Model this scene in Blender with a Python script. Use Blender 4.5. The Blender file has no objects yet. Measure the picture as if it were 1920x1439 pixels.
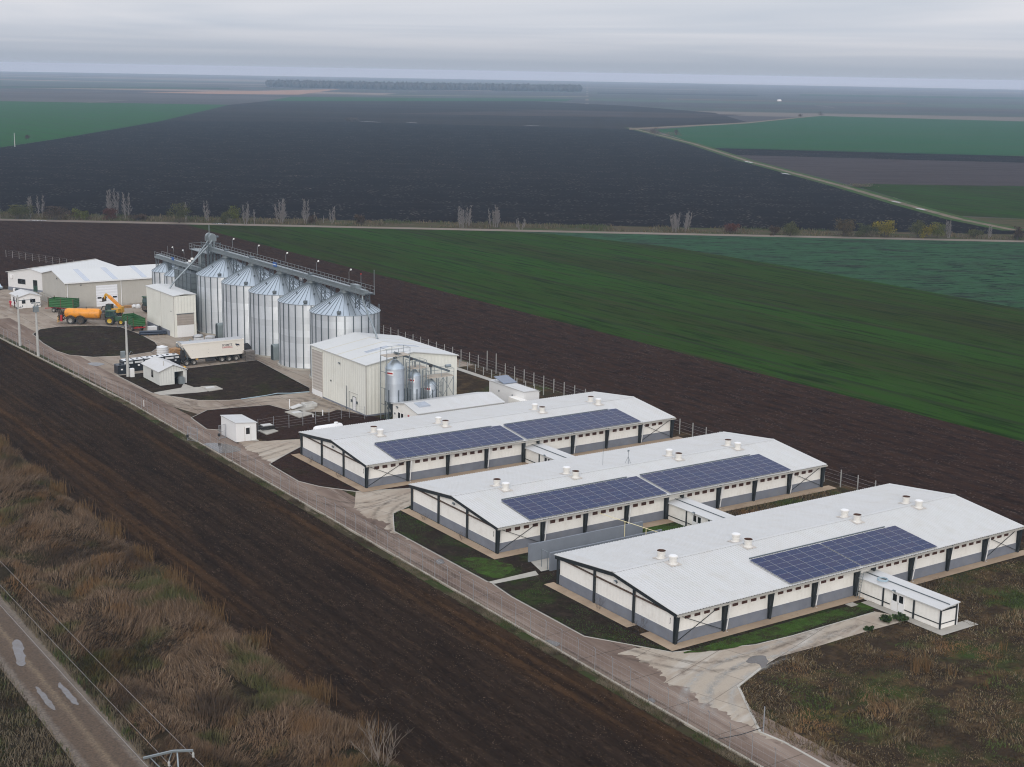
import bpy, math, random
import numpy as np
from mathutils import Matrix, Vector
random.seed(7)
SC = bpy.context.scene
COL = SC.collection
R = math.radians
# ------------------------------------------------------------------ camera
FPX, CH = 2668.325, 51.98              # focal length in pixels of a 1920 px wide frame, camera height in metres
_P, _RO, _TH = 0.21568, 0.018016, 0.597605
_cp, _sp = math.cos(_P), math.sin(_P)
_f = np.array([0, _cp, -_sp]); _r = np.array([1., 0, 0]); _u = np.array([0, _sp, _cp])
_r2 = _r * math.cos(_RO) + _u * math.sin(_RO); _u2 = _u * math.cos(_RO) - _r * math.sin(_RO)
_c, _s = math.cos(_TH), math.sin(_TH)
_M = np.array([[_c, _s, 0], [-_s, _c, 0], [0, 0, 1.]])
FW, RT, UP = _M @ _f, _M @ _r2, _M @ _u2
cam_d = bpy.data.cameras.new('camera'); cam = bpy.data.objects.new('camera', cam_d); COL.objects.link(cam)
cam_d.sensor_width = 36; cam_d.lens = FPX / 1920 * 36; cam_d.clip_start = 1; cam_d.clip_end = 60000
cam.matrix_world = Matrix(((RT[0], UP[0], -FW[0], 0), (RT[1], UP[1], -FW[1], 0), (RT[2], UP[2], -FW[2], CH), (0, 0, 0, 1)))
SC.camera = cam


def gp(px, py, z=0.):
    """ground (or height z) point seen at a pixel of the survey photograph -> world x, y"""
    d = FW + (px - 960) / FPX * RT - (py - 719.5) / FPX * UP
    k = (z - CH) / d[2]
    return (float(d[0] * k), float(d[1] * k))


# ------------------------------------------------------------------ world, sun, exposure
W = bpy.data.worlds.new('World'); SC.world = W; W.use_nodes = True
nt = W.node_tree; nt.nodes.clear()
SUN_EL, SUN_AZ = R(24), math.atan2(-0.62, -0.78)     # compass angle of the sun, seen from above: x = sin, y = cos


def N(tree, kind, **kw):
    n = tree.nodes.new(kind)
    for k, v in kw.items():
        if k.startswith('i_'):
            n.inputs[k[2:].replace('_', ' ')].default_value = v
        else:
            setattr(n, k, v)
    return n


sky = N(nt, 'ShaderNodeTexSky', sky_type='NISHITA', sun_disc=False, sun_elevation=SUN_EL, sun_rotation=SUN_AZ, air_density=1.2, dust_density=3.0)
geo = N(nt, 'ShaderNodeTexCoord')
sep = N(nt, 'ShaderNodeSeparateXYZ'); nt.links.new(geo.outputs['Generated'], sep.inputs[0])


def wmath(op, a, b=None):
    n = N(nt, 'ShaderNodeMath', operation=op)
    for i, v in enumerate((a, b)):
        if v is None: continue
        if isinstance(v, (int, float)): n.inputs[i].default_value = v
        else: nt.links.new(v, n.inputs[i])
    return n.outputs[0]


zz = wmath('MAXIMUM', sep.outputs[2], 0.0)
zd = wmath('ADD', zz, 0.016)
cx = wmath('DIVIDE', sep.outputs[0], zd); cy = wmath('DIVIDE', sep.outputs[1], zd)   # position on a flat cloud layer overhead
cmb = N(nt, 'ShaderNodeCombineXYZ'); nt.links.new(cx, cmb.inputs[0]); nt.links.new(cy, cmb.inputs[1])
n1 = N(nt, 'ShaderNodeTexNoise', i_Scale=0.085, i_Detail=4.0, i_Roughness=0.5, i_Distortion=0.8); nt.links.new(cmb.outputs[0], n1.inputs['Vector'])
cr = N(nt, 'ShaderNodeValToRGB'); nt.links.new(n1.outputs[0], cr.inputs[0])
cr.color_ramp.elements[0].position = 0.30; cr.color_ramp.elements[0].color = (0.53, 0.59, 0.69, 1)
cr.color_ramp.elements[1].position = 0.74; cr.color_ramp.elements[1].color = (0.95, 0.92, 0.94, 1)
# clouds melt into an even veil close to the horizon
veil = N(nt, 'ShaderNodeMapRange', i_From_Min=0.006, i_From_Max=0.03); nt.links.new(zz, veil.inputs[0])
mixv = N(nt, 'ShaderNodeMix', data_type='RGBA'); nt.links.new(veil.outputs[0], mixv.inputs[0])
mixv.inputs[6].default_value = (0.43, 0.485, 0.58, 1); nt.links.new(cr.outputs[0], mixv.inputs[7])
lift = wmath('ADD', wmath('MULTIPLY', zz, 1.0), 1.0)       # overcast: brighter overhead than at the horizon
vm = N(nt, 'ShaderNodeVectorMath', operation='SCALE'); nt.links.new(mixv.outputs[2], vm.inputs[0]); nt.links.new(lift, vm.inputs['Scale'])
bg1 = N(nt, 'ShaderNodeBackground', i_Strength=0.08); nt.links.new(sky.outputs[0], bg1.inputs[0])
bg2 = N(nt, 'ShaderNodeBackground', i_Strength=1.0); nt.links.new(vm.outputs[0], bg2.inputs[0])
ms = N(nt, 'ShaderNodeMixShader'); ms.inputs[0].default_value = 0.9
nt.links.new(bg1.outputs[0], ms.inputs[1]); nt.links.new(bg2.outputs[0], ms.inputs[2])
wo = N(nt, 'ShaderNodeOutputWorld'); nt.links.new(ms.outputs[0], wo.inputs[0])
sd = bpy.data.lights.new('sun', 'SUN'); sd.energy = 1.7; sd.angle = R(35); sd.color = (1, 0.95, 0.87)
sun = bpy.data.objects.new('sun', sd); COL.objects.link(sun)
sv = Vector((math.sin(SUN_AZ) * math.cos(SUN_EL), math.cos(SUN_AZ) * math.cos(SUN_EL), math.sin(SUN_EL)))
sun.rotation_euler = sv.to_track_quat('Z', 'Y').to_euler()
SC.view_settings.view_transform = 'Standard'; SC.view_settings.look = 'None'
SC.view_settings.exposure = 0.0; SC.view_settings.gamma = 1
SC.cycles.use_denoising = True; SC.cycles.filter_width = 1.1; SC.cycles.max_bounces = 6; SC.cycles.transparent_max_bounces = 12
HAZE_DENSITY, HAZE_COLOR = 1.35e-4, (0.53, 0.74, 0.97, 1)

# ------------------------------------------------------------------ materials
MATS = {}


def mat(name, col, rough=0.8, metal=0.0, var=0.0, vscale=1.0, bump=0.0, bscale=6.0, col2=None, stretch=None, spec=0.5, rib=None, dirt=None):
    """procedural surface: base colour with noise variation, optional ribs (spacing, depth) and bump"""
    if name in MATS: return MATS[name]
    m = bpy.data.materials.new(name); m.use_nodes = True; t = m.node_tree; L = t.links.new
    b = t.nodes['Principled BSDF']; b.inputs['Roughness'].default_value = rough; b.inputs['Metallic'].default_value = metal
    b.inputs['Specular IOR Level'].default_value = spec
    tc = N(t, 'ShaderNodeTexCoord'); vec = tc.outputs['Object']
    c = (*col, 1); d = tuple(x * 0.6 for x in col) if col2 is None else col2; d = (*d, 1)
    out = None
    if var > 0:
        mp = N(t, 'ShaderNodeMapping'); L(vec, mp.inputs[0])
        if stretch: mp.inputs['Scale'].default_value = stretch
        n = N(t, 'ShaderNodeTexNoise', i_Scale=vscale, i_Detail=5.0, i_Roughness=0.6); L(mp.outputs[0], n.inputs['Vector'])
        mr = N(t, 'ShaderNodeMapRange', i_From_Min=0.35, i_From_Max=0.7, i_To_Min=0.0, i_To_Max=var); L(n.outputs[0], mr.inputs[0])
        mx = N(t, 'ShaderNodeMix', data_type='RGBA'); L(mr.outputs[0], mx.inputs[0]); mx.inputs[6].default_value = c; mx.inputs[7].default_value = d
        out = mx.outputs[2]
    if dirt:
        n = N(t, 'ShaderNodeTexNoise', i_Scale=dirt[1], i_Detail=6.0, i_Roughness=0.7); L(vec, n.inputs['Vector'])
        mr = N(t, 'ShaderNodeMapRange', i_From_Min=0.5, i_From_Max=0.75, i_To_Min=0.0, i_To_Max=dirt[2]); L(n.outputs[0], mr.inputs[0])
        mx = N(t, 'ShaderNodeMix', data_type='RGBA'); L(mr.outputs[0], mx.inputs[0]); mx.inputs[7].default_value = (*dirt[0], 1)
        if out is None: mx.inputs[6].default_value = c
        else: L(out, mx.inputs[6])
        out = mx.outputs[2]
    if out is None: b.inputs['Base Color'].default_value = c
    else: L(out, b.inputs['Base Color'])
    h = None
    if rib:
        s = N(t, 'ShaderNodeSeparateXYZ'); L(vec, s.inputs[0])
        a = N(t, 'ShaderNodeMath', operation='ADD'); L(s.outputs[0], a.inputs[0]); L(s.outputs[1], a.inputs[1])
        q = N(t, 'ShaderNodeMath', operation='MULTIPLY'); L(a.outputs[0] if rib[0] == 'v' else s.outputs[2], q.inputs[0]); q.inputs[1].default_value = 2 * math.pi / rib[1]
        w = N(t, 'ShaderNodeMath', operation='SINE'); L(q.outputs[0], w.inputs[0])
        bp = N(t, 'ShaderNodeBump', i_Strength=rib[2], i_Distance=0.05); L(w.outputs[0], bp.inputs['Height']); h = bp.outputs[0]
    if bump:
        n = N(t, 'ShaderNodeTexNoise', i_Scale=bscale, i_Detail=5.0, i_Roughness=0.65); L(vec, n.inputs['Vector'])
        bp = N(t, 'ShaderNodeBump', i_Strength=bump, i_Distance=0.2); L(n.outputs[0], bp.inputs['Height'])
        if h: L(h, bp.inputs['Normal'])
        h = bp.outputs[0]
    if h: L(h, b.inputs['Normal'])
    MATS[name] = m; return m


def field_mat(name, layers, rough=0.95, row=None, bump=0.5, bscale=1.2, speck=None, angle=0.0, joints=None):
    """ground cover: first colour, then (colour, noise scale, stretch along rows, from, to, amount) layers; rows run along `angle`"""
    m = bpy.data.materials.new(name); m.use_nodes = True; t = m.node_tree; L = t.links.new
    b = t.nodes['Principled BSDF']; b.inputs['Roughness'].default_value = rough; b.inputs['Specular IOR Level'].default_value = 0.0
    tc = N(t, 'ShaderNodeTexCoord')
    rt = N(t, 'ShaderNodeMapping'); rt.inputs['Rotation'].default_value = (0, 0, -angle); L(tc.outputs['Object'], rt.inputs[0])
    cur = None
    for i, ly in enumerate(layers):
        if i == 0: first = (*ly, 1); continue
        col, sc, st, lo, hi, amt = ly
        mp = N(t, 'ShaderNodeMapping'); mp.inputs['Scale'].default_value = (1 / st, 1, 1); mp.inputs['Location'].default_value = (i * 13.7, i * 5.1, 0); L(rt.outputs[0], mp.inputs[0])
        n = N(t, 'ShaderNodeTexNoise', i_Scale=sc, i_Detail=5.0, i_Roughness=0.65); L(mp.outputs[0], n.inputs['Vector'])
        mr = N(t, 'ShaderNodeMapRange', i_From_Min=lo, i_From_Max=hi, i_To_Max=amt); L(n.outputs[0], mr.inputs[0])
        mx = N(t, 'ShaderNodeMix', data_type='RGBA'); L(mr.outputs[0], mx.inputs[0]); mx.inputs[7].default_value = (*col, 1)
        if cur is None: mx.inputs[6].default_value = first
        else: L(cur, mx.inputs[6])
        cur = mx.outputs[2]
    if row:                                       # drill rows / tramlines: (spacing, colour, amount, sharpness)
        s = N(t, 'ShaderNodeSeparateXYZ'); L(rt.outputs[0], s.inputs[0])
        q = N(t, 'ShaderNodeMath', operation='MULTIPLY'); L(s.outputs[1], q.inputs[0]); q.inputs[1].default_value = 2 * math.pi / row[0]
        w = N(t, 'ShaderNodeMath', operation='SINE'); L(q.outputs[0], w.inputs[0])
        mr = N(t, 'ShaderNodeMapRange', i_From_Min=row[3], i_From_Max=1.0, i_To_Max=row[2]); L(w.outputs[0], mr.inputs[0])
        mx = N(t, 'ShaderNodeMix', data_type='RGBA'); L(mr.outputs[0], mx.inputs[0]); mx.inputs[7].default_value = (*row[1], 1); L(cur, mx.inputs[6]); cur = mx.outputs[2]
    if speck:                                     # scattered straw and clods: (colour, cells per metre, radius, amount)
        v = N(t, 'ShaderNodeTexVoronoi', i_Scale=speck[1], i_Randomness=1.0); L(rt.outputs[0], v.inputs['Vector'])
        lt = N(t, 'ShaderNodeMapRange', i_From_Min=speck[2] * 0.6, i_From_Max=speck[2], i_To_Min=speck[3], i_To_Max=0.0); L(v.outputs['Distance'], lt.inputs[0])
        n = N(t, 'ShaderNodeTexNoise', i_Scale=speck[1] * 0.13, i_Detail=2.0); L(rt.outputs[0], n.inputs['Vector'])
        k = N(t, 'ShaderNodeMapRange', i_From_Min=0.42, i_From_Max=0.62); L(n.outputs[0], k.inputs[0])
        mu = N(t, 'ShaderNodeMath', operation='MULTIPLY'); L(lt.outputs[0], mu.inputs[0]); L(k.outputs[0], mu.inputs[1])
        mx = N(t, 'ShaderNodeMix', data_type='RGBA'); L(mu.outputs[0], mx.inputs[0]); mx.inputs[7].default_value = (*speck[0], 1); L(cur, mx.inputs[6]); cur = mx.outputs[2]
    if joints:                                    # expansion joints between cast slabs: (length, width, joint width, amount)
        br = N(t, 'ShaderNodeTexBrick', offset=0.0); br.inputs['Scale'].default_value = 1.0; br.inputs['Brick Width'].default_value = joints[0]; br.inputs['Row Height'].default_value = joints[1]; br.inputs['Mortar Size'].default_value = joints[2]
        br.inputs['Color1'].default_value = (0, 0, 0, 1); br.inputs['Color2'].default_value = (0.16, 0.16, 0.16, 1); br.inputs['Mortar'].default_value = (1, 1, 1, 1); L(rt.outputs[0], br.inputs['Vector'])
        mu = N(t, 'ShaderNodeMath', operation='MULTIPLY'); L(br.outputs['Color'], mu.inputs[0]); mu.inputs[1].default_value = joints[3]
        mx = N(t, 'ShaderNodeMix', data_type='RGBA'); L(mu.outputs[0], mx.inputs[0]); mx.inputs[7].default_value = (0.05, 0.042, 0.035, 1); L(cur, mx.inputs[6]); cur = mx.outputs[2]
    if cur is None: b.inputs['Base Color'].default_value = first
    else: L(cur, b.inputs['Base Color'])
    if bump:
        mp = N(t, 'ShaderNodeMapping'); mp.inputs['Scale'].default_value = (0.6, 1, 1); L(rt.outputs[0], mp.inputs[0])
        n = N(t, 'ShaderNodeTexNoise', i_Scale=bscale, i_Detail=6.0, i_Roughness=0.7); L(mp.outputs[0], n.inputs['Vector'])
        bp = N(t, 'ShaderNodeBump', i_Strength=bump, i_Distance=0.4); L(n.outputs[0], bp.inputs['Height']); L(bp.outputs[0], b.inputs['Normal'])
    MATS[name] = m; return m


def blade_mat(name, stops, patch=None, pscale=0.12, pamt=0.8):
    """grass: each blade its own colour out of a ramp, with patches of a second colour"""
    m = bpy.data.materials.new(name); m.use_nodes = True; t = m.node_tree; L = t.links.new
    b = t.nodes['Principled BSDF']; b.inputs['Roughness'].default_value = 0.85; b.inputs['Specular IOR Level'].default_value = 0.15
    g_ = N(t, 'ShaderNodeNewGeometry'); r = N(t, 'ShaderNodeValToRGB'); L(g_.outputs['Random Per Island'], r.inputs[0])
    e = r.color_ramp.elements
    while len(e) < len(stops): e.new(0.5)
    for i, c in enumerate(stops): e[i].position = i / (len(stops) - 1); e[i].color = (*c, 1)
    out = r.outputs[0]
    tc = N(t, 'ShaderNodeTexCoord')
    for k, (pc, lo, hi) in enumerate(patch or []):
        n = N(t, 'ShaderNodeTexNoise', i_Scale=pscale, i_Detail=4.0)
        mp = N(t, 'ShaderNodeMapping'); mp.inputs['Location'].default_value = (k * 31.0, k * 17.0, 0); L(tc.outputs['Object'], mp.inputs[0]); L(mp.outputs[0], n.inputs['Vector'])
        mr = N(t, 'ShaderNodeMapRange', i_From_Min=lo, i_From_Max=hi, i_To_Max=pamt); L(n.outputs[0], mr.inputs[0])
        mx = N(t, 'ShaderNodeMix', data_type='RGBA'); L(mr.outputs[0], mx.inputs[0]); L(out, mx.inputs[6]); mx.inputs[7].default_value = (*pc, 1); out = mx.outputs[2]
    L(out, b.inputs['Base Color']); MATS[name] = m; return m


def sheet_metal(name, base, nseg, band, zrib=0.11):
    """galvanised corrugated wall: horizontal corrugation, every sheet a slightly different zinc tone"""
    m = bpy.data.materials.new(name); m.use_nodes = True; t = m.node_tree; L = t.links.new
    b = t.nodes['Principled BSDF']; b.inputs['Metallic'].default_value = 0.62; b.inputs['Roughness'].default_value = 0.5
    tc = N(t, 'ShaderNodeTexCoord'); s = N(t, 'ShaderNodeSeparateXYZ'); L(tc.outputs['Object'], s.inputs[0])
    def mth(op, a, v=None):
        n = N(t, 'ShaderNodeMath', operation=op)
        for i, q in enumerate((a, v)):
            if q is None: continue
            if isinstance(q, (int, float)): n.inputs[i].default_value = q
            else: L(q, n.inputs[i])
        return n.outputs[0]
    ang = mth('ARCTAN2', s.outputs[1], s.outputs[0])
    ca = mth('FLOOR', mth('MULTIPLY', mth('ADD', ang, math.pi), nseg / (2 * math.pi)))
    cz = mth('FLOOR', mth('DIVIDE', s.outputs[2], band))
    cm = N(t, 'ShaderNodeCombineXYZ'); L(ca, cm.inputs[0]); L(cz, cm.inputs[1])
    oi = N(t, 'ShaderNodeObjectInfo'); L(oi.outputs['Random'], cm.inputs[2])
    wn = N(t, 'ShaderNodeTexWhiteNoise', noise_dimensions='3D'); L(cm.outputs[0], wn.inputs['Vector'])
    cm2 = N(t, 'ShaderNodeCombineXYZ'); L(cz, cm2.inputs[1]); L(oi.outputs['Random'], cm2.inputs[2])
    wn2 = N(t, 'ShaderNodeTexWhiteNoise', noise_dimensions='3D'); L(cm2.outputs[0], wn2.inputs['Vector'])
    v = mth('ADD', mth('MULTIPLY', wn.outputs[0], 0.10), mth('MULTIPLY', wn2.outputs[0], 0.28))
    n = N(t, 'ShaderNodeTexNoise', i_Scale=0.7, i_Detail=6.0); L(tc.outputs['Object'], n.inputs['Vector'])
    v = mth('ADD', v, mth('MULTIPLY', n.outputs[0], 0.22))
    mx = N(t, 'ShaderNodeMix', data_type='RGBA'); L(v, mx.inputs[0]); mx.inputs[6].default_value = (*base, 1); mx.inputs[7].default_value = (*[x * 0.5 for x in base], 1)
    L(mx.outputs[2], b.inputs['Base Color'])
    rr = N(t, 'ShaderNodeMapRange', i_To_Min=0.42, i_To_Max=0.58); L(wn.outputs[0], rr.inputs[0]); L(rr.outputs[0], b.inputs['Roughness'])
    w = mth('SINE', mth('MULTIPLY', s.outputs[2], 2 * math.pi / zrib))
    bp = N(t, 'ShaderNodeBump', i_Strength=0.25, i_Distance=0.02); L(w, bp.inputs['Height']); L(bp.outputs[0], b.inputs['Normal'])
    MATS[name] = m; return m


white_roof = mat('white_roof', (0.49, 0.495, 0.495), 0.5, var=0.5, vscale=0.30, col2=(0.445, 0.44, 0.42), stretch=(3.2, .28, 1), dirt=((0.36, 0.32, 0.26), 0.6, 0.25))
white_panel = mat('white_panel', (0.80, 0.785, 0.745), 0.6, var=0.3, vscale=0.5, col2=(0.72, 0.70, 0.655), rib=('v', 0.5, 0.12), dirt=((0.36, 0.31, 0.24), 0.9, 0.25))
rib_panel = mat('rib_panel', (0.70, 0.70, 0.64), 0.55, var=0.3, vscale=0.3, col2=(0.62, 0.62, 0.555), rib=('v', 0.62, 0.35), dirt=((0.38, 0.36, 0.3), 0.4, 0.2))
beige_panel = mat('beige_panel', (0.43, 0.415, 0.375), 0.6, var=0.25, vscale=0.3, rib=('v', 0.5, 0.1))
plain_white = mat('plain_white', (0.72, 0.72, 0.72), 0.5, var=0.12, vscale=1.0, col2=(0.6, 0.6, 0.58))
plinth_grey = mat('plinth_grey', (0.175, 0.19, 0.225), 0.85, var=0.6, vscale=0.7, col2=(0.115, 0.125, 0.15), dirt=((0.22, 0.20, 0.17), 1.3, 0.3))
dark_steel = mat('dark_steel', (0.012, 0.017, 0.02), 0.55, var=0.4, vscale=2, col2=(0.022, 0.026, 0.028))
brown_rail = mat('brown_rail', (0.085, 0.048, 0.03), 0.8, var=0.6, vscale=2.5, col2=(0.03, 0.024, 0.02))
vent_red = mat('vent_red', (0.12, 0.045, 0.03), 0.8, var=0.7, vscale=6, col2=(0.05, 0.022, 0.018))
black_glass = mat('black_glass', (0.012, 0.013, 0.015), 0.12)
void_dark = mat('void_dark', (0.02, 0.017, 0.015), 0.95, var=0.3)
gutter_grey = mat('gutter_grey', (0.40, 0.385, 0.35), 0.6, var=0.4, vscale=1.5, col2=(0.30, 0.28, 0.25))
fan_white = mat('fan_white', (0.66, 0.65, 0.62), 0.6, var=0.4, vscale=2.2, col2=(0.54, 0.49, 0.43))
rust_in = mat('rust_in', (0.075, 0.035, 0.022), 0.9, var=0.6, vscale=5, col2=(0.03, 0.018, 0.014))
flange_mat = mat('flange_mat', (0.50, 0.475, 0.44), 0.8, var=0.7, vscale=4, col2=(0.40, 0.34, 0.29))
zinc = mat('zinc', (0.27, 0.305, 0.32), 0.45, 0.6, var=0.5, vscale=0.6, col2=(0.18, 0.21, 0.225))
zinc_dark = mat('zinc_dark', (0.13, 0.155, 0.17), 0.5, 0.6, var=0.5, vscale=0.9, col2=(0.11, 0.13, 0.15))
zinc_roof = mat('zinc_roof', (0.43, 0.49, 0.54), 0.40, 0.7, var=0.5, vscale=0.35, col2=(0.36, 0.41, 0.46))
silo_wall = sheet_metal('silo_wall', (0.74, 0.78, 0.82), 26, 1.17)
feed_wall = sheet_metal('feed_wall', (0.55, 0.60, 0.66), 8, 0.95, 0.09)
bin_wall = mat('bin_wall', (0.20, 0.235, 0.25), 0.5, 0.6, var=0.5, vscale=1.2, rib=('z', 0.16, 0.5))
panel_blue = None
frame_white = mat('frame_white', (0.40, 0.42, 0.46), 0.4, 0.5)
lamp_white = mat('lamp_white', (0.8, 0.8, 0.78), 0.3)
blue_sign = mat('blue_sign', (0.02, 0.09, 0.30), 0.5)
red_paint = mat('red_paint', (0.36, 0.02, 0.02), 0.5, var=0.4, vscale=3)
green_paint = mat('green_paint', (0.017, 0.115, 0.022), 0.55, var=0.6, vscale=1.5, col2=(0.012, 0.060, 0.018), rib=('z', 0.36, 0.8), dirt=((0.08, 0.06, 0.04), 1.2, .5))
green_body = mat('green_body', (0.018, 0.075, 0.032), 0.5, var=0.5, vscale=2, col2=(0.02, 0.045, 0.025), dirt=((0.09, 0.07, 0.05), 1.5, .7))
orange_paint = mat('orange_paint', (0.70, 0.27, 0.015), 0.45, var=0.35, vscale=0.9, col2=(0.52, 0.19, 0.015), dirt=((0.16, 0.09, 0.04), 0.9, 0.75))
yellow_paint = mat('yellow_paint', (0.60, 0.32, 0.02), 0.55, var=0.7, vscale=3, col2=(0.26, 0.15, 0.04))
muddy = mat('muddy', (0.10, 0.078, 0.06), 0.9, var=0.8, vscale=3, col2=(0.045, 0.036, 0.03))
rubber = mat('rubber', (0.022, 0.021, 0.02), 0.85, var=0.7, vscale=4, col2=(0.07, 0.058, 0.047))
rim_grey = mat('rim_grey', (0.33, 0.32, 0.30), 0.5, 0.3, var=0.5, vscale=5)
rim_yellow = mat('rim_yellow', (0.55, 0.38, 0.02), 0.5, var=0.5, vscale=4, col2=(0.25, 0.17, 0.05))
chassis = mat('chassis', (0.022, 0.022, 0.024), 0.7, var=0.5, vscale=2, col2=(0.045, 0.04, 0.036))
trailer_white = mat('trailer_white', (0.76, 0.725, 0.66), 0.45, var=0.35, vscale=0.7, col2=(0.68, 0.63, 0.55))
tarp_grey = mat('tarp_grey', (0.42, 0.43, 0.44), 0.6, var=0.4)
pole_conc = mat('pole_conc', (0.42, 0.42, 0.40), 0.85, var=0.5, vscale=2, col2=(0.3, 0.3, 0.29))
post_conc = mat('post_conc', (0.31, 0.31, 0.30), 0.85, var=0.4, vscale=1)
post_steel = mat('post_steel', (0.33, 0.345, 0.37), 0.5, 0.4, var=0.3)
conc_slab = mat('conc_slab', (0.36, 0.34, 0.30), 0.9, var=0.6, vscale=0.8, col2=(0.25, 0.23, 0.2), bump=0.3)
wall_grey = mat('wall_grey', (0.175, 0.195, 0.225), 0.85, var=0.5, vscale=0.6, col2=(0.13, 0.145, 0.17), rib=('v', 1.0, 0.15))
black_plastic = mat('black_plastic', (0.010, 0.013, 0.018), 0.4, var=0.4, vscale=1.4, col2=(0.03, 0.034, 0.04))
navy_pipe = mat('navy_pipe', (0.022, 0.032, 0.055), 0.4, var=0.4)
wrap_white = mat('wrap_white', (0.66, 0.67, 0.68), 0.4, var=0.5, vscale=2.5, col2=(0.48, 0.5, 0.52), bump=0.4)
wood = mat('wood', (0.36, 0.20, 0.085), 0.8, var=0.7, vscale=2, col2=(0.18, 0.10, 0.05), rib=('z', 0.3, 0.5))
timber_grey = mat('timber_grey', (0.20, 0.18, 0.165), 0.9, var=0.7, vscale=2, col2=(0.10, 0.09, 0.085))
yellow_pipe = mat('yellow_pipe', (0.74, 0.66, 0.40), 0.5, var=0.2)
wire_mat = mat('wire_mat', (0.34, 0.34, 0.35), 0.5, 0.3)
bark_grey = mat('bark_grey', (0.185, 0.17, 0.165), 0.9, var=0.6, vscale=1.0, col2=(0.10, 0.088, 0.08))
bark_dark = mat('bark_dark', (0.07, 0.055, 0.045), 0.95, var=0.5)
skin = mat('skin', (0.5, 0.3, 0.22), 0.6); hair_dark = mat('hair_dark', (0.02, 0.015, 0.012), 0.7)
cloth_red = mat('cloth_red', (0.42, 0.012, 0.03), 0.8, var=0.4, vscale=6); cloth_wine = mat('cloth_wine', (0.12, 0.010, 0.03), 0.8, var=0.4, vscale=6)
car_paint = mat('car_paint', (0.40, 0.50, 0.58), 0.25, 0.3, var=0.1)
skylight_mat = mat('skylight_mat', (0.40, 0.44, 0.50), 0.2, var=0.3, vscale=1.2)
door_grey = mat('door_grey', (0.42, 0.385, 0.35), 0.7, var=0.3, vscale=0.8, rib=('z', 0.5, 0.35))
door_white = mat('door_white', (0.70, 0.72, 0.76), 0.5, var=0.1, rib=('z', 0.62, 0.3))
hose_blue = mat('hose_blue', (0.30, 0.40, 0.46), 0.5)
puddle_mat = mat('puddle_mat', (0.075, 0.066, 0.058), 0.1, var=0.8, vscale=0.5, col2=(0.05, 0.036, 0.026))


def panel_material():
    m = bpy.data.materials.new('solar_cells'); m.use_nodes = True; t = m.node_tree; L = t.links.new
    b = t.nodes['Principled BSDF']; b.inputs['Roughness'].default_value = 0.22; b.inputs['Specular IOR Level'].default_value = 0.13
    tc = N(t, 'ShaderNodeTexCoord'); oi = N(t, 'ShaderNodeObjectInfo')
    v = N(t, 'ShaderNodeTexVoronoi', i_Scale=9.0); L(tc.outputs['Object'], v.inputs['Vector'])
    a = N(t, 'ShaderNodeMix', data_type='RGBA'); a.inputs[6].default_value = (0.006, 0.018, 0.082, 1); a.inputs[7].default_value = (0.018, 0.023, 0.080, 1); L(oi.outputs['Random'], a.inputs[0])
    c = N(t, 'ShaderNodeMix', data_type='RGBA', blend_type='MULTIPLY'); c.inputs[0].default_value = 0.35; L(a.outputs[2], c.inputs[6]); L(v.outputs['Color'], c.inputs[7])
    L(c.outputs[2], b.inputs['Base Color']); return m


solar_cells = panel_material()

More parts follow.
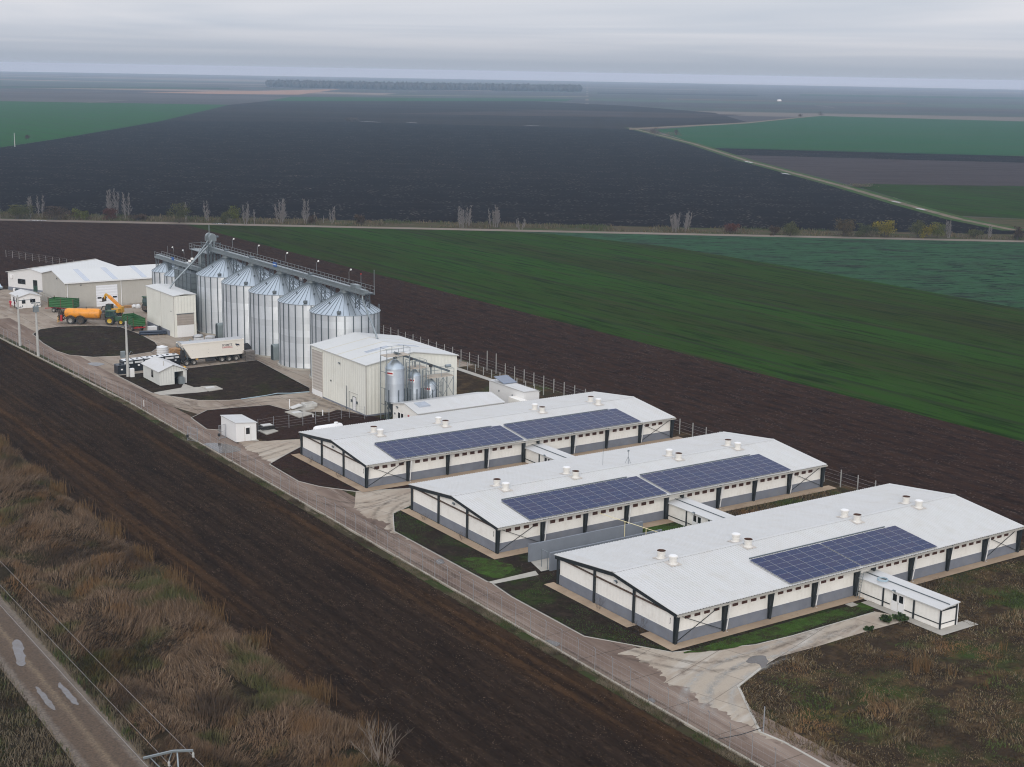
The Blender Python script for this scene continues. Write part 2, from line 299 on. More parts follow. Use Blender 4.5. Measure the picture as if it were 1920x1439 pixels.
# ------------------------------------------------------------------ mesh building
class MB:
    def __init__(s): s.v = []; s.f = []; s.m = []; s.cur = 0
    def face(s, *i): s.f.append(tuple(i)); s.m.append(s.cur)
    def add(s, pts): k = len(s.v); s.v.extend([tuple(map(float, p)) for p in pts]); return k
    def box(s, x0, x1, y0, y1, z0, z1):
        k = s.add([(x0, y0, z0), (x1, y0, z0), (x1, y1, z0), (x0, y1, z0), (x0, y0, z1), (x1, y0, z1), (x1, y1, z1), (x0, y1, z1)])
        for q in ((0, 3, 2, 1), (4, 5, 6, 7), (0, 1, 5, 4), (1, 2, 6, 5), (2, 3, 7, 6), (3, 0, 4, 7)): s.face(*[k + i for i in q])
        return s
    def bar(s, p, q, w=0.06, h=None):
        p, q = Vector(p), Vector(q); h = h or w; d = (q - p).normalized()
        a = d.cross(Vector((0, 0, 1)));
        if a.length < 1e-4: a = Vector((1, 0, 0))
        a.normalize(); b = a.cross(d).normalized()
        c = [p + a * (i * w / 2) + b * (j * h / 2) for i, j in ((-1, -1), (1, -1), (1, 1), (-1, 1))]
        e = [x + (q - p) for x in c]; k = s.add(c + e)
        for f in ((3, 2, 1, 0), (4, 5, 6, 7), (0, 1, 5, 4), (1, 2, 6, 5), (2, 3, 7, 6), (3, 0, 4, 7)): s.face(*[k + i for i in f])
        return s
    def tube(s, pts, r, n=8, r2=None, cap=True):
        pts = [Vector(p) for p in pts]; m = len(pts); k0 = len(s.v)
        for i, p in enumerate(pts):
            d = (pts[min(i + 1, m - 1)] - pts[max(i - 1, 0)]).normalized()
            a = d.cross(Vector((0, 0, 1)));
            if a.length < 1e-3: a = d.cross(Vector((0, 1, 0)))
            a.normalize(); b = a.cross(d).normalized()
            rr = r if r2 is None else r + (r2 - r) * i / (m - 1)
            s.add([p + (a * math.cos(2 * math.pi * j / n) + b * math.sin(2 * math.pi * j / n)) * rr for j in range(n)])
        for i in range(m - 1):
            for j in range(n):
                s.face(k0 + i * n + j, k0 + i * n + (j + 1) % n, k0 + (i + 1) * n + (j + 1) % n, k0 + (i + 1) * n + j)
        if cap: s.face(*[k0 + j for j in range(n)][::-1]); s.face(*[k0 + (m - 1) * n + j for j in range(n)])
        return s
    def lathe(s, prof, n=16, c=(0, 0, 0), axis='z', cap=True):
        k0 = len(s.v); m = len(prof)
        for r, z in prof:
            for j in range(n):
                a = 2 * math.pi * j / n; x, y = r * math.cos(a), r * math.sin(a)
                p = {'z': (x, y, z), 'y': (x, z, y), 'x': (z, x, y)}[axis]
                s.v.append((p[0] + c[0], p[1] + c[1], p[2] + c[2]))
        for i in range(m - 1):
            for j in range(n): s.face(k0 + i * n + j, k0 + i * n + (j + 1) % n, k0 + (i + 1) * n + (j + 1) % n, k0 + (i + 1) * n + j)
        if cap:
            if prof[0][0] > 1e-6: s.face(*[k0 + j for j in range(n)][::-1])
            if prof[-1][0] > 1e-6: s.face(*[k0 + (m - 1) * n + j for j in range(n)])
        return s
    def prism(s, prof, x0, x1, axis='x'):
        """closed profile (a,b) extruded from x0 to x1; axis x: (x,a,b)  y: (a,y,b)  z: (a,b,z)"""
        f = {'x': lambda t, a, b: (t, a, b), 'y': lambda t, a, b: (a, t, b), 'z': lambda t, a, b: (a, b, t)}[axis]
        n = len(prof); k = s.add([f(x0, a, b) for a, b in prof] + [f(x1, a, b) for a, b in prof])
        s.face(*[k + i for i in range(n)][::-1]); s.face(*[k + n + i for i in range(n)])
        for i in range(n): s.face(k + i, k + (i + 1) % n, k + n + (i + 1) % n, k + n + i)
        return s
    def slab(s, p4, t):
        """four-cornered plate given by its top corners, t thick downwards"""
        k = s.add(list(p4) + [(x, y, z - t) for x, y, z in p4])
        for q in ((0, 1, 2, 3), (7, 6, 5, 4), (0, 4, 5, 1), (1, 5, 6, 2), (2, 6, 7, 3), (3, 7, 4, 0)): s.face(*[k + i for i in q])
        return s
    def build(s, name, mats, parent=None, smooth=False, fix=True):
        me = bpy.data.meshes.new(name); me.from_pydata(s.v, [], s.f)
        for m in (mats if isinstance(mats, (list, tuple)) else [mats]): me.materials.append(m)
        if any(s.m): me.polygons.foreach_set('material_index', s.m)
        if fix:
            import bmesh
            bm = bmesh.new(); bm.from_mesh(me); bmesh.ops.recalc_face_normals(bm, faces=bm.faces); bm.to_mesh(me); bm.free()
        if smooth:
            me.polygons.foreach_set('use_smooth', [True] * len(me.polygons))
            me.set_sharp_from_angle(angle=R(40))
        o = bpy.data.objects.new(name, me); COL.objects.link(o)
        if parent: o.parent = parent
        return o


def tag(o, label=None, cat=None, group=None, kind=None):
    if label: o['label'] = label
    if cat: o['category'] = cat
    if group: o['group'] = group
    if kind: o['kind'] = kind
    return o


def thing(name, label, cat, loc=(0, 0, 0), rotz=0.0, group=None):
    o = bpy.data.objects.new(name, None); COL.objects.link(o); o.empty_display_size = 0.5
    o.location = (loc[0], loc[1], loc[2] if len(loc) > 2 else 0); o.rotation_euler = (0, 0, rotz)
    return tag(o, label, cat, group)


def copy_tree(o, parent=None):
    c = o.copy(); COL.objects.link(c); c.parent = parent
    for ch in list(o.children): copy_tree(ch, c)
    return c


def quick(name, mats, verts, faces_n, label=None, cat=None, kind=None, group=None):
    """big mesh straight from numpy: verts (n,3), faces_n (m,k)"""
    me = bpy.data.meshes.new(name); n, k = faces_n.shape
    me.vertices.add(len(verts)); me.vertices.foreach_set('co', np.ascontiguousarray(verts, dtype=np.float32).ravel())
    me.loops.add(n * k); me.loops.foreach_set('vertex_index', np.ascontiguousarray(faces_n, dtype=np.int32).ravel())
    me.polygons.add(n); me.polygons.foreach_set('loop_start', np.arange(0, n * k, k, dtype=np.int32))
    me.materials.append(mats); me.update(calc_edges=True); me.validate()
    o = bpy.data.objects.new(name, me); COL.objects.link(o)
    return tag(o, label, cat, group, kind)


_rng = np.random.RandomState(11)
_T = _rng.rand(256, 256)


def vnoise(x, y, s=1.0, o=0):
    x = np.asarray(x) * s + o * 17.3; y = np.asarray(y) * s + o * 9.1
    i = np.floor(x).astype(int); j = np.floor(y).astype(int); fx = x - i; fy = y - j
    fx = fx * fx * (3 - 2 * fx); fy = fy * fy * (3 - 2 * fy)
    t = lambda a, b: _T[a % 256, b % 256]
    return (t(i, j) * (1 - fx) + t(i + 1, j) * fx) * (1 - fy) + (t(i, j + 1) * (1 - fx) + t(i + 1, j + 1) * fx) * fy


def inside(poly, x, y):
    r = np.zeros(len(x), bool); n = len(poly)
    for i in range(n):
        (x1, y1), (x2, y2) = poly[i], poly[(i + 1) % n]
        if y1 == y2: continue
        c = ((y1 > y) != (y2 > y)) & (x < (x2 - x1) * (y - y1) / (y2 - y1) + x1); r ^= c
    return r


def flat(name, poly, z, m, label, cat='ground', kind='structure'):
    """ground sheet from an outline (corners in metres), filled at height z"""
    import bmesh
    bm = bmesh.new(); vs = [bm.verts.new((x, y, z)) for x, y in poly]
    es = [bm.edges.new((vs[i], vs[(i + 1) % len(vs)])) for i in range(len(vs))]
    bmesh.ops.triangle_fill(bm, edges=es, use_beauty=True)
    for f in bm.faces:
        f.normal_update()
        if f.normal.z < 0: f.normal_flip()
    me = bpy.data.meshes.new(name); bm.to_mesh(me); bm.free(); me.materials.append(m)
    o = bpy.data.objects.new(name, me); COL.objects.link(o); return tag(o, label, cat, None, kind)


def soft(pts, n=8, amp=.12, seed=0):
    """closed outline rounded into a natural shore"""
    P_ = np.array(pts); m = len(P_); r = []
    for i in range(m):
        a, b, c, d = P_[i - 1], P_[i], P_[(i + 1) % m], P_[(i + 2) % m]
        for k in range(n):
            t = k / n; q = .5 * (2 * b + (c - a) * t + (2 * a - 5 * b + 4 * c - d) * t * t + (3 * b - a - 3 * c + d) * t ** 3)
            q = q + (np.array([vnoise(q[0], q[1], 1.7, 71 + seed), vnoise(q[0], q[1], 1.7, 75 + seed)]) - .5) * amp * 2
            r.append((float(q[0]), float(q[1])))
    return r


def pix(*pts): return [gp(*q) for q in pts]


def kerb(line, label, w=0.22, h=0.13):
    b = MB()
    for p, q in zip(line[:-1], line[1:]): b.bar((p[0], p[1], h / 2), (q[0], q[1], h / 2), w, h)
    return tag(b.build('kerb', MATS['kerb_mat']), label, 'kerb', None, 'structure')


mat('kerb_mat', (0.40, 0.38, 0.34), 0.9, var=0.6, vscale=0.8, col2=(0.28, 0.26, 0.23))

# ================================================================== GROUND
def ground_mosaic():
    """plain of strip fields out to the horizon"""
    m = bpy.data.materials.new('plain'); m.use_nodes = True; t = m.node_tree; L = t.links.new
    b = t.nodes['Principled BSDF']; b.inputs['Roughness'].default_value = 0.95; b.inputs['Specular IOR Level'].default_value = 0.1
    tc = N(t, 'ShaderNodeTexCoord'); mp = N(t, 'ShaderNodeMapping'); mp.inputs['Rotation'].default_value = (0, 0, R(37)); L(tc.outputs['Object'], mp.inputs[0])
    br = N(t, 'ShaderNodeTexBrick', offset=0.37, offset_frequency=2, squash=0.6, squash_frequency=3)
    br.inputs['Scale'].default_value = 1.0; br.inputs['Brick Width'].default_value = 1150.0; br.inputs['Row Height'].default_value = 215.0; br.inputs['Mortar Size'].default_value = 3.5
    br.inputs['Color1'].default_value = (0, 0, 0, 1); br.inputs['Color2'].default_value = (1, 1, 1, 1); br.inputs['Mortar'].default_value = (0.5, 0.5, 0.5, 1); br.inputs['Bias'].default_value = 0.0
    L(mp.outputs[0], br.inputs['Vector'])
    r = N(t, 'ShaderNodeValToRGB'); r.color_ramp.interpolation = 'CONSTANT'; L(br.outputs['Color'], r.inputs[0])
    e = r.color_ramp.elements
    stops = [(0, (0.022, 0.020, 0.021)), (.22, (0.040, 0.034, 0.033)), (.38, (0.024, 0.036, 0.026)), (.47, (0.12, 0.10, 0.08)), (.53, (0.030, 0.026, 0.026)), (.70, (0.055, 0.048, 0.045)), (.82, (0.030, 0.060, 0.035)), (.92, (0.17, 0.125, 0.095))]
    while len(e) < len(stops): e.new(0.5)
    for q, (p, c) in zip(e, stops): q.position = p; q.color = (*c, 1)
    n = N(t, 'ShaderNodeTexNoise', i_Scale=0.004, i_Detail=5.0)
    mp2 = N(t, 'ShaderNodeMapping'); mp2.inputs['Scale'].default_value = (0.2, 1.4, 1); L(mp.outputs[0], mp2.inputs[0]); L(mp2.outputs[0], n.inputs['Vector'])
    mr = N(t, 'ShaderNodeMapRange', i_From_Min=0.35, i_From_Max=0.7, i_To_Min=0.0, i_To_Max=0.5); L(n.outputs[0], mr.inputs[0])
    mx = N(t, 'ShaderNodeMix', data_type='RGBA'); L(mr.outputs[0], mx.inputs[0]); L(r.outputs[0], mx.inputs[6]); mx.inputs[7].default_value = (0.030, 0.027, 0.027, 1)
    L(mx.outputs[2], b.inputs['Base Color']); return m


GR = 9200.0
flat('ground', [(GR * math.cos(a), GR * math.sin(a)) for a in np.linspace(0, 2 * math.pi, 73)[:-1]], 0.0, ground_mosaic(), 'wide flat plain of dark strip fields reaching the hazy horizon')

ROW_V = R(90)                     # field rows parallel to the yard fence
ROAD_A, ROAD_B = Vector((126.2, 493.4)), Vector((402.4, 293.0)); RD = (ROAD_B - ROAD_A).normalized(); RN = Vector((-RD.y, RD.x))
ROW_R = math.atan2(RD.y, RD.x)


def rd(t, n): p = ROAD_A + RD * t + RN * n; return (p.x, p.y)


soil_far = field_mat('soil_far', [(0.0125, 0.0105, 0.0110), ((0.022, 0.0185, 0.0180), 0.06, 14, .45, .75, .8), ((0.045, 0.038, 0.035), 0.35, 26, .62, .80, .7), ((0.012, 0.010, 0.0105), 0.9, 10, .5, .7, .6)], angle=ROW_R, bump=0.6, bscale=0.8, speck=((0.16, 0.14, 0.12), 0.5, 0.3, 0.7))
soil_brown = field_mat('soil_brown', [(0.034, 0.0190, 0.0135), ((0.044, 0.026, 0.019), 0.05, 9, .42, .7, .7), ((0.017, 0.012, 0.011), 0.7, 3, .48, .68, .85), ((0.080, 0.054, 0.045), 1.1, 2, .56, .72, .8), ((0.010, 0.006, 0.005), 0.45, 2.5, .54, .68, .7)], angle=ROW_V, bump=0.9, bscale=1.1, row=(3.2, (0.018, 0.0135, 0.013), 0.35, 0.0), speck=((0.12, 0.095, 0.08), 1.6, 0.26, 0.6))
soil_near = field_mat('soil_near', [(0.0350, 0.0232, 0.0160), ((0.090, 0.047, 0.020), 0.13, 26, .50, .68, .75), ((0.015, 0.0105, 0.0085), 0.5, 8, .44, .68, .8), ((0.085, 0.054, 0.034), 1.6, 5, .58, .76, .6), ((0.010, 0.0065, 0.0045), 2.6, 3, .52, .66, .6), ((0.085, 0.058, 0.040), 3.0, 3, .57, .70, .55)], angle=ROW_V, bump=0.9, bscale=2.6, speck=((0.22, 0.16, 0.115), 4.2, 0.22, 0.65), row=(1.5, (0.018, 0.012, 0.009), 0.45, -0.2))
wheat = field_mat('wheat', [(0.022, 0.052, 0.008), ((0.025, 0.028, 0.009), 0.035, 6, .40, .64, .85), ((0.036, 0.034, 0.018), 0.35, 22, .50, .70, .9), ((0.008, 0.014, 0.004), 0.6, 12, .50, .66, .85), ((0.05, 0.055, 0.03), 0.9, 5, .60, .74, .6)], angle=ROW_V, bump=0.35, bscale=2.0, row=(24.0, (0.022, 0.022, 0.016), 0.6, 0.965))
rape = field_mat('rape', [(0.029, 0.068, 0.032), ((0.026, 0.028, 0.022), 0.16, 3, .47, .64, .95), ((0.045, 0.092, 0.060), 0.9, 2, .45, .75, .7), ((0.012, 0.016, 0.012), 0.5, 3, .53, .62, .9)], angle=ROW_R, bump=0.8, bscale=1.0)
green_far = field_mat('green_far', [(0.020, 0.070, 0.026), ((0.036, 0.062, 0.028), 0.02, 5, .42, .7, .7), ((0.020, 0.042, 0.026), 0.1, 12, .5, .7, .5)], angle=ROW_R, bump=0)
green_left = field_mat('green_left', [(0.022, 0.072, 0.020), ((0.028, 0.062, 0.026), 0.02, 5, .42, .7, .7), ((0.034, 0.048, 0.030), 0.05, 3, .55, .7, .5)], angle=ROW_V, bump=0, row=(30, (0.028, 0.04, 0.026), 0.5, 0.9))
mauve = field_mat('mauve', [(0.052, 0.042, 0.043), ((0.034, 0.027, 0.028), 0.1, 6, .45, .65, .8), ((0.085, 0.070, 0.066), 0.5, 3, .55, .72, .7)], angle=ROW_R, bump=0.6, bscale=0.5)
stubble = field_mat('stubble', [(0.27, 0.17, 0.12), ((0.20, 0.13, 0.095), 0.03, 5, .4, .7, .6)], angle=ROW_R, bump=0)
verge_m = field_mat('verge_m', [(0.070, 0.058, 0.036), ((0.045, 0.056, 0.022), 0.12, 3, .45, .62, .9), ((0.115, 0.085, 0.055), 0.5, 4, .52, .7, .75), ((0.028, 0.022, 0.016), 0.9, 1, .58, .75, .7)], angle=ROW_R, bump=0.9, bscale=1.3)
gravel_far = field_mat('gravel_far', [(0.20, 0.17, 0.145), ((0.14, 0.115, 0.095), 0.25, 8, .4, .65, .8)], angle=ROW_R, bump=0.2)
track_green = field_mat('track_green', [(0.040, 0.075, 0.022), ((0.075, 0.070, 0.040), 0.15, 3, .45, .65, .8)], angle=0, bump=0.4)
track_tan = field_mat('track_tan', [(0.165, 0.135, 0.105), ((0.09, 0.08, 0.055), 0.2, 2, .42, .66, .8)], angle=0, bump=0.3)
weeds_ground = field_mat('weeds_ground', [(0.046, 0.033, 0.022), ((0.045, 0.070, 0.018), 0.13, 1, .50, .66, .9), ((0.115, 0.075, 0.040), 0.35, 1, .48, .68, .8), ((0.018, 0.013, 0.010), 1.1, 1, .5, .72, .8), ((0.11, 0.085, 0.06), 3.0, 1, .6, .75, .6)], bump=1.0, bscale=2.2)
lawn_soil = field_mat('lawn_soil', [(0.031, 0.0235, 0.0185), ((0.032, 0.052, 0.014), 0.22, 1, .48, .62, .9), ((0.062, 0.045, 0.032), 0.8, 1, .50, .7, .7), ((0.016, 0.012, 0.010), 1.9, 1, .48, .7, .7)], bump=0.9, bscale=2.4, speck=((0.16, 0.13, 0.1), 2.2, 0.2, 0.5))
lawn_soil_brown = field_mat('lawn_soil_brown', [(0.040, 0.0235, 0.0185), ((0.022, 0.026, 0.011), 0.3, 1, .55, .7, .7), ((0.062, 0.038, 0.029), 0.9, 1, .50, .7, .7), ((0.016, 0.011, 0.010), 1.9, 1, .48, .7, .7)], bump=0.9, bscale=2.6)
road_fence = field_mat('road_fence', [(0.215, 0.165, 0.134), ((0.135, 0.098, 0.080), 0.22, 5, .42, .62, .9), ((0.30, 0.245, 0.205), 0.45, 9, .53, .70, .8), ((0.095, 0.072, 0.060), 0.8, 2, .60, .72, .75)], angle=ROW_V, joints=(6.0, 4.6, .05, .6), bump=0.3, bscale=3.0, rough=0.85)
concrete = field_mat('concrete', [(0.315, 0.268, 0.218), ((0.205, 0.160, 0.126), 0.10, 2, .44, .62, .9), ((0.37, 0.335, 0.29), 0.45, 3, .50, .72, .7), ((0.13, 0.10, 0.08), 0.33, 3, .58, .70, .8)], angle=ROW_V, joints=(6.0, 5.0, .05, .6), bump=0.25, bscale=3.5, rough=0.85)
concrete_pale = field_mat('concrete_pale', [(0.375, 0.325, 0.265), ((0.255, 0.20, 0.155), 0.16, 2, .46, .64, .9), ((0.46, 0.44, 0.40), 0.45, 8, .52, .70, .8), ((0.16, 0.125, 0.10), 0.5, 2, .60, .72, .75)], angle=R(18), joints=(5.0, 5.0, .045, .5), bump=0.25, bscale=3.5, rough=0.85)
apron_m = field_mat('apron_m', [(0.37, 0.285, 0.205), ((0.28, 0.21, 0.15), 0.5, 2, .42, .66, .8), ((0.20, 0.155, 0.115), 1.2, 1, .58, .74, .6)], bump=0.2, bscale=4)
grass_margin = field_mat('grass_margin', [(0.060, 0.050, 0.030), ((0.040, 0.056, 0.018), 0.35, 4, .48, .62, .9), ((0.20, 0.165, 0.125), 0.9, 3, .54, .66, .85)], angle=ROW_V, bump=0.9, bscale=3.0)

# fields between the yard and the farm road (edges run parallel to the fence)
flat('ploughed_field', [(72, 20), (177, 20), (177, 456), rd(-330, 0), (72, 700)], 0.02, soil_brown, 'dark brown ploughed field behind the rear fence of the farm')
flat('wheat_field', [(177, 20), (283, 20), (283, 203), (287, 281), (286, 337), (273.7, 378.9), (265, 393), (177, 456.5)], 0.02, wheat, 'bright green winter wheat field between brown soil and the farm road')
flat('rapeseed_field', [(283, 20), (760, 20), (760, 32), rd(0 + 345, 0), (267, 391.5), (273.7, 378.9), (286, 337), (287, 281), (283, 203)], 0.02, rape, 'blue green rapeseed field with bare patches below the farm road')
flat('farm_road', [rd(-900, 0), rd(900, 0), rd(900, 5.5), rd(-900, 5.5)], 0.05, gravel_far, 'pale gravel farm road crossing behind the fields', 'road')
flat('road_verge', [rd(-900, 5.5), rd(900, 5.5), rd(900, 24), rd(-900, 24)], 0.04, verge_m, 'strip of dry grass along the far side of the farm road')
TR = pix((1180, 240), (1300, 270), (1400, 302), (1580, 350), (1700, 385), (1800, 412), (1905, 433))
LG = pix((-400, 186), (0, 190), (430, 197), (300, 228), (100, 262), (0, 277), (-400, 340))
flat('dark_field', [rd(-700, 24)] + [rd(-200, 24), rd(100, 24), rd(392, 24)] + TR[::-1] + pix((1180, 243), (640, 228.5), (300, 228), (100, 262), (0, 277), (-400, 340)), 0.03, soil_far, 'huge almost black ploughed field beyond the farm road')
soil_mid = field_mat('soil_mid', [(0.0200, 0.0165, 0.0160), ((0.034, 0.027, 0.024), 0.012, 9, .42, .66, .85), ((0.040, 0.033, 0.029), 0.03, 16, .56, .70, .8)], angle=ROW_R, bump=0)
flat('dark_field', pix((290, 229), (640, 229), (1185, 244), (1290, 238), (1400, 229), (1340, 212), (1180, 199), (1000, 190), (560, 184), (430, 197)), 0.028, soil_mid, 'brownish black fields between the huge dark field and the wood')
flat('far_brown_strip', pix((700, 214), (1290, 222), (1400, 216), (1040, 207)), 0.12, field_mat('strip_brown', [(0.050, 0.038, 0.034), ((0.028, 0.023, 0.022), 0.02, 10, .42, .62, .9)], angle=ROW_R, bump=0), 'dull brown strip in the far dark fields')
flat('green_field', LG, 0.06, green_left, 'green field on the far left beyond the black soil')
flat('green_field', pix((1225, 244), (1300, 268), (1345, 283), (1310, 277), (1920, 293), (2500, 310), (2500, 238), (1920, 228), (1540, 218)), 0.06, green_far, 'large blue green field far away on the right')
flat('dark_strip', pix((1322, 278), (1920, 293.5), (2500, 311), (2500, 322), (1920, 306), (1365, 291)), 0.07, soil_far, 'narrow black ploughed strip below the far green field')
flat('mauve_field', pix((1365, 291), (1920, 306), (2500, 322), (2500, 366), (1920, 350), (1590, 345)), 0.05, mauve, 'rough mauve brown field right of the diagonal track')
flat('wheat_field', pix((1590, 345), (1920, 350), (2500, 366), (2500, 432), (1920, 411), (1790, 405)), 0.06, wheat, 'green wheat strip right of the diagonal track')
flat('stubble_field', pix((1800, 407), (1920, 411.5), (2300, 425), (2300, 450), (1930, 436)), 0.055, verge_m, 'small dull stubble patch beside the diagonal track')
flat('stubble_field', pix((255, 173.5), (420, 172), (640, 167.5), (560, 178), (420, 177)), 0.12, stubble, 'thin pale tan stubble strip far away before the wood')
for k, (a_, b_, c_, d_, col, lb) in enumerate((((300, 160.5), (500, 163), (500, 161), (300, 159), (.10, .085, .07), 'thin pale strip left of the wood'), ((560, 178.5), (1100, 182.5), (1100, 181.3), (560, 177.5), (.16, .15, .12), 'long thin pale line below the wood'), ((1250, 187), (1700, 196), (1700, 194), (1250, 185.5), (.13, .10, .08), 'tan strip far right of the wood'), ((1340, 203), (1920, 209), (1920, 207.5), (1340, 202), (.10, .085, .075), 'second tan strip far on the right'),
                                                         ((1500, 180), (1920, 187), (1920, 183), (1500, 177), (.035, .065, .035), 'dull green strip far on the right'), ((0, 176), (240, 177.5), (240, 175.5), (0, 174), (.09, .075, .065), 'tan strip far on the left'), ((0, 165), (430, 168), (430, 165.5), (0, 162), (.035, .07, .04), 'green strip far on the left'), ((1120, 176), (1420, 181), (1420, 178.5), (1120, 174), (.03, .028, .028), 'black strip right of the wood'))):
    flat('far_strip', pix(a_, b_, c_, d_), .14 + .01 * k, field_mat('strip%d' % k, [col, (tuple(x * .5 for x in col), 0.01, 8, .42, .62, .8)], angle=ROW_R, bump=0), lb)
flat('far_green_strip', pix((500, 190), (545, 182), (1080, 186), (1060, 190)), 0.12, green_far, 'dim green strip far away before the wood')
for w_, z_, m_, nm, lb in ((11.0, 0.09, track_green, 'track_verge', 'green grass margins of the diagonal field track'), (3.6, 0.13, track_tan, 'field_track', 'pale field track running diagonally to the farm road')):
    tl, tr_ = [], []
    for i, (x, y) in enumerate(TR):
        a = Vector(TR[max(i - 1, 0)]); b_ = Vector(TR[min(i + 1, len(TR) - 1)]); d = (b_ - a).normalized(); n_ = Vector((-d.y, d.x)) * w_ / 2
        tl.append((x + n_.x, y + n_.y)); tr_.append((x - n_.x, y - n_.y))
    flat(nm, tl + tr_[::-1], z_, m_, lb, 'track')
flat('field_track', pix((1180, 241), (1400, 230), (1530, 217), (1530, 218.5), (1400, 232), (1180, 244)), 0.10, track_tan, 'thin pale track edging the far green field', 'track')
for k, (a, b_) in enumerate((((672, 228), (712, 230)), ((760, 230), (780, 231)), ((980, 235.5), (1010, 236.5)), ((1395, 303), (1408, 306)), ((1463, 325), (1478, 328)), ((1670, 378), (1685, 381)), ((1715, 391), (1732, 395)), ((396, 420.5), (431, 421)), ((48, 414.5), (86, 415.5)))):
    q = gp(*a); w_ = gp(*b_); d = Vector(w_) - Vector(q); n_ = Vector((-d.y, d.x)).normalized() * (0.8 + 0.0009 * Vector(q).length)
    flat('puddle', [q, (q[0] + d.x * .5 - n_.x * .5, q[1] + d.y * .5 - n_.y * .5), w_, (w_[0] + n_.x, w_[1] + n_.y), (q[0] + d.x * .4 + n_.x * 1.2, q[1] + d.y * .4 + n_.y * 1.2), (q[0] + n_.x * .4, q[1] + n_.y * .4)], 0.16, puddle_mat, 'long thin puddle shining on the soil at the field edge', 'puddle')

# near ploughed field: real furrows and clods
def relief(name, u0, u1, v0, v1, step, hf, m, label, cat='ground', kind='structure', base=0.0):
    nu = int((u1 - u0) / step) + 1; nv = int((v1 - v0) / step) + 1
    U_, V_ = np.meshgrid(np.linspace(u0, u1, nu), np.linspace(v0, v1, nv)); Z = hf(U_, V_) + base
    vs = np.stack([U_.ravel(), V_.ravel(), Z.ravel()], 1); i = np.arange(nu * nv).reshape(nv, nu)
    fs = np.stack([i[:-1, :-1].ravel(), i[:-1, 1:].ravel(), i[1:, 1:].ravel(), i[1:, :-1].ravel()], 1)
    return quick(name, m, vs, fs, label, cat, kind)


def furrow(u, v):
    clod = (vnoise(u, v, 2.2, 1) - .5) * 0.13 + (vnoise(u, v, 4.5, 2) - .5) * 0.10
    row = 0.075 * np.sin((u + 0.5 * vnoise(u, v, 0.08, 3)) * 2 * math.pi / 0.75) + 0.10 * (vnoise(u * 1.0, v * 0.05, 0.9, 5) - .5)
    edge = np.clip((72.0 - u) / 0.8, 0, 1) * np.clip((u - 48.6) / 0.8, 0, 1)
    return (clod + row + 0.18) * edge


relief('ploughed_field', 48.6, 72.0, 60, 215, 0.19, furrow, soil_near, 'near strip of dark ploughed soil with straw between ditch and fence', base=0.03)
flat('ploughed_field', [(48.6, 215), (72.0, 215), (70.2, 300), (72.0, 700), (-200, 700), (-200, 300), (48.6, 300)], 0.035, soil_near, 'far end of the dark ploughed strip at the left edge')
flat('grass_margin', [(71.5, 50), (73.1, 50), (73.1, 215), (72.6, 240), (70.4, 300), (68.6, 300), (71.0, 240)], 0.14, grass_margin, 'narrow strip of grass and rubble along the foot of the front fence')

# compound: soil and weeds first, concrete on top
YARD = [(73.0, 40), (137, 40), (137, 215), (136, 300), (134, 345), (72, 345), (69.8, 300), (72.0, 240), (73.0, 213)]
flat('yard_soil', YARD, 0.06, weeds_ground, 'weedy bare soil of the fenced farm compound')
flat('yard_road', [(73.1, 40), (79.4, 40), (79.4, 178), (77.9, 182), (77.6, 214), (77.6, 300), (70.0, 300), (72.1, 240), (73.1, 213)], 0.09, road_fence, 'brown worn concrete road along the front fence', 'road')
UP_Y = [(77.6, 226), (77.6, 208), (79.5, 200), (92, 196.5), (101, 189), (104, 189), (104, 212), (136, 212), (136, 300), (134, 338), (92, 338), (70.0, 345), (70, 300), (77.6, 300)]
flat('yard_concrete', UP_Y, 0.095, concrete, 'dirty concrete yard around the silos and machinery', 'yard')
def jag(a, b): return [(77.3 + 1.6 * (vnoise(0, q, .5, 61) - .5) + .8 * (vnoise(0, q, 1.7, 62) - .5) + .6 * (vnoise(0, q, 4.7, 63) - .5), q) for q in np.arange(a, b, .18)]


FORKS = [
    (pix((1212, 1216), (1260, 1226), (1280, 1224), (1415, 1212), (1485, 1195), (1642, 1149), (1668, 1154), (1702, 1165), (1625, 1186), (1530, 1215), (1460, 1234), (1427, 1254), (1384, 1288), (1405, 1329), (1425, 1374)) + jag(74, 95.4) + [(79.2, 95.4)], 'pale concrete fork with tyre tracks leading to the annex of the nearest barn'),
    ([(77.6, 147.5)] + pix((667, 924), (770, 918)) + [(92, 151.5), (92, 146)] + pix((768, 950), (741, 962), (738, 996)) + jag(128, 147), 'pale concrete fork between the two far barns'),
    ([(77.6, 184)] + pix((482, 829), (562, 825), (566, 838), (530, 857), (506, 871)) + jag(167, 183), 'pale concrete fork below the small white cabin'),
]
for pts, lb in FORKS: flat('fork_road', pts, 0.10, concrete_pale, lb, 'road')
P1 = pix((62, 628), (75, 619), (110, 614), (175, 612), (225, 614.5), (262, 628), (290, 643), (297, 652), (285, 661), (240, 668), (175, 671), (130, 667), (105, 659), (80, 644))
P2 = pix((221, 706), (270, 700.5), (350, 692.5), (482, 677), (580, 729), (580, 737), (430, 752), (372, 752), (300, 741), (285, 738))
P3 = pix((359, 785), (388, 771), (440, 766), (505, 761), (545, 772), (600, 782), (632, 770), (695, 782), (745, 792), (650, 805), (560, 823), (500, 829), (481, 822), (480, 812), (415, 808), (388, 806))
P4 = pix((506, 872), (530, 858), (567, 838)) + [(84, 172.6), (130, 172.6), (133, 152.6), (88, 151.6)] + pix((770, 917), (667, 923), (600, 914), (560, 904))
P5 = pix((738, 965), (768, 951)) + [(92, 145.4), (133, 143), (133, 116.5)] + pix((1004, 1078), (915, 1093), (740, 998))
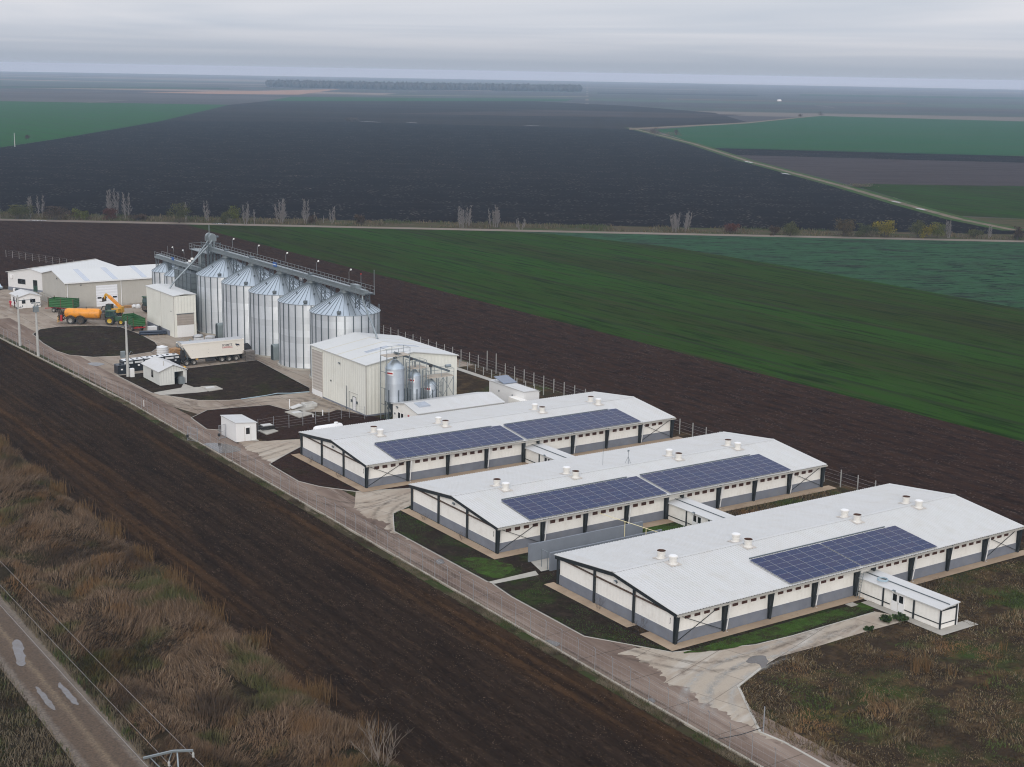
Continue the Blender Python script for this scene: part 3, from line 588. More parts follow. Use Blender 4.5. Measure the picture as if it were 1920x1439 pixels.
P6 = pix((925, 1097), (1010, 1081)) + [(100, 116.3), (133, 116.3), (133, 112), (82, 112), (82, 94)] + pix((1612, 1131), (1640, 1149), (1485, 1194), (1415, 1211), (1280, 1223), (1260, 1225), (1096, 1195), (960, 1121))
plot_soil = field_mat('plot_soil', [(0.036, 0.0265, 0.0205), ((0.034, 0.036, 0.015), 0.16, 1, .50, .64, .8), ((0.075, 0.053, 0.036), 0.5, 1, .52, .70, .8), ((0.013, 0.010, 0.009), 1.5, 1, .48, .68, .8)], bump=0.9, bscale=2.4, speck=((0.14, 0.11, 0.085), 2.2, 0.2, 0.5))
PATCH = [('P1', P1, 0.13, plot_soil, 'lens shaped island of dark soil in the upper yard'), ('P2', P2, 0.13, plot_soil, 'dark soil plot around the white hut'), ('P3', P3, 0.13, lawn_soil_brown, 'brown soil plot beside the small white cabin'),
         ('P4', P4, 0.13, lawn_soil_brown, 'reddish bare soil around the farthest barn'), ('P5', P5, 0.13, lawn_soil, 'dark soil with grass in front of the middle barn'), ('P6', P6, 0.13, lawn_soil, 'dark soil and green grass around the nearest barn')]
for nm, pts, z_, m_, lb in PATCH: flat('soil_plot', pts, z_, m_, lb)
kerb(P1 + P1[:1], 'pale kerb ringing the lens shaped soil island')
kerb([P2[0], P2[9], P2[8], P2[7], P2[6], P2[5]], 'pale kerb along the road side of the hut plot')
kerb(P2[0:4] + [P2[4]], 'pale kerb behind the hut and in front of the silos')
kerb(P3[0:6], 'pale kerb along the upper side of the cabin plot'); kerb([P3[0], P3[15], P3[14]], 'short kerb left of the cabin')
kerb([P4[0], P4[1], P4[2]], 'kerb at the corner of the farthest barn plot'); kerb([P4[0], P4[10], P4[9], P4[8], P4[7]], 'kerb along the road before the farthest barn')
kerb([P5[-2], P5[-1], P5[0], P5[1]], 'kerb along the road before the middle barn')
kerb([P6[0], P6[-1], P6[-2], P6[-3], P6[-4], P6[-5], P6[-6], P6[-7]], 'long kerb along the road before the nearest barn')
WK = pix((1700, 1166), (1625, 1187), (1530, 1216), (1427, 1255), (1384, 1289), (1425, 1375), (1470, 1394), (1570, 1450))
kerb(WK[3:], 'kerb between the road and the weedy corner')
flat('footpath', pix((915, 1094), (1004, 1073), (1010, 1081), (925, 1098)), 0.15, conc_slab, 'concrete footpath from the road to the grey wall', 'path')
flat('footpath', pix((288, 738), (340, 729), (344, 721), (364, 728), (404, 726), (418, 732), (372, 738), (300, 743)), 0.15, conc_slab, 'concrete path and slab before the white hut', 'path')
for pts, lb in ((pix((164, 683), (180, 681), (196, 684), (180, 688)), 'grey puddle in the upper yard road'), (pix((1398, 1240), (1412, 1233), (1430, 1232), (1438, 1238), (1437, 1250), (1428, 1254), (1420, 1247), (1404, 1245)), 'brown puddle on the pale fork near the annex'),
                (pix((1018, 1207), (1030, 1203), (1048, 1208), (1045, 1214), (1026, 1212)), 'grey puddle on the fence road'), (pix((1211, 1316), (1222, 1312), (1228, 1320), (1218, 1324)), 'small puddle low on the fence road'),
                (pix((376, 838), (398, 832), (440, 838), (452, 846), (420, 852), (395, 848)), 'wide shallow puddle beside the cabin'), (pix((816, 1052), (830, 1051), (834, 1058), (822, 1060)), 'small puddle on the road before the middle barn')):
    flat('puddle', soft(pts, 6, .15), 0.118, puddle_mat, lb, 'puddle')


def mark_mat(name, col, amt):
    m = bpy.data.materials.new(name); m.use_nodes = True; t = m.node_tree; L = t.links.new
    b = t.nodes['Principled BSDF']; b.inputs['Base Color'].default_value = (*col, 1); b.inputs['Roughness'].default_value = .9; b.inputs['Specular IOR Level'].default_value = 0
    at = N(t, 'ShaderNodeAttribute', attribute_name='fade'); tc = N(t, 'ShaderNodeTexCoord'); n = N(t, 'ShaderNodeTexNoise', i_Scale=1.1, i_Detail=5.0, i_Roughness=.7); L(tc.outputs['Object'], n.inputs['Vector'])
    mr = N(t, 'ShaderNodeMapRange', i_From_Min=.35, i_From_Max=.62, i_To_Max=amt); L(n.outputs[0], mr.inputs[0])
    mu = N(t, 'ShaderNodeMath', operation='MULTIPLY'); L(at.outputs['Fac'], mu.inputs[0]); L(mr.outputs[0], mu.inputs[1]); L(mu.outputs[0], b.inputs['Alpha']); return m


MK_D, MK_L = mark_mat('mark_dark', (.10, .08, .066), .42), mark_mat('mark_pale', (.44, .44, .42), .55)


def marks(path, width, m, label, z=.110):
    P_ = np.array(pix(*path)); q = []
    for i in range(len(P_) - 1):
        a, b, c, d = P_[max(i - 1, 0)], P_[i], P_[i + 1], P_[min(i + 2, len(P_) - 1)]
        for k in range(8): t = k / 8; q.append(.5 * (2 * b + (c - a) * t + (2 * a - 5 * b + 4 * c - d) * t * t + (3 * b - a - 3 * c + d) * t ** 3))
    q.append(P_[-1]); q = np.array(q); d = np.gradient(q, axis=0); d /= np.linalg.norm(d, axis=1)[:, None] + 1e-9; nn = np.stack([-d[:, 1], d[:, 0]], 1); V, F_, A = [], [], []
    for tr in (-.9, .9):
        k0 = len(V)
        for i in range(len(q)):
            for j, f in ((-1, 0), (0, 1), (1, 0)): p = q[i] + nn[i] * (tr + j * width / 2); V.append((p[0], p[1], z)); A.append(f * min(1, i / 5, (len(q) - 1 - i) / 5))
        for i in range(len(q) - 1):
            for j in (0, 1): F_.append((k0 + 3 * i + j, k0 + 3 * i + j + 1, k0 + 3 * i + j + 4, k0 + 3 * i + j + 3))
    o = quick('tyre_marks', m, np.array(V), np.array(F_), label, 'tyre marks', 'structure'); o.data.attributes.new('fade', 'FLOAT', 'POINT').data.foreach_set('value', A)


for path, w_, m_, lb in ((((1130, 1215), (1230, 1240), (1340, 1252), (1470, 1222), (1600, 1170)), .9, MK_D, 'dark tyre marks curving into the nearest fork'), (((1290, 1350), (1312, 1290), (1360, 1252), (1450, 1222), (1620, 1160)), 1.1, MK_L, 'pale tyre marks sweeping up the nearest fork'), (((1362, 1350), (1352, 1300), (1388, 1262), (1470, 1226)), .9, MK_L, 'short pale tyre marks at the inner corner of the nearest fork'),
                         (((560, 925), (640, 948), (710, 945), (768, 925)), .9, MK_D, 'dark tyre marks curving between the two far barns'), (((735, 1015), (715, 985), (725, 955), (770, 930)), .9, MK_D, 'dark tyre marks turning beside the middle barn'), (((400, 870), (470, 860), (520, 845), (560, 832)), .9, MK_D, 'dark tyre marks below the small cabin'),
                         (((120, 690), (230, 725), (330, 772), (430, 830)), .8, MK_D, 'long dark tyre marks on the upper road'), (((300, 757), (400, 768), (500, 752), (600, 752)), .9, MK_D, 'dark tyre marks leading to the mill yard'), (((150, 600), (250, 640), (320, 650)), .8, MK_D, 'faint tyre marks beside the soil island'), (((560, 742), (600, 756), (650, 772)), 1.4, MK_D, 'dark wet stains before the mill'),
                         (((640, 960), (800, 1060), (960, 1160)), 1.0, MK_D, 'long dark wheel track on the fence road'), (((1000, 1195), (1150, 1285), (1300, 1370)), 1.0, MK_D, 'dark wheel track on the lower fence road'), (((1500, 1200), (1560, 1180), (1620, 1163)), 1.5, MK_D, 'muddy wheel marks near the annex')):
    marks(path, w_, m_, lb)

# lane on the left, ditch
def lane_mat():
    m = bpy.data.materials.new('lane'); m.use_nodes = True; t = m.node_tree; L = t.links.new
    b = t.nodes['Principled BSDF']; b.inputs['Roughness'].default_value = 0.9
    tc = N(t, 'ShaderNodeTexCoord'); s = N(t, 'ShaderNodeSeparateXYZ'); L(tc.outputs['Object'], s.inputs[0])
    n = N(t, 'ShaderNodeTexNoise', i_Scale=0.9, i_Detail=6.0, i_Roughness=0.7); L(tc.outputs['Object'], n.inputs['Vector'])
    k = N(t, 'ShaderNodeMath', operation='MULTIPLY_ADD'); L(n.outputs[0], k.inputs[0]); k.inputs[1].default_value = 0.9; L(s.outputs[0], k.inputs[2])
    mr = N(t, 'ShaderNodeMapRange', i_From_Min=28.8 + .45, i_From_Max=33.6 + .45); L(k.outputs[0], mr.inputs[0])
    r = N(t, 'ShaderNodeValToRGB'); L(mr.outputs[0], r.inputs[0]); e = r.color_ramp.elements
    st = [(0, (.19, .15, .115)), (.12, (.17, .135, .105)), (.2, (.100, .064, .038)), (.40, (.108, .070, .042)), (.50, (.180, .128, .080)), (.58, (.100, .064, .038)), (.80, (.104, .068, .042)), (.88, (.17, .135, .105)), (1, (.2, .16, .12))]
    while len(e) < len(st): e.new(.5)
    for q, (p, c) in zip(e, st): q.position = p; q.color = (*c, 1)
    n2 = N(t, 'ShaderNodeTexNoise', i_Scale=5.0, i_Detail=5.0, i_Roughness=0.75); L(tc.outputs['Object'], n2.inputs['Vector'])
    m2 = N(t, 'ShaderNodeMapRange', i_From_Min=0.3, i_From_Max=0.75, i_To_Min=0.30, i_To_Max=1.15); L(n2.outputs[0], m2.inputs[0])
    v = N(t, 'ShaderNodeVectorMath', operation='SCALE'); L(r.outputs[0], v.inputs[0]); L(m2.outputs[0], v.inputs['Scale']); L(v.outputs[0], b.inputs['Base Color'])
    bp = N(t, 'ShaderNodeBump', i_Strength=0.6, i_Distance=0.08); L(n2.outputs[0], bp.inputs['Height']); L(bp.outputs[0], b.inputs['Normal'])
    return m


flat('lane', [(28.8, 30), (33.6, 30), (33.6, 420), (28.8, 420)], 0.06, lane_mat(), 'rutted dirt lane at the lower left corner', 'road')
water = mat('water', (0.115, 0.108, 0.110), 0.12, var=0.9, vscale=1.2, col2=(0.085, 0.066, 0.052))
for pts, lb in (([(30.3, 121.4), (30.7, 120.8), (31.2, 122.3), (31.7, 124.4), (31.9, 126.6), (31.4, 126.9), (30.8, 124.8)], 'large pale puddle on the dirt lane'), ([(31.9, 112.2), (32.1, 110.4), (32.4, 111.2), (32.45, 113.5), (32.3, 115.6), (32.0, 114.8)], 'slim puddle on the right rut of the dirt lane'), ([(30.05, 111.3), (30.35, 110.4), (30.5, 112.6), (30.45, 115.6), (30.15, 115.2)], 'slim puddle on the left rut of the dirt lane')):
    flat('puddle', soft(pts, 8, .12), 0.075, water, lb, 'puddle')
ditch_soil = field_mat('ditch_soil', [(0.030, 0.023, 0.015), ((0.025, 0.028, 0.010), 0.15, 3, .48, .64, .8), ((0.055, 0.042, 0.027), 0.7, 1, .48, .7, .8), ((0.014, 0.011, 0.009), 1.4, 1, .48, .7, .8)], angle=ROW_V, bump=1.0, bscale=2)


def ditch_h(u, v):
    e = np.clip((u - 34.0) / 2.5, 0, 1) * np.clip((49.3 - u) / 2.0, 0, 1)
    big = (vnoise(u, v, 0.22, 4) - 0.35) * 1.6 + (vnoise(u, v, 0.6, 6) - .5) * 0.7 + (vnoise(u, v, 1.6, 7) - .5) * .25
    gully = -0.45 * np.exp(-((u - 38.6 - 1.0 * vnoise(v * 0, v, 0.06, 8)) / 1.6) ** 2)
    return np.maximum(e * (0.7 + big * 0.5 + gully), 0.03)


relief('ditch_bank', 33.9, 49.4, 55, 250, 0.4, ditch_h, ditch_soil, 'overgrown ditch bank between the dirt lane and the ploughed strip', base=0.05)
flat('lane_verge', [(-60, 30), (28.9, 30), (28.9, 420), (-60, 420)], 0.05, ditch_soil, 'rough grass left of the dirt lane')
flat('ditch_bank', [(33.9, 249.5), (48.7, 249.5), (48.7, 420), (33.9, 420)], 0.05, ditch_soil, 'far end of the overgrown ditch')


def blades(name, m, u, v, z, length, width, lean, dirx, diry, label, cat='grass', seed=1):
    """stalks bending over: arrays of roots, lengths, lean (0 upright - 1 lying) and lean direction"""
    n = len(u); r = np.random.RandomState(seed)
    ang = r.rand(n) * math.pi
    wx, wy = np.cos(ang) * width / 2, np.sin(ang) * width / 2
    q = np.hypot(dirx, diry) + 1e-6; dx, dy = dirx / q, diry / q
    vs = np.empty((n, 6, 3), np.float32)
    for k, (t, wf) in enumerate(((0, 1.0), (0.55, 0.8), (1.0, 0.18))):
        out = length * lean * (t ** 1.5) * 0.9; up = length * t * np.sqrt(np.clip(1 - (lean * t * .93) ** 2, 0.03, 1)) * (1 - 0.35 * lean * t)
        for j, sg in ((0, -1), (1, 1)):
            vs[:, 2 * k + j, 0] = u + dx * out + sg * wx * wf; vs[:, 2 * k + j, 1] = v + dy * out + sg * wy * wf; vs[:, 2 * k + j, 2] = z + up
    b_ = (np.arange(n) * 6)[:, None]
    fs = np.concatenate([b_ + np.array([[0, 1, 3, 2]]), b_ + np.array([[2, 3, 5, 4]])], 0)
    return quick(name, m, vs.reshape(-1, 3), fs, label, cat, 'stuff')


rs = np.random.RandomState(5)
reed_m = blade_mat('reed_m', [(0.024, 0.015, 0.010), (0.088, 0.057, 0.035), (0.150, 0.102, 0.066), (0.110, 0.064, 0.031), (0.23, 0.168, 0.115)], [((0.055, 0.062, 0.017), .53, .63), ((0.13, 0.070, 0.028), .55, .65), ((0.030, 0.020, 0.013), .52, .66)], 0.16, 0.8)
n = 150000
v = 60 + (rs.rand(n) ** 1.7) * 165; u = 34.3 + rs.rand(n) * 15.2
keep = (vnoise(u, v, 0.35, 9) > 0.10); u, v = u[keep], v[keep]; n = len(u)
hh = 0.5 + 1.25 * vnoise(u, v, 0.30, 12) ** 1.2; hh *= 0.7 + 0.6 * rs.rand(n)
gl = np.exp(-((u - 38.6) / 2.4) ** 2); hh *= 1 - 0.5 * gl
hh *= np.clip((49.9 - u) / 1.2, 0.35, 1) * np.clip((u - 34.0) / 1.2, 0.3, 1)
sw = (vnoise(u, v, 0.15, 14) - 0.5) * 4.4 + (vnoise(u, v, .6, 16) - .5) * 2
sw = sw + 0.15 + rs.randn(n) * (.25 + .6 * (vnoise(u, v, .25, 17) > .55)); dx = np.cos(sw); dy = np.sin(sw)
blades('reeds', reed_m, u, v, ditch_h(u, v) + 0.03, hh, 0.035 + 0.03 * rs.rand(n), np.clip(0.66 + 0.5 * (vnoise(u, v, 0.2, 15) - .5) + rs.randn(n) * .12, 0.1, 0.98), dx, dy, 'dry lodged reeds and grass filling the ditch', 'reeds')
# upright reed plumes along the field edge
tan_m = blade_mat('tan_m', [(0.075, 0.042, 0.018), (0.15, 0.090, 0.040), (0.11, 0.066, 0.030), (0.20, 0.13, 0.065)])
cl = [(48.4, 178), (47.2, 192), (48.2, 196), (49.0, 152), (48.8, 149.5), (48.6, 131), (48.9, 129.4), (49.0, 133), (49.2, 113), (49.0, 100), (49.0, 161), (48.5, 170), (46.8, 188), (48.8, 141), (49.2, 92), (48.7, 122)]
uu, vv = [], []
for a, b_ in cl:
    k = rs.randint(50, 260); uu.append(a + rs.randn(k) * .6); vv.append(b_ + rs.randn(k) * (.4 + 1.1 * rs.rand()))
uu, vv = np.concatenate(uu), np.concatenate(vv); n = len(uu)
blades('reeds', tan_m, uu, vv, np.full(n, 0.1), 1.3 + 1.0 * rs.rand(n), 0.05, np.clip(0.18 + rs.randn(n) * .12, 0, .6), rs.randn(n), rs.randn(n), 'upright orange tan reed tufts along the ploughed strip', 'reeds')
# lane edges: short green and tan grass
edge_m = blade_mat('edge_m', [(0.030, 0.055, 0.012), (0.050, 0.078, 0.020), (0.090, 0.075, 0.035), (0.13, 0.10, 0.06)], [((0.16, 0.125, 0.088), .42, .52), ((0.050, 0.034, 0.022), .52, .60)], 0.25, 0.85)
n = 42000; v = 60 + rs.rand(n) ** 1.5 * 130; side = rs.rand(n) < 0.3
u = np.where(side, 33.4 + np.abs(rs.randn(n)) * .9, 29.0 - np.abs(rs.rand(n)) * 7)
blades('grass', edge_m, u, v, np.full(n, 0.05), 0.25 + 0.5 * rs.rand(n) * (0.5 + vnoise(u, v, .5, 21)), 0.045, np.clip(0.45 + rs.randn(n) * .2, 0, .95), rs.randn(n) + .3, rs.randn(n), 'short green and tan grass lining the dirt lane', 'grass', 3)
# weeds of the lower right corner
weed_m = blade_mat('weed_m', [(0.030, 0.021, 0.013), (0.110, 0.074, 0.040), (0.17, 0.112, 0.058), (0.080, 0.070, 0.030), (0.30, 0.24, 0.165)], [((0.055, 0.095, 0.020), .54, .62), ((0.048, 0.034, 0.022), .54, .66), ((0.20, 0.11, 0.048), .58, .70)], 0.17, 0.85)
WEED = [WK[0], WK[1], WK[2], WK[3], WK[4], WK[5], WK[6], (79, 62), (79, 50), (137, 50), (137, 114), (111, 114), (110.5, 93), (110.6, 83.0), (107.0, 81.6)]
n = 150000; u = 77.5 + rs.rand(n) * 58; v = 50 + rs.rand(n) * 62
k = inside(WEED, u, v) & ~((u > 82) & (u < 134.2) & (v > 92.6) & (v < 113.6)) & ~((u > 106.4) & (u < 110.6) & (v > 82.2)) & (vnoise(u, v, .5, 31) > .22)
u, v = u[k], v[k]; n = len(u)
hh = (0.14 + 0.62 * vnoise(u, v, .28, 33) ** 2) * (0.6 + 0.8 * rs.rand(n))
blades('weeds', weed_m, u, v, np.full(n, 0.06), hh, 0.03 + .025 * rs.rand(n), np.clip(0.72 + rs.randn(n) * .2, 0.1, .97), np.cos(vnoise(u, v, .3, 35) * 12 + rs.randn(n) * .9), np.sin(vnoise(u, v, .3, 35) * 12 + rs.randn(n) * .9), 'brown and green weeds covering the lower right corner', 'weeds', 4)
stalk = []
for px, py, k, h in ((1717, 1262, 26, 2.0), (1736, 1262, 30, 2.2), (1782, 1268, 14, 1.1), (1850, 1290, 16, 1.0), (1500, 1245, 10, .8), (1560, 1300, 12, .9), (1880, 1220, 14, 1.1)):
    q = gp(px, py); stalk.append((q[0] + rs.randn(k) * .22, q[1] + rs.randn(k) * .22, h * (.7 + .4 * rs.rand(k))))
u, v, hh = (np.concatenate([s_[i] for s_ in stalk]) for i in range(3)); n = len(u)
blades('weeds', tan_m, u, v, np.full(n, 0.06), hh, 0.05, np.clip(.2 + rs.randn(n) * .1, 0, .6), rs.randn(n), rs.randn(n), 'tall tan dry stalks standing in the weedy corner', 'weeds', 6)
# lawn grass around the barns
lawn_m = blade_mat('lawn_m', [(0.030, 0.065, 0.013), (0.048, 0.105, 0.020), (0.065, 0.12, 0.027), (0.075, 0.070, 0.032)])
n = 120000; u = 76 + rs.rand(n) * 32; v = 86 + rs.rand(n) * 62
inn = (inside(P6, u, v) | inside(P5, u, v)) & ~((u > 81.2) & (v > 92.4) & (v < 114)) & ~((u > 81.2) & (v > 122.3) & (v < 143.6))
den = np.clip((vnoise(u, v, .33, 41) - .46) * 4.5, 0, 1) * np.where(v > 95, .75, 1) + np.where((v < 92.4) & (u > 82.4), 0.85, 0) + .9 * np.exp(-(((u - 78.8) / 2.0) ** 2 + ((v - 121) / 3.2) ** 2)) * np.where(u > 77.8, 1, 0)
k = inn & (rs.rand(n) < den) & ~((v > 115.8) & (v < 117.8)) & ~((u > 84) & (v > 114) & (v < 120.2)); u, v = u[k], v[k]; n = len(u)
blades('grass', lawn_m, u, v, np.full(n, 0.13), 0.05 + 0.09 * rs.rand(n), 0.035, np.clip(.4 + rs.randn(n) * .2, 0, .9), rs.randn(n), rs.randn(n), 'fresh green grass in the plots before the barns', 'grass', 7)
lg = field_mat('lawn_green', [(0.046, 0.084, 0.018), ((0.040, 0.034, 0.020), 0.42, 1, .44, .58, .95), ((0.075, 0.135, 0.03), 1.3, 1, .5, .7, .7)], bump=.8, bscale=4)
flat('lawn', soft([(83.6, 92.35), (106.0, 92.35), (106.0, 91.2)] + pix((1640, 1150.5), (1485, 1196), (1415, 1213), (1300, 1224))[:0] + [(105.8, 90.6), (98, 90.4), (92, 90.2), (87, 90.6), (84.2, 91.4)], 5, .25, 1), .142, lg, 'bright grass strip in front of the nearest barn', 'lawn')
flat('lawn', soft([(78.1, 117.9), (80.5, 118.1), (82.0, 119.5), (81.2, 122.5), (79.6, 124.5), (78.2, 123.5)], 6, .3, 2), .142, lg, 'bright grass patch beside the footpath', 'lawn')
flat('lawn', soft([(100.5, 117.5), (107.0, 117.5), (106.6, 122.2), (100.8, 122.2)], 5, .25, 3), .142, lg, 'grass patch between middle barn and grey walls', 'lawn')
n = 34000; u = 71.55 + 1.2 * rs.rand(n) ** 1.2; v = 58 + rs.rand(n) ** 1.3 * 160; k = vnoise(u, v, .4, 81) > .3; u, v = u[k], v[k]; n = len(u)
blades('grass', edge_m, u, v, np.full(n, .14), .10 + .28 * rs.rand(n), .035, np.clip(.5 + rs.randn(n) * .25, 0, .95), rs.randn(n), rs.randn(n), 'tufty grass along the foot of the front fence', 'grass', 11)
# scrub between middle and nearest barn, behind
u = 108 + rs.rand(9000) * 25; v = 114.5 + rs.rand(9000) * 7.5
blades('weeds', weed_m, u, v, np.full(9000, 0.12), .2 + .5 * rs.rand(9000), .045, np.clip(.45 + rs.randn(9000) * .2, 0, .9), rs.randn(9000), rs.randn(9000), 'dry brown scrub in the gap behind the nearest barn', 'weeds', 8)
# rough grass along the farm road
n = 26000; t_ = -330 + rs.rand(n) * 800; q = rs.rand(n) * 18 + 5.8
pu_ = ROAD_A.x + RD.x * t_ + RN.x * q; pv_ = ROAD_A.y + RD.y * t_ + RN.y * q
k = vnoise(pu_, pv_, .09, 51) > .4; pu_, pv_ = pu_[k], pv_[k]; n = len(pu_)
verge_b = blade_mat('verge_b', [(0.060, 0.045, 0.026), (0.13, 0.10, 0.062), (0.045, 0.055, 0.018), (0.16, 0.125, 0.085), (0.05, 0.034, 0.024)], [((0.038, 0.058, 0.016), .52, .62)], 0.05, .8)
blades('grass', verge_b, pu_, pv_, np.full(n, .05), .5 + 1.3 * vnoise(pu_, pv_, .12, 52) * rs.rand(n), .22, np.clip(.3 + rs.randn(n) * .2, 0, .9), rs.randn(n), rs.randn(n), 'tall rough grass along the farm road', 'grass', 9)

# ================================================================== BARNS
BW, HE, HR, EX, OY, BAY, CORR = 18.78, 3.25, 4.33, 0.27, 0.42, 6.0, 2.32
BL = 8 * BAY + CORR
SL = (HR - HE) / (BW / 2)


def rz(v):                                        # underside of the barn roof over local y
    return HE + SL * (v if v < BW / 2 else BW - v)


def corrugated(u0, u1, step, lo, hi, t=0.05, dep=0.045):
    """two-line corrugated sheet from line lo=(y,z) to hi=(y,z), ribs along the slope"""
    b = MB(); n = int(round((u1 - u0) / step)); st = (u1 - u0) / n; prof = []
    for i in range(n):
        x = u0 + i * st
        prof += [(x, 0), (x + st * .55, 0), (x + st * .68, dep), (x + st * .87, dep)]
    prof.append((u1, 0)); m = len(prof)
    for dz in (t, 0):
        for y, z in (lo, hi): b.add([(x, y, z + h + dz) for x, h in prof])
    for i in range(m - 1):
        b.face(i, i + 1, m + i + 1, m + i); b.face(2 * m + i + 1, 2 * m + i, 3 * m + i, 3 * m + i + 1)
        b.face(i + 1, i, 2 * m + i, 2 * m + i + 1); b.face(m + i, m + i + 1, 3 * m + i + 1, 3 * m + i)
    b.face(0, m, 3 * m, 2 * m); b.face(m - 1, 3 * m - 1, 4 * m - 1, 2 * m - 1)
    return b


def floodlight(parent, p, d=(-1, 0)):
    b = MB().box(-.10, .10, -.16, .16, -.13, .13); o = b.build('floodlight', MATS['zinc_dark'], parent); o.location = p
    g_ = MB().box(-.12, -.10, -.13, .13, -.10, .10).build('lens', lamp_white, o); o.rotation_euler = (0, R(-30), math.atan2(-d[1], -d[0]))
    return o


def make_barn(loc):
    t = thing('barn', None, 'barn', loc)
    p = [(.25, 1.15), (BW - .25, 1.15), (BW - .25, rz(.25) - .03), (BW / 2, HR - .04), (.25, rz(.25) - .03)]
    MB().prism(p, .12, BL - .12).build('wall', white_panel, t)
    MB().box(.06, BL - .06, .19, BW - .19, 0, 1.2).build('plinth', plinth_grey, t)
    b = corrugated(-EX, BL + EX, 0.36, (-OY, rz(-OY) + .02), (BW / 2 - .02, HR + .02))
    b2 = corrugated(-EX, BL + EX, 0.36, (BW + OY, rz(-OY) + .02), (BW / 2 + .02, HR + .02))
    k = b.add(b2.v); b.f += [tuple(i + k for i in f) for f in b2.f]; b.m += b2.m
    b.build('roof', white_roof, t)
    zc = HR + .02 + .095
    MB().slab([(-EX, BW / 2 - .26, zc - .022), (BL + EX, BW / 2 - .26, zc - .022), (BL + EX, BW / 2, zc + .01), (-EX, BW / 2, zc + .01)], .012).slab([(-EX, BW / 2, zc + .012), (BL + EX, BW / 2, zc + .012), (BL + EX, BW / 2 + .26, zc - .022), (-EX, BW / 2 + .26, zc - .022)], .012).build('ridge_cap', white_roof, t)
    for x, sg in ((-.02, -1), (BL + .02, 1)):     # rafters closing the gables
        for a, c in (((-.35, 0), (BW / 2, 0)), ((BW + .35, 0), (BW / 2, 0))):
            za, zb = rz(min(a[0], BW - a[0])), HR
            bb = MB(); y0, y1 = a[0], c[0]; w = .13
            pr = [(y0, za - .42), (y1, zb - .42), (y1, zb), (y0, za)]
            bb.prism(pr, x - w, x + w); bb.build('gable_beam', dark_steel, t)
        for i in range(3):
            y = BW - BW * i / 3; hh = rz(y) - .4
            MB().box(x - .11, x + .11, y - .1 if i else y - .16, y + .1 if i else y + .02, 0, hh).build('gable_post', dark_steel, t)
        MB().box(x - .06, x + .08, .15, BW - .15, 2.93, 3.05).build('gable_rail', brown_rail, t)
    xs = [i * BAY if i <= 4 else (i - 1) * BAY + CORR for i in range(10)]
    for i, x in enumerate(xs):                    # tapered frame columns, wide at the eaves
        w = .13 if i not in (0, 9) else .15
        bb = MB(); top = .36 if i not in (0, 9) else .28
        pr = [(.24, 0), (-.02, 0), (-top, HE - .28), (-top, HE - .03), (.24, HE + .02)]
        bb.prism(pr, x - .03, x + .03)            # web
        bb.prism([(-.02, 0), (-.06, 0), (-top - .04, HE - .28), (-top - .04, HE - .05), (-top, HE - .05), (-top, HE - .28)], x - w, x + w)
        bb.prism([(.24, 0), (.185, 0), (.185, HE - .02), (.24, HE)], x - w, x + w)
        bb.build('column', dark_steel, t)
    for k in range(9):
        a, c = xs[k], xs[k + 1]
        MB().box(a + .13, c - .13, .10, .18, 2.86, 2.97).build('eave_strut', dark_steel, t)
        if k == 4: continue
        offs = [1.55, 2.75, 3.95, 5.15] if k not in (3, 8) else [1.5, 2.75, 3.95]
        for q in offs:
            f = MB(); x0, x1, z0, z1 = a + q - .33, a + q + .33, 2.36, 2.72
            f.box(x0, x1, .165, .25, z0, z0 + .05); f.box(x0, x1, .165, .25, z1 - .05, z1); f.box(x0, x0 + .05, .165, .25, z0 + .05, z1 - .05); f.box(x1 - .05, x1, .165, .25, z0 + .05, z1 - .05)
            f.box(x0 + .05, x1 - .05, .17, .2, (z0 + z1) / 2 - .02, (z0 + z1) / 2 + .02)
            fo = f.build('window', vent_red, t); MB().box(x0 + .05, x1 - .05, .215, .245, z0 + .05, z1 - .05).build('vent_grille', rust_in, fo)
    for a, c in ((xs[0], xs[1]), (xs[8], xs[9])):
        MB().bar((a + .1, .1, HE - .25), (c - .1, .1, .35), .05).build('brace', dark_steel, t); MB().bar((a + .1, .12, .25), (c - .1, .12, HE - .3), .05).build('brace', dark_steel, t)
    zg = rz(-OY)
    g_ = MB().prism([(-OY - .16, zg - .16), (-OY + .02, zg - .19), (-OY + .02, zg - .17), (-OY - .14, zg - .14), (-OY - .14, zg + .0), (-OY - .16, zg + .0)], -EX, BL + EX)
    g_.prism([(-OY + .03, zg - .19), (-.28, rz(-.28) - .26), (-.28, rz(-.28) - .24), (-OY + .03, zg - .02)], -EX + .02, BL + EX - .02); g_.build('gutter', gutter_grey, t)
    for i in (1, 3, 6, 8):
        x = xs[i] + .26
        MB().tube([(x, -OY - .06, zg - .15), (x, -OY - .06, zg - .35), (x, -.12, .35), (x, -.12, .12), (x + .05, -.5, .08)], .06, 8).build('downpipe', plain_white, t, True)
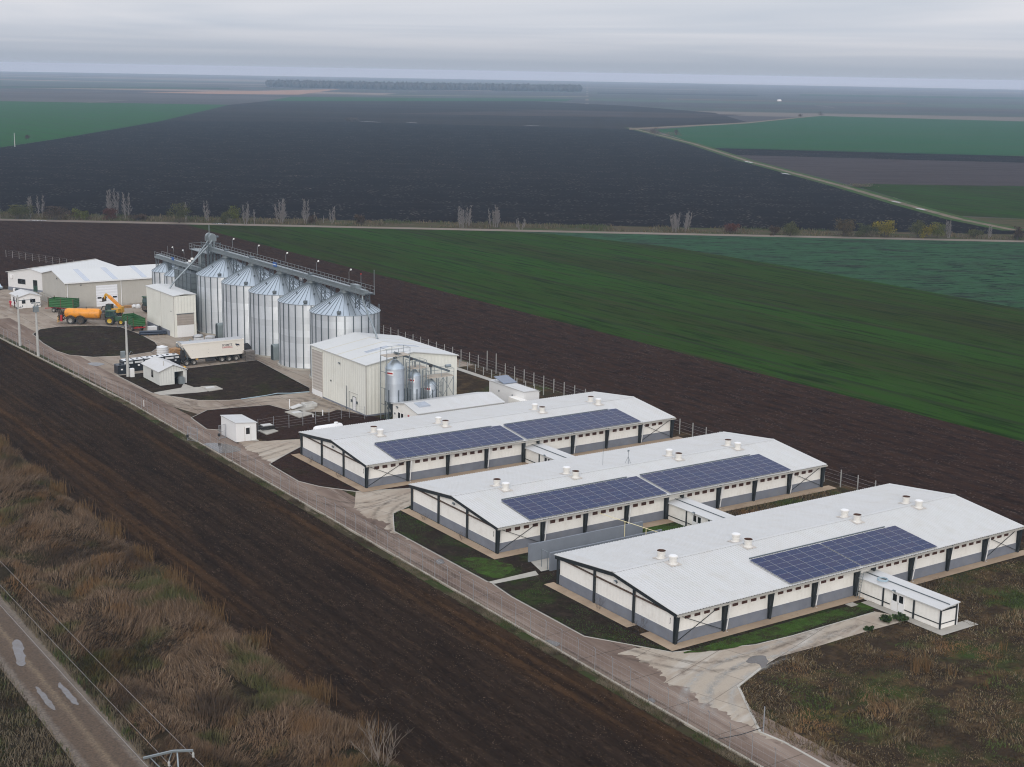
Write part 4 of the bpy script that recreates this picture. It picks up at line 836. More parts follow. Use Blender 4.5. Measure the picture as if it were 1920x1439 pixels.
    for j, uu_ in enumerate((6.6, 16.75, 33.0, 43.1)):
        for side in (0, 1):
            y = BW / 2 + (-1.0 if side == 0 else .85); op = (j in (1, 2)) == (side == 0); z0 = rz(y) + .10
            pr = [(.50, -.02), (.50, .04), (.40, .10), (.40, .48), (.44, .50), (.44, .54), (.40, .56), (.47, 1.02), (.50, 1.04), (.50, 1.10)]
            if op: pr += [(.47, 1.10), (.42, .62), (.02, .60)]
            else: pr += [(.45, 1.13), (.03, 1.16)]
            c_ = MB().lathe(pr, 20); o = c_.build('roof_fan', fan_white, t, True); o.location = (uu_, y, z0); o.scale = (.98, .98, .72)
            fl = MB().slab([(-.66, -.66, .0), (.66, -.66, .0), (.66, .66, .0), (-.66, .66, .0)], .05).build('flange', flange_mat, o); fl.rotation_euler = (math.atan(SL) * (1 if side == 0 else -1), 0, 0); fl.location = (0, 0, .03)
            if op: MB().lathe([(.005, .75), (.42, .76), (.462, 1.098)], 20, cap=False).build('fan_throat', rust_in, o, True)
            else: MB().lathe([(.40, 1.115), (.40, 1.17), (.02, 1.20)], 20).build('fan_lid', plain_white, o, True)
    floodlight(t, (-.3, BW / 2 - .6, HR - .75))
    MB().tube([(.08, .9, 2.45), (.02, .9, 2.4), (.02, .9, 2.0), (.04, .95, 1.85)], .025, 6).build('sensor_cable', dark_steel, t)
    return t


BARN_AT = [(82.42, 153.37), (82.78, 123.86), (82.92, 94.0)]
barn0 = make_barn(BARN_AT[2])
BLAB = ['farthest of the three white barns, beside the feed silos, with two solar arrays', 'middle white barn with antenna masts on its ridge and two solar arrays', 'nearest of the three white barns, with one solar array on its roof']
barns = [None, None, barn0]
for i in (0, 1): barns[i] = copy_tree(barn0); barns[i].location = (*BARN_AT[i], 0)
for i in range(3): tag(barns[i], BLAB[i], 'barn', 'long white livestock barns')

# concrete aprons round the barns
for i, (x, y) in enumerate(BARN_AT):
    nm = ('farthest', 'middle', 'nearest')[i]
    if i == 2:
        flat('apron', [(x - 1.3, y - 1.05), (x + BL + 1.4, y - 1.05), (x + BL + 1.4, y + .15), (x - .05, y + .15), (x - .05, y + 3.7), (x - 1.3, y + 3.7)], .15, apron_m, 'tan concrete apron at the foot of the %s barn' % nm, 'apron')
        flat('apron', [(x - 1.3, y + 5.6), (x - .05, y + 5.6), (x - .05, y + BW + .6), (x - 1.3, y + BW + .6)], .15, apron_m, 'tan apron strip under the gable of the nearest barn', 'apron')
    else:
        flat('apron', [(x - 1.3, y - 1.4), (x + BL + 1.4, y - 1.4), (x + BL + 1.4, y + .15), (x - .05, y + .15), (x - .05, y + BW + .6), (x - 1.3, y + BW + .6)], .15, apron_m, 'tan concrete apron at the foot of the %s barn' % nm, 'apron')


# annexes and solar arrays
def make_annex(loc):
    t = thing('annex', None, 'annex', loc); Wd, Ln, H0, H1 = 2.3, 10.6, 2.28, 2.52
    MB().prism([(0.05, 0.0), (Wd - .05, 0.0), (Wd - .05, H1 - .12), (0.05, H0 - .12)], -Ln + .05, .2, axis='y').build('wall', white_panel, t)
    MB().slab([(-.22, -Ln - .2, H0 - .02), (Wd + .2, -Ln - .2, H1 + .03), (Wd + .2, .15, H1 + .03), (-.22, .15, H0 - .02)], .10).build('roof', white_roof, t)
    MB().box(Wd * .5, Wd * .5 + .09, -Ln, .1, 2.44, 2.5).build('cable_tray', zinc_dark, t)
    for y in (-.06, -3.4, -7.3, -Ln + .02):
        MB().box(-.07, .05, y - .07, y + .07, 0, H0 - .13).build('post', dark_steel, t)
    MB().box(Wd - .09, Wd + .03, -Ln - .05, -Ln + .07, 0, H1 - .14).build('post', dark_steel, t)
    for a, c in ((-.13, -3.33), (-3.47, -4.3), (-6.15, -7.23), (-7.37, -Ln + .09)):
        MB().box(-.03, .04, c, a, .62, .70).build('rail', dark_steel, t)
    for z in (.62, 1.96): MB().box(.05, Wd - .1, -Ln - .01, -Ln + .04, z, z + .08).build('rail', dark_steel, t)
    MB().box(-.06, Wd - .1, -Ln - .04, -Ln + .05, H0 - .2, H0 - .13).build('rail', dark_steel, t)
    d = MB().box(-.02, .06, -6.1, -4.5, .04, 2.08).build('double_door', plain_white, t)
    for y in (-5.95, -5.15): MB().box(-.035, -.015, y, y + .5, 1.2, 1.92).build('door_window', black_glass, d)
    MB().box(-.035, -.015, -5.32, -5.29, .06, 2.06).build('door_seam', gutter_grey, d); MB().bar((-.06, -5.4, 1.0), (-.06, -5.4, 1.12), .03).build('handle', zinc_dark, d)
    floodlight(t, (-.22, -4.9, H0 - .05))
    MB().box(.06, Wd - .06, .22, .3, H1 - .1, HE - .05).build('upper_panel', white_panel, t)
    MB().tube([(Wd + .1, -Ln - .05, H1 - .1), (Wd + .1, -Ln - .05, .1)], .05, 8).build('downpipe', plain_white, t, True)
    return t


an0 = make_annex((BARN_AT[2][0] + 24.25, BARN_AT[2][1] - .05))
tag(an0, 'flat white annex with double door and ladder, fully visible at the nearest barn', 'annex', 'annexes on the barn fronts')
for i, lb in ((0, 'white annex of the farthest barn, half hidden behind the middle barn roof'), (1, 'white annex of the middle barn, half hidden behind the nearest barn roof')):
    a_ = copy_tree(an0); a_.location = (BARN_AT[i][0] + 24.25, BARN_AT[i][1] - .05, 0); tag(a_, lb, 'annex', 'annexes on the barn fronts')
x0 = BARN_AT[2][0] + 24.25
flat('apron', [(x0 - 1.1, 82.2), (x0 + 4.3, 82.2), (x0 + 4.3, 83.6), (x0 + 2.6, 83.6), (x0 + .0, 83.6), (x0 + .0, 92.4), (x0 - 1.1, 92.4)], .155, conc_slab, 'grey concrete strip around the nearest annex', 'apron')
ARR = [(0, 4.05, 12, 'left solar array on the farthest barn roof'), (0, 24.38, 12, 'right solar array on the farthest barn roof'), (1, 4.05, 12, 'left solar array on the middle barn roof'), (1, 24.38, 12, 'right solar array on the middle barn roof'), (2, 14.3, 13, 'only solar array on the nearest barn roof')]
PW, PH = 1.655, .985
pm = MB().slab([(.02, .006, .035), (PW - .02, .006, .035), (PW - .02, PH - .006, .035), (.02, PH - .006, .035)], .035); bpy.data.objects; pme = pm.build('solar_panel', [frame_white, solar_cells])
me_ = pme.data; bpy.data.objects.remove(pme)
import bmesh
bm = bmesh.new(); bm.from_mesh(me_)
top = [f for f in bm.faces if f.normal.z > .9]
r_ = bmesh.ops.inset_individual(bm, faces=top, thickness=.013)
for f in top: f.material_index = 1
bm.to_mesh(me_); bm.free()
for bi, u0, nc, lb in ARR:
    x, y = BARN_AT[bi]; v0 = -.30
    t = thing('solar_array', lb + ', rows of dark blue panels', 'solar array', (x + u0, y + v0, rz(v0) + .21), group='solar arrays on the barn roofs'); t.rotation_euler = (math.atan(SL), 0, 0)
    gap = 0
    for c in range(nc):
        if nc == 13 and c == 6: gap = .16
        for r in range(6):
            o = bpy.data.objects.new('solar_panel', me_); COL.objects.link(o); o.parent = t; o.location = (c * PW + gap, r * PH, 0)
    LX = nc * PW + gap
    f = MB()
    for r in range(6):
        for q in (.25, .72): f.box(-.05, LX + .05, r * PH + q - .02, r * PH + q + .02, -.07, -.005)
    f.build('mounting_rails', frame_white, t)
    MB().box(.4, LX - 1.2, 6 * PH + .35, 6 * PH + .47, -.11, -.02).build('cable_tray', zinc_dark, t)

# ladder, hose coil, antennas and small fittings on the barns
t = thing('ladder', 'aluminium ladder leaning on the nearest annex beside the barn column', 'ladder', (x0 - .55, 93.35, .15))
for s_ in (-.2, .2): MB().bar((0, s_, 0), (.45, s_, 2.9), .05, .03).build('side_rail', zinc, t)
for i in range(9): MB().bar((.045 + .044 * i, -.2, .28 + .285 * i), (.045 + .044 * i, .2, .28 + .285 * i), .03).build('rung', zinc, t)
b = MB()
for k in range(3): b.tube([(.55 * (1 - .05 * k) * math.cos(a), .55 * (1 - .05 * k) * math.sin(a), .03 + .05 * k) for a in np.linspace(0, 2 * math.pi, 25)], .03, 6, cap=False)
o = b.build('hose_coil', hose_blue, None, True); o.location = (x0 + .75, 91.4, 2.5); tag(o, 'coil of pale blue hose on the annex roof', 'hose')
bx, by = BARN_AT[1]
t = thing('antenna_mast', 'slim tripod antenna on the middle barn ridge', 'antenna', (bx + 25.9, by + BW / 2 + .35, HR + .1))
MB().tube([(0, 0, .0), (0, 0, 1.7)], .025, 6).build('mast', zinc_dark, t)
for a in (0, 2.1, 4.2): MB().bar((0, 0, .9), (.4 * math.cos(a), .4 * math.sin(a), -.02), .03).build('leg', zinc_dark, t)
MB().box(-.14, .14, -.03, .03, 1.55, 1.75).build('antenna', zinc, t)
o = MB().tube([(0, 0, -.3), (0, 0, 2.6)], .02, 6).build('lightning_rod', zinc_dark); o.location = (bx + 23.2, by + BW / 2 + 2.0, HR); tag(o, 'thin metal rod rising from the middle barn roof', 'rod')
o = MB().lathe([(.16, 0), (.20, .12), (.20, .42), (.12, .5)], 12).build('standpipe', plain_white); o.location = (112.2, 90.6, .1); tag(o, 'small white capped pipe standing behind the nearest annex', 'pipe')
q = gp(1597, 1137)
o = MB().box(-.5, .5, -.4, .4, .0, .06).build('drain_cover', conc_slab); o.location = (q[0], q[1], .14); tag(o, 'square concrete drain cover in the grass by the annex', 'drain cover')

# grey walls between middle and nearest barn
o = MB().box(84.3, 100.0, 119.85, 120.05, .0, 2.1); o.box(84.22, 84.3, 119.82, 120.08, 0, 2.16)
tag(o.build('grey_wall', wall_grey), 'long grey panel wall in front of the middle barn', 'wall')
o = MB().box(84.6, 100.0, 116.45, 116.65, .0, 2.1); tag(o.build('grey_wall', wall_grey), 'grey panel wall just behind the nearest barn roof', 'wall')
flat('footpath', [(83.6, 116.7), (100, 116.7), (100, 119.8), (84.4, 119.8)], .15, conc_slab, 'concrete floor between the two grey walls', 'path')
t = thing('wall_gate', 'thin steel gate frame at the opening of the grey walls', 'gate', (84.5, 116.8, .15))
for y in (0, 1.1): MB().bar((0, y, 0), (0, y, 1.95), .05).build('post', zinc, t)
MB().bar((0, -.02, 1.95), (0, 1.12, 1.95), .05).build('top_rail', zinc, t)
t = thing('pipe_stand', 'yellow gas pipe on posts between the middle and nearest barn', 'pipe', (0, 0, 0))
MB().tube([(96.4, 123.5, 2.72), (97.8, 114.2, 2.72)], .035, 8).build('pipe', yellow_pipe, t, True)
for x, y in ((97.0, 119.4), (97.45, 116.2)): MB().tube([(x, y, 0), (x, y, 2.7)], .04, 8).build('post', yellow_pipe, t, True)


# ================================================================== OTHER BUILDINGS
def wall_prism(t, x0, x1, y0, y1, eave, ridge, axis, m, lo=0.0, name='wall', lo_side=None):
    if axis == 'y':
        c = (x0 + x1) / 2; MB().prism([(x0, lo), (x1, lo), (x1, eave), (c, ridge), (x0, eave)], y0, y1, 'y').build(name, m, t)
    else:
        c = (y0 + y1) / 2; MB().prism([(y0, lo), (y1, lo), (y1, eave), (c, ridge), (y0, eave)], x0, x1, 'x').build(name, m, t)


def roof_gable(t, x0, x1, y0, y1, eave, ridge, axis, m, oe=.3, og=.2, th=.12, cap=None):
    b = MB()
    if axis == 'y':
        c = (x0 + x1) / 2; k = (ridge - eave) / (c - x0); ze = eave - k * oe + .02
        b.slab([(x0 - oe, y0 - og, ze + th), (c - .001, y0 - og, ridge + .02 + th), (c - .001, y1 + og, ridge + .02 + th), (x0 - oe, y1 + og, ze + th)], th)
        b.slab([(c + .001, y0 - og, ridge + .02 + th), (x1 + oe, y0 - og, ze + th), (x1 + oe, y1 + og, ze + th), (c + .001, y1 + og, ridge + .02 + th)], th)
    else:
        c = (y0 + y1) / 2; k = (ridge - eave) / (c - y0); ze = eave - k * oe + .02
        b.slab([(x0 - og, y0 - oe, ze + th), (x1 + og, y0 - oe, ze + th), (x1 + og, c - .001, ridge + .02 + th), (x0 - og, c - .001, ridge + .02 + th)], th)
        b.slab([(x0 - og, c + .001, ridge + .02 + th), (x1 + og, c + .001, ridge + .02 + th), (x1 + og, y1 + oe, ze + th), (x0 - og, y1 + oe, ze + th)], th)
    return b.build('roof', m, t)


mill_roof = mat('mill_roof', (0.515, 0.525, 0.52), 0.5, var=0.3, vscale=0.25, col2=(0.47, 0.475, 0.455), rib=('v', 1.0, 0.1))
# feed mill hall
t = thing('feed_mill', 'big white ribbed hall with tall roller door behind the feed silos', 'building', (100.6, 187.2))
MW, MD, ME, MR = 16.2, 18.6, 8.05, 9.35
wall_prism(t, 0, MW, 0, MD, ME, MR, 'y', rib_panel)
roof_gable(t, 0, MW, 0, MD, ME, MR, 'y', mill_roof, .22, .3)
MB().box(-.05, MW + .05, -.06, MD + .05, 0, .32).build('plinth', plinth_grey, t)
d = MB().box(-.07, .02, 14.7, 18.3, .1, 7.55).build('roller_door', door_grey, t); MB().box(-.10, -.07, 14.55, 18.45, 7.55, 7.75).build('lintel', rib_panel, d)
MB().box(-.09, -.065, 14.7, 18.3, .12, 1.0).build('door_panel', plain_white, d)
d = MB().box(-.06, .02, 3.3, 4.25, .3, 2.35).build('side_door', plain_white, t)
MB().box(-.075, -.055, 3.2, 3.3, .3, 2.4).box(-.075, -.055, 4.25, 4.35, .3, 2.4).box(-.075, -.055, 3.2, 4.35, 2.4, 2.48).build('door_frame', zinc_dark, d)
for y in (2.95, 4.75): MB().box(-.09, .0, y - .2, y + .2, 1.45, 1.85).build('electric_box', zinc_dark, t)
MB().box(-.06, .01, 2.6, 5.6, 2.95, 3.0).build('cable_tray', gutter_grey, t); MB().box(-.06, .01, 5.55, 5.6, .3, 3.0).build('cable_tray', zinc_dark, t)
MB().bar((-.45, 5.7, 0), (-.45, 5.7, 3.9), .09).build('flag_post', zinc_dark, t)
floodlight(t, (-.2, 8.6, 6.9)); MB().box(-.12, 0, 11.6, 11.8, 3.4, 3.65).build('wall_socket', zinc_dark, t)
MB().box(-.10, -.0, -.08, .0, .3, ME).build('corner_trim', gutter_grey, t)
k = (MR - ME) / (MW / 2)
for y in (4.6, 9.3, 13.6):                        # sheet joints over the roof
    b = MB()
    for xa, xb in ((-.2, MW / 2 - .01), (MW + .2, MW / 2 + .01)):
        za = ME + k * min(xa, MW - xa) + .145; zb = MR + .145; b.slab([(xa, y - .16, za), (xb, y - .16, zb), (xb, y + .16, zb), (xa, y + .16, za)], .02)
    b.build('roof_joint', mat('joint_tan', (0.50, 0.48, 0.40), 0.7, var=.3), t)
for xa, xb, y in ((3.2, 7.2, 6.2), (9.3, 12.9, 6.6)):
    za, zb = (ME + k * min(q, MW - q) + .17 for q in (xa, xb)); MB().slab([(xa, y - .55, za), (xb, y - .55, zb), (xb, y + .55, zb), (xa, y + .55, za)], .04).build('skylight', skylight_mat, t)

# intake tower
t = thing('intake_tower', 'narrow tall white intake building with brown roller door before the silos', 'building', (99.1, 262.85))
IW, ID = 4.5, 15.0
MB().prism([(0, 0), (IW, 0), (IW, 8.2), (0, 8.2)], 0, ID, 'y').build('wall', rib_panel, t)
MB().slab([(-.15, -.15, 8.36), (IW / 2, -.15, 8.62), (IW / 2, ID + .15, 8.62), (-.15, ID + .15, 8.36)], .14).slab([(IW / 2 + .002, -.15, 8.62), (IW + .15, -.15, 8.40), (IW + .15, ID + .15, 8.40), (IW / 2 + .002, ID + .15, 8.62)], .14).build('roof', mill_roof, t)
MB().box(-.04, IW + .02, 2.5, ID, 0, 1.1).build('plinth', plinth_grey, t)
d = MB().box(.55, 4.0, -.06, .02, .05, 4.6).build('roller_door', plain_white, t); MB().box(.55, 4.0, -.08, -.055, 2.45, 4.6).build('upper_panel', mat('door_brown', (0.33, 0.29, 0.255), .7, var=.3, rib=('z', .5, .2)), d)
MB().box(1.5, 2.3, -.09, -.06, .1, 2.1).box(1.54, 2.26, -.10, -.085, .14, 2.06).build('wicket_door', plain_white, d); MB().box(.5, 4.05, -.1, -.02, 4.6, 4.75).build('lintel', zinc_dark, d)
MB().box(-.03, .0, 7.0, 7.07, 0, 8.2).build('panel_joint', gutter_grey, t); MB().box(-.03, .03, -.03, .03, 0, 8.2).build('corner_trim', gutter_grey, t)
MB().box(-.1, 0, 1.4, 1.55, 5.0, 5.2).build('wall_lamp', zinc_dark, t)

# long warehouse
t = thing('warehouse', 'long beige warehouse with white sectional door and grey skylight strips', 'building', (91.0, 305.7))
wall_prism(t, 0, 31, 0, 17, 5.75, 7.35, 'x', beige_panel); roof_gable(t, 0, 31, 0, 17, 5.75, 7.35, 'x', mill_roof, .25, .25)
MB().box(-.05, 31.03, -.05, 17.05, 0, .35).build('plinth', conc_slab, t)
d = MB().box(6.7, 11.45, -.07, .02, .1, 4.75).build('sectional_door', door_white, t)
for i in range(4): MB().box(6.95 + i * 1.13, 7.85 + i * 1.13, -.085, -.065, 1.85, 2.2).build('door_window', black_glass, d)
for x in (.45, 12.3): MB().tube([(x, -.1, 5.7), (x, -.1, .1)], .08, 8).build('downpipe', plain_white, t, True)
MB().box(-.25, 31.2, -.42, -.26, 5.6, 5.75).build('gutter', plain_white, t)
for x in (4.4, 10.6, 17.2, 24.5):
    for (ya, yb) in ((.1, 8.3), (16.9, 8.7)):
        za, zb = (5.75 + 1.6 / 8.5 * min(q, 17 - q) + .165 for q in (ya, yb)); MB().slab([(x, ya, za), (x + 1.15, ya, za), (x + 1.15, yb, zb), (x, yb, zb)], .03).build('skylight', skylight_mat, t)
floodlight(t, (-.15, 5.4, 6.1)); MB().box(3.3, 3.55, -.12, 0, 5.0, 5.2).build('wall_lamp', zinc_dark, t)
o = MB().box(90.2, 90.5, 309, 322.8, 0, 1.5).box(90.5, 91, 322.3, 322.8, 0, 1.5); tag(o.build('ramp_wall', conc_slab), 'low concrete wall under the gable of the beige warehouse', 'wall')

# office building, turned against the rest
ang = math.atan2(-8.85, 4.6)
t = thing('office', 'white office building with dark window and green door at the far left', 'building', (87.6, 338.3), R(0))
t.rotation_euler = (0, 0, ang)
OW, OD = 14.6, 20.5                               # local x along the front, y to the back
MB().prism([(0, .9), (OW, .9), (OW, 4.35), (OW / 2, 5.65), (0, 4.35)], 0, OD, 'y').build('wall', mat('office_white', (.60, .60, .60), .6, var=.2, col2=(.52, .52, .52)), t)
MB().box(-.06, OW + .06, -.06, OD, 0, .95).build('plinth', plinth_grey, t); roof_gable(t, 0, OW, 0, OD, 4.35, 5.65, 'y', mill_roof, .4, .3)
MB().box(OW + .07, OW + .1, 13.5, OD, .95, 4.2).build('side_cladding', wall_grey, t)
MB().box(OW / 2 - .25, OW / 2 + .25, -.3, OD + .3, 5.8, 5.83).build('ridge_cap', gutter_grey, t)
w = MB().box(3.2, 5.6, -.07, .01, 1.9, 3.05).build('window', dark_steel, t)
for xa in (3.35, 4.5): MB().box(xa, xa + .95, -.085, -.065, 2.02, 2.93).build('pane', black_glass, w)
d = MB().box(8.1, 9.4, -.07, .01, .5, 3.15).build('door', mat('door_green', (.015, .045, .03), .5), t); MB().box(8.2, 9.3, -.085, -.065, 1.9, 3.05).build('door_window', black_glass, d)
MB().box(.9, 1.7, -.3, 0, 3.1, 3.85).build('air_conditioner', plain_white, t)
MB().box(2.0, 2.5, -.5, -.1, .0, .8).build('air_conditioner', plain_white, t); MB().box(2.6, 3.1, -.6, -.1, 0, .7).build('heat_pump', zinc_dark, t)
MB().box(7.8, 9.7, -1.6, -.08, 0, .45).build('doorstep', conc_slab, t)
t2 = thing('car', 'pale blue hatchback cut by the left edge beside the office', 'car', (85.3, 340.8, .1), ang - .35)
b = MB().prism([(-2.0, .35), (1.95, .35), (2.05, .75), (1.2, .92), (.55, 1.42), (-1.2, 1.46), (-1.95, 1.0), (-2.05, .6)], -.85, .85, 'y'); b.build('body', car_paint, t2)
MB().prism([(.62, .98), (1.12, .93), (.53, 1.37), (.45, 1.37)], -.74, .74, 'y').prism([(-1.75, 1.02), (1.0, .95), (.5, 1.36), (-1.15, 1.39)], -.87, .87, 'y').build('windows', black_glass, t2)


def wheel(parent, loc, r, w, rimm=rim_grey, axis='y', rr=.55, tyre=rubber):
    pr = [(r * rr, -w / 2), (r * .92, -w / 2), (r, -w * .36), (r, w * .36), (r * .92, w / 2), (r * rr, w / 2)]
    o = MB().lathe(pr, 18, axis=axis, cap=False).build('wheel', tyre, parent, True); o.location = loc
    MB().lathe([(.02, -w * .30), (r * rr * .35, -w * .36), (r * rr * .5, -w * .2), (r * rr, -w * .42), (r * rr, w * .42), (r * rr * .5, w * .2), (r * rr * .35, w * .36), (.02, w * .30)], 18, axis=axis).build('rim', rimm, o, True)
    return o


for x in (-1.25, 1.25):
    for y in (-.78, .78): wheel(t2, (x, y, .32), .32, .2)

# gate house, hut, cabin, low shed, container
t = thing('gatehouse', 'small white gatehouse with shallow roof behind the two red clothed people', 'cabin', (82.5, 311.0))
wall_prism(t, 0, 4.6, 0, 6.2, 2.55, 3.2, 'y', plain_white); roof_gable(t, 0, 4.6, 0, 6.2, 2.55, 3.2, 'y', white_roof, .3, .3)
for nm, y, z0, z1, w_ in (('window', 3.3, 1.2, 2.1, .9), ('window', 1.0, 1.2, 2.1, .9)): MB().box(-.05, .01, y, y + w_, z0, z1).build(nm, black_glass, t)
d = MB().box(.5, 1.5, -.06, .01, .05, 2.1).build('door', plain_white, t); MB().box(.62, 1.38, -.08, -.05, 1.1, 1.95).build('door_window', black_glass, d)
MB().box(2.4, 3.5, -.05, .01, 1.25, 2.0).build('window', black_glass, t)
t = thing('hut', 'white ribbed hut with open doorway and one dark side window', 'hut', (81.24, 223.0))
HW, HD = 4.5, 7.8
MB().prism([(0, 0), (2.55, 0), (2.55, 2.2), (2.55, 3.1), (2.25, 3.35), (0, 2.5)], 0, .12, 'y').prism([(2.55, 2.2), (4.1, 2.2), (4.1, 2.62), (2.55, 3.22)], 0, .12, 'y').box(4.1, HW, 0, .12, 0, 2.5).box(0, .12, .12, HD, 0, 2.5).box(HW - .12, HW, .12, HD, 0, 2.5).prism([(.12, 0), (HW - .12, 0), (HW - .12, 2.5), (2.25, 3.35), (.12, 2.5)], HD - .12, HD, 'y').build('wall', mat('hut_panel', (.62, .63, .60), .55, var=.2, rib=('v', .45, .4)), t)
roof_gable(t, 0, HW, 0, HD, 2.52, 3.4, 'y', white_roof, .3, .3, .08)
MB().box(-.04, .0, 3.0, 3.9, .95, 2.15).build('window', black_glass, t); MB().box(.12, HW - .12, .13, HD - .13, .02, .1).build('floor', conc_slab, t)
MB().tube([(1.3, 1.6, 2.9), (1.3, 1.6, 3.9)], .06, 8).build('flue', gutter_grey, t); MB().tube([(HW + .06, -.1, 2.4), (HW + .06, -.1, .1)], .06, 8).build('downpipe', plain_white, t)
o = MB().box(-.45, .45, -.4, .4, 0, 1.1).box(-.35, .2, -.3, .3, 1.1, 1.25); o = o.build('water_heater', zinc); o.location = (84.85, 222.75, .15); tag(o, 'grey metal cabinet standing in the hut doorway', 'cabinet')
t = thing('cabin', 'small white flat roofed cabin with glazed door by the road gate', 'cabin', (77.43, 182.8))
MB().prism([(0, 0), (3.1, 0), (3.1, 2.55), (0, 2.85)], 0, 5.3, 'y').build('wall', plain_white, t)
MB().slab([(-.1, -.1, 2.96), (3.25, -.1, 2.64), (3.25, 5.4, 2.64), (-.1, 5.4, 2.96)], .1).build('roof', white_roof, t)
d = MB().box(1.35, 2.2, -.06, .01, .1, 2.15).build('door', plain_white, t); MB().box(1.5, 2.05, -.08, -.05, 1.1, 2.0).build('door_window', black_glass, d)
MB().box(1.3, 1.35, -.05, 0, .1, 2.2).box(2.2, 2.25, -.05, 0, .1, 2.2).build('door_frame', gutter_grey, t); MB().box(-.1, 3.2, -.7, 5.4, 0, .09).build('base_slab', conc_slab, t)
t = thing('low_shed', 'low white shed with roof light squeezed between feed silos and farthest barn', 'shed', (102.3, 174.6))
wall_prism(t, 0, 15, 0, 7.4, 2.95, 3.7, 'x', white_panel); roof_gable(t, 0, 15, 0, 7.4, 2.95, 3.7, 'x', white_roof, .3, .2)
MB().box(9.2, 15.3, -.2, 7.6, 3.0, 3.02).build('flashing', gutter_grey, t)
MB().slab([(1.2, 1.6, 3.62), (3.1, 1.6, 3.62), (3.1, 3.3, 3.82), (1.2, 3.3, 3.82)], .25).build('skylight', skylight_mat, t)
for y in (4.3, 5.2): MB().box(-.04, .01, y, y + .55, .9, 2.0).build('window', black_glass, t)
floodlight(t, (-.15, 5.9, 2.75)); MB().box(-.04, .0, 2.4, 2.9, 1.7, 2.2).build('warning_sign', red_paint, t)
MB().box(-.1, 0, 6.6, 6.8, 1.5, 1.75).build('wall_socket', zinc_dark, t)
t = thing('container_building', 'white container like building with tilted solar panel behind the low shed', 'building', (123.9, 178.6))
MB().prism([(0, 0), (2.9, 0), (2.9, 2.75), (2.45, 2.95), (0, 2.95)], 0, 10.0, 'y').build('wall', plain_white, t)
MB().slab([(-.1, -.1, 3.08), (2.5, -.1, 3.08), (2.5, 10.1, 3.08), (-.1, 10.1, 3.08)], .12).slab([(2.502, -.1, 3.08), (3.0, -.1, 2.85), (3.0, 10.1, 2.85), (2.502, 10.1, 3.08)], .1).build('roof', white_roof, t)
for y in (3.2, 7.0): MB().box(-.08, 0, y, y + .15, 1.7, 2.0).build('wall_socket', zinc_dark, t)
MB().box(-1.2, -.0, -.9, 2.6, 0, 1.9).build('side_box', white_panel, t)
t = thing('solar_collector', 'pale tilted solar collector on the container building roof', 'solar panel', (125.3, 186.0, 3.1))
MB().slab([(-1.3, -1.5, .12), (1.3, -1.5, .12), (1.3, 1.5, .75), (-1.3, 1.5, .75)], .06).build('panel', mat('collector', (.14, .17, .23), .15, var=.2), t)
for x in (-1.1, 1.1): MB().bar((x, 1.35, -.05), (x, 1.35, .62), .05).build('leg', zinc, t); MB().bar((x, -1.35, -.05), (x, -1.35, .1), .05).build('leg', zinc, t)

# ================================================================== SILOS
def make_silo(R0, eave, apex, nst, nrib, big=True):
    t = thing('grain_silo', None, 'silo', (0, 0, 0))
    MB().lathe([(R0, .0), (R0, eave)], 96, cap=False).build('wall', silo_wall, t, True)
    MB().lathe([(R0 + .35, 0), (R0 + .35, .28), (R0, .30)], 48, cap=False).build('base_ring', conc_slab, t)
    b = MB(); rn = .85 if big else .5; n = nrib; pts = []
    for r, z in ((R0 + .16, eave - .09), (rn, apex)):
        for j in range(n): a = 2 * math.pi * j / n; pts.append((r * math.cos(a), r * math.sin(a), z))
    k = b.add(pts)
    for j in range(n): b.face(k + j, k + (j + 1) % n, k + n + (j + 1) % n, k + n + j)
    b.lathe([(R0 + .16, eave - .09), (R0 + .16, eave - .16), (R0 - .05, eave - .16)], 48, cap=False)
    b.build('roof', zinc_roof, t, True)
    b = MB()
    for j in range(n):
        a = 2 * math.pi * j / n; c, s_ = math.cos(a), math.sin(a)
        b.bar(((R0 + .14) * c, (R0 + .14) * s_, eave - .05), (rn * c, rn * s_, apex + .05), .06, .05)
    b.build('roof_ribs', zinc_dark, t)
    b = MB().lathe([(rn + .1, apex - .06), (rn + .1, apex + .12), (rn - .05, apex + .14), (rn - .05, apex + .5), (rn + .1, apex + .52), (rn + .1, apex + .62), (.1, apex + .66)], 20); b.build('neck', zinc, t, True)
    for j in range(nst):
        a = 2 * math.pi * (j + .5) / nst; c, s_ = math.cos(a), math.sin(a); o = MB().box(0, .10, -.085, .085, .05, eave - .12).build('stiffener', zinc_dark, t)
        o.location = (R0 * c, R0 * s_, 0); o.rotation_euler = (0, 0, a)
    if big:
        a = R(-128); c, s_ = math.cos(a), math.sin(a); rr = R0 - .35; zz_ = eave + .25
        h = MB().box(-.35, .35, -.3, .3, 0, .35).build('roof_hatch', zinc_dark, t); h.location = (rr * c, rr * s_, zz_); h.rotation_euler = (0, 0, a)
        for aa, f in ((R(-165), .6), (R(-70), .55), (R(-110), .62)):
            v_ = MB().lathe([(.14, 0), (.14, .25), (.2, .27), (.02, .36)], 10).build('roof_vent', zinc_dark, t); v_.location = (R0 * f * math.cos(aa), R0 * f * math.sin(aa), eave + (apex - eave) * (1 - (R0 * f - .85) / (R0 - .85)))
        b = MB()                                   # ladder with safety hoops on the far right flank
        a = R(-8); cx_, cy_ = (R0 + .25) * math.cos(a), (R0 + .25) * math.sin(a)
        for w in (-.22, .22): b.bar((cx_, cy_ + w, .3), (cx_, cy_ + w, eave + .6), .05)
        for i in range(36): b.bar((cx_, cy_ - .22, .5 + i * .31), (cx_, cy_ + .22, .5 + i * .31), .03)
        b.build('ladder', zinc, t)
    return t


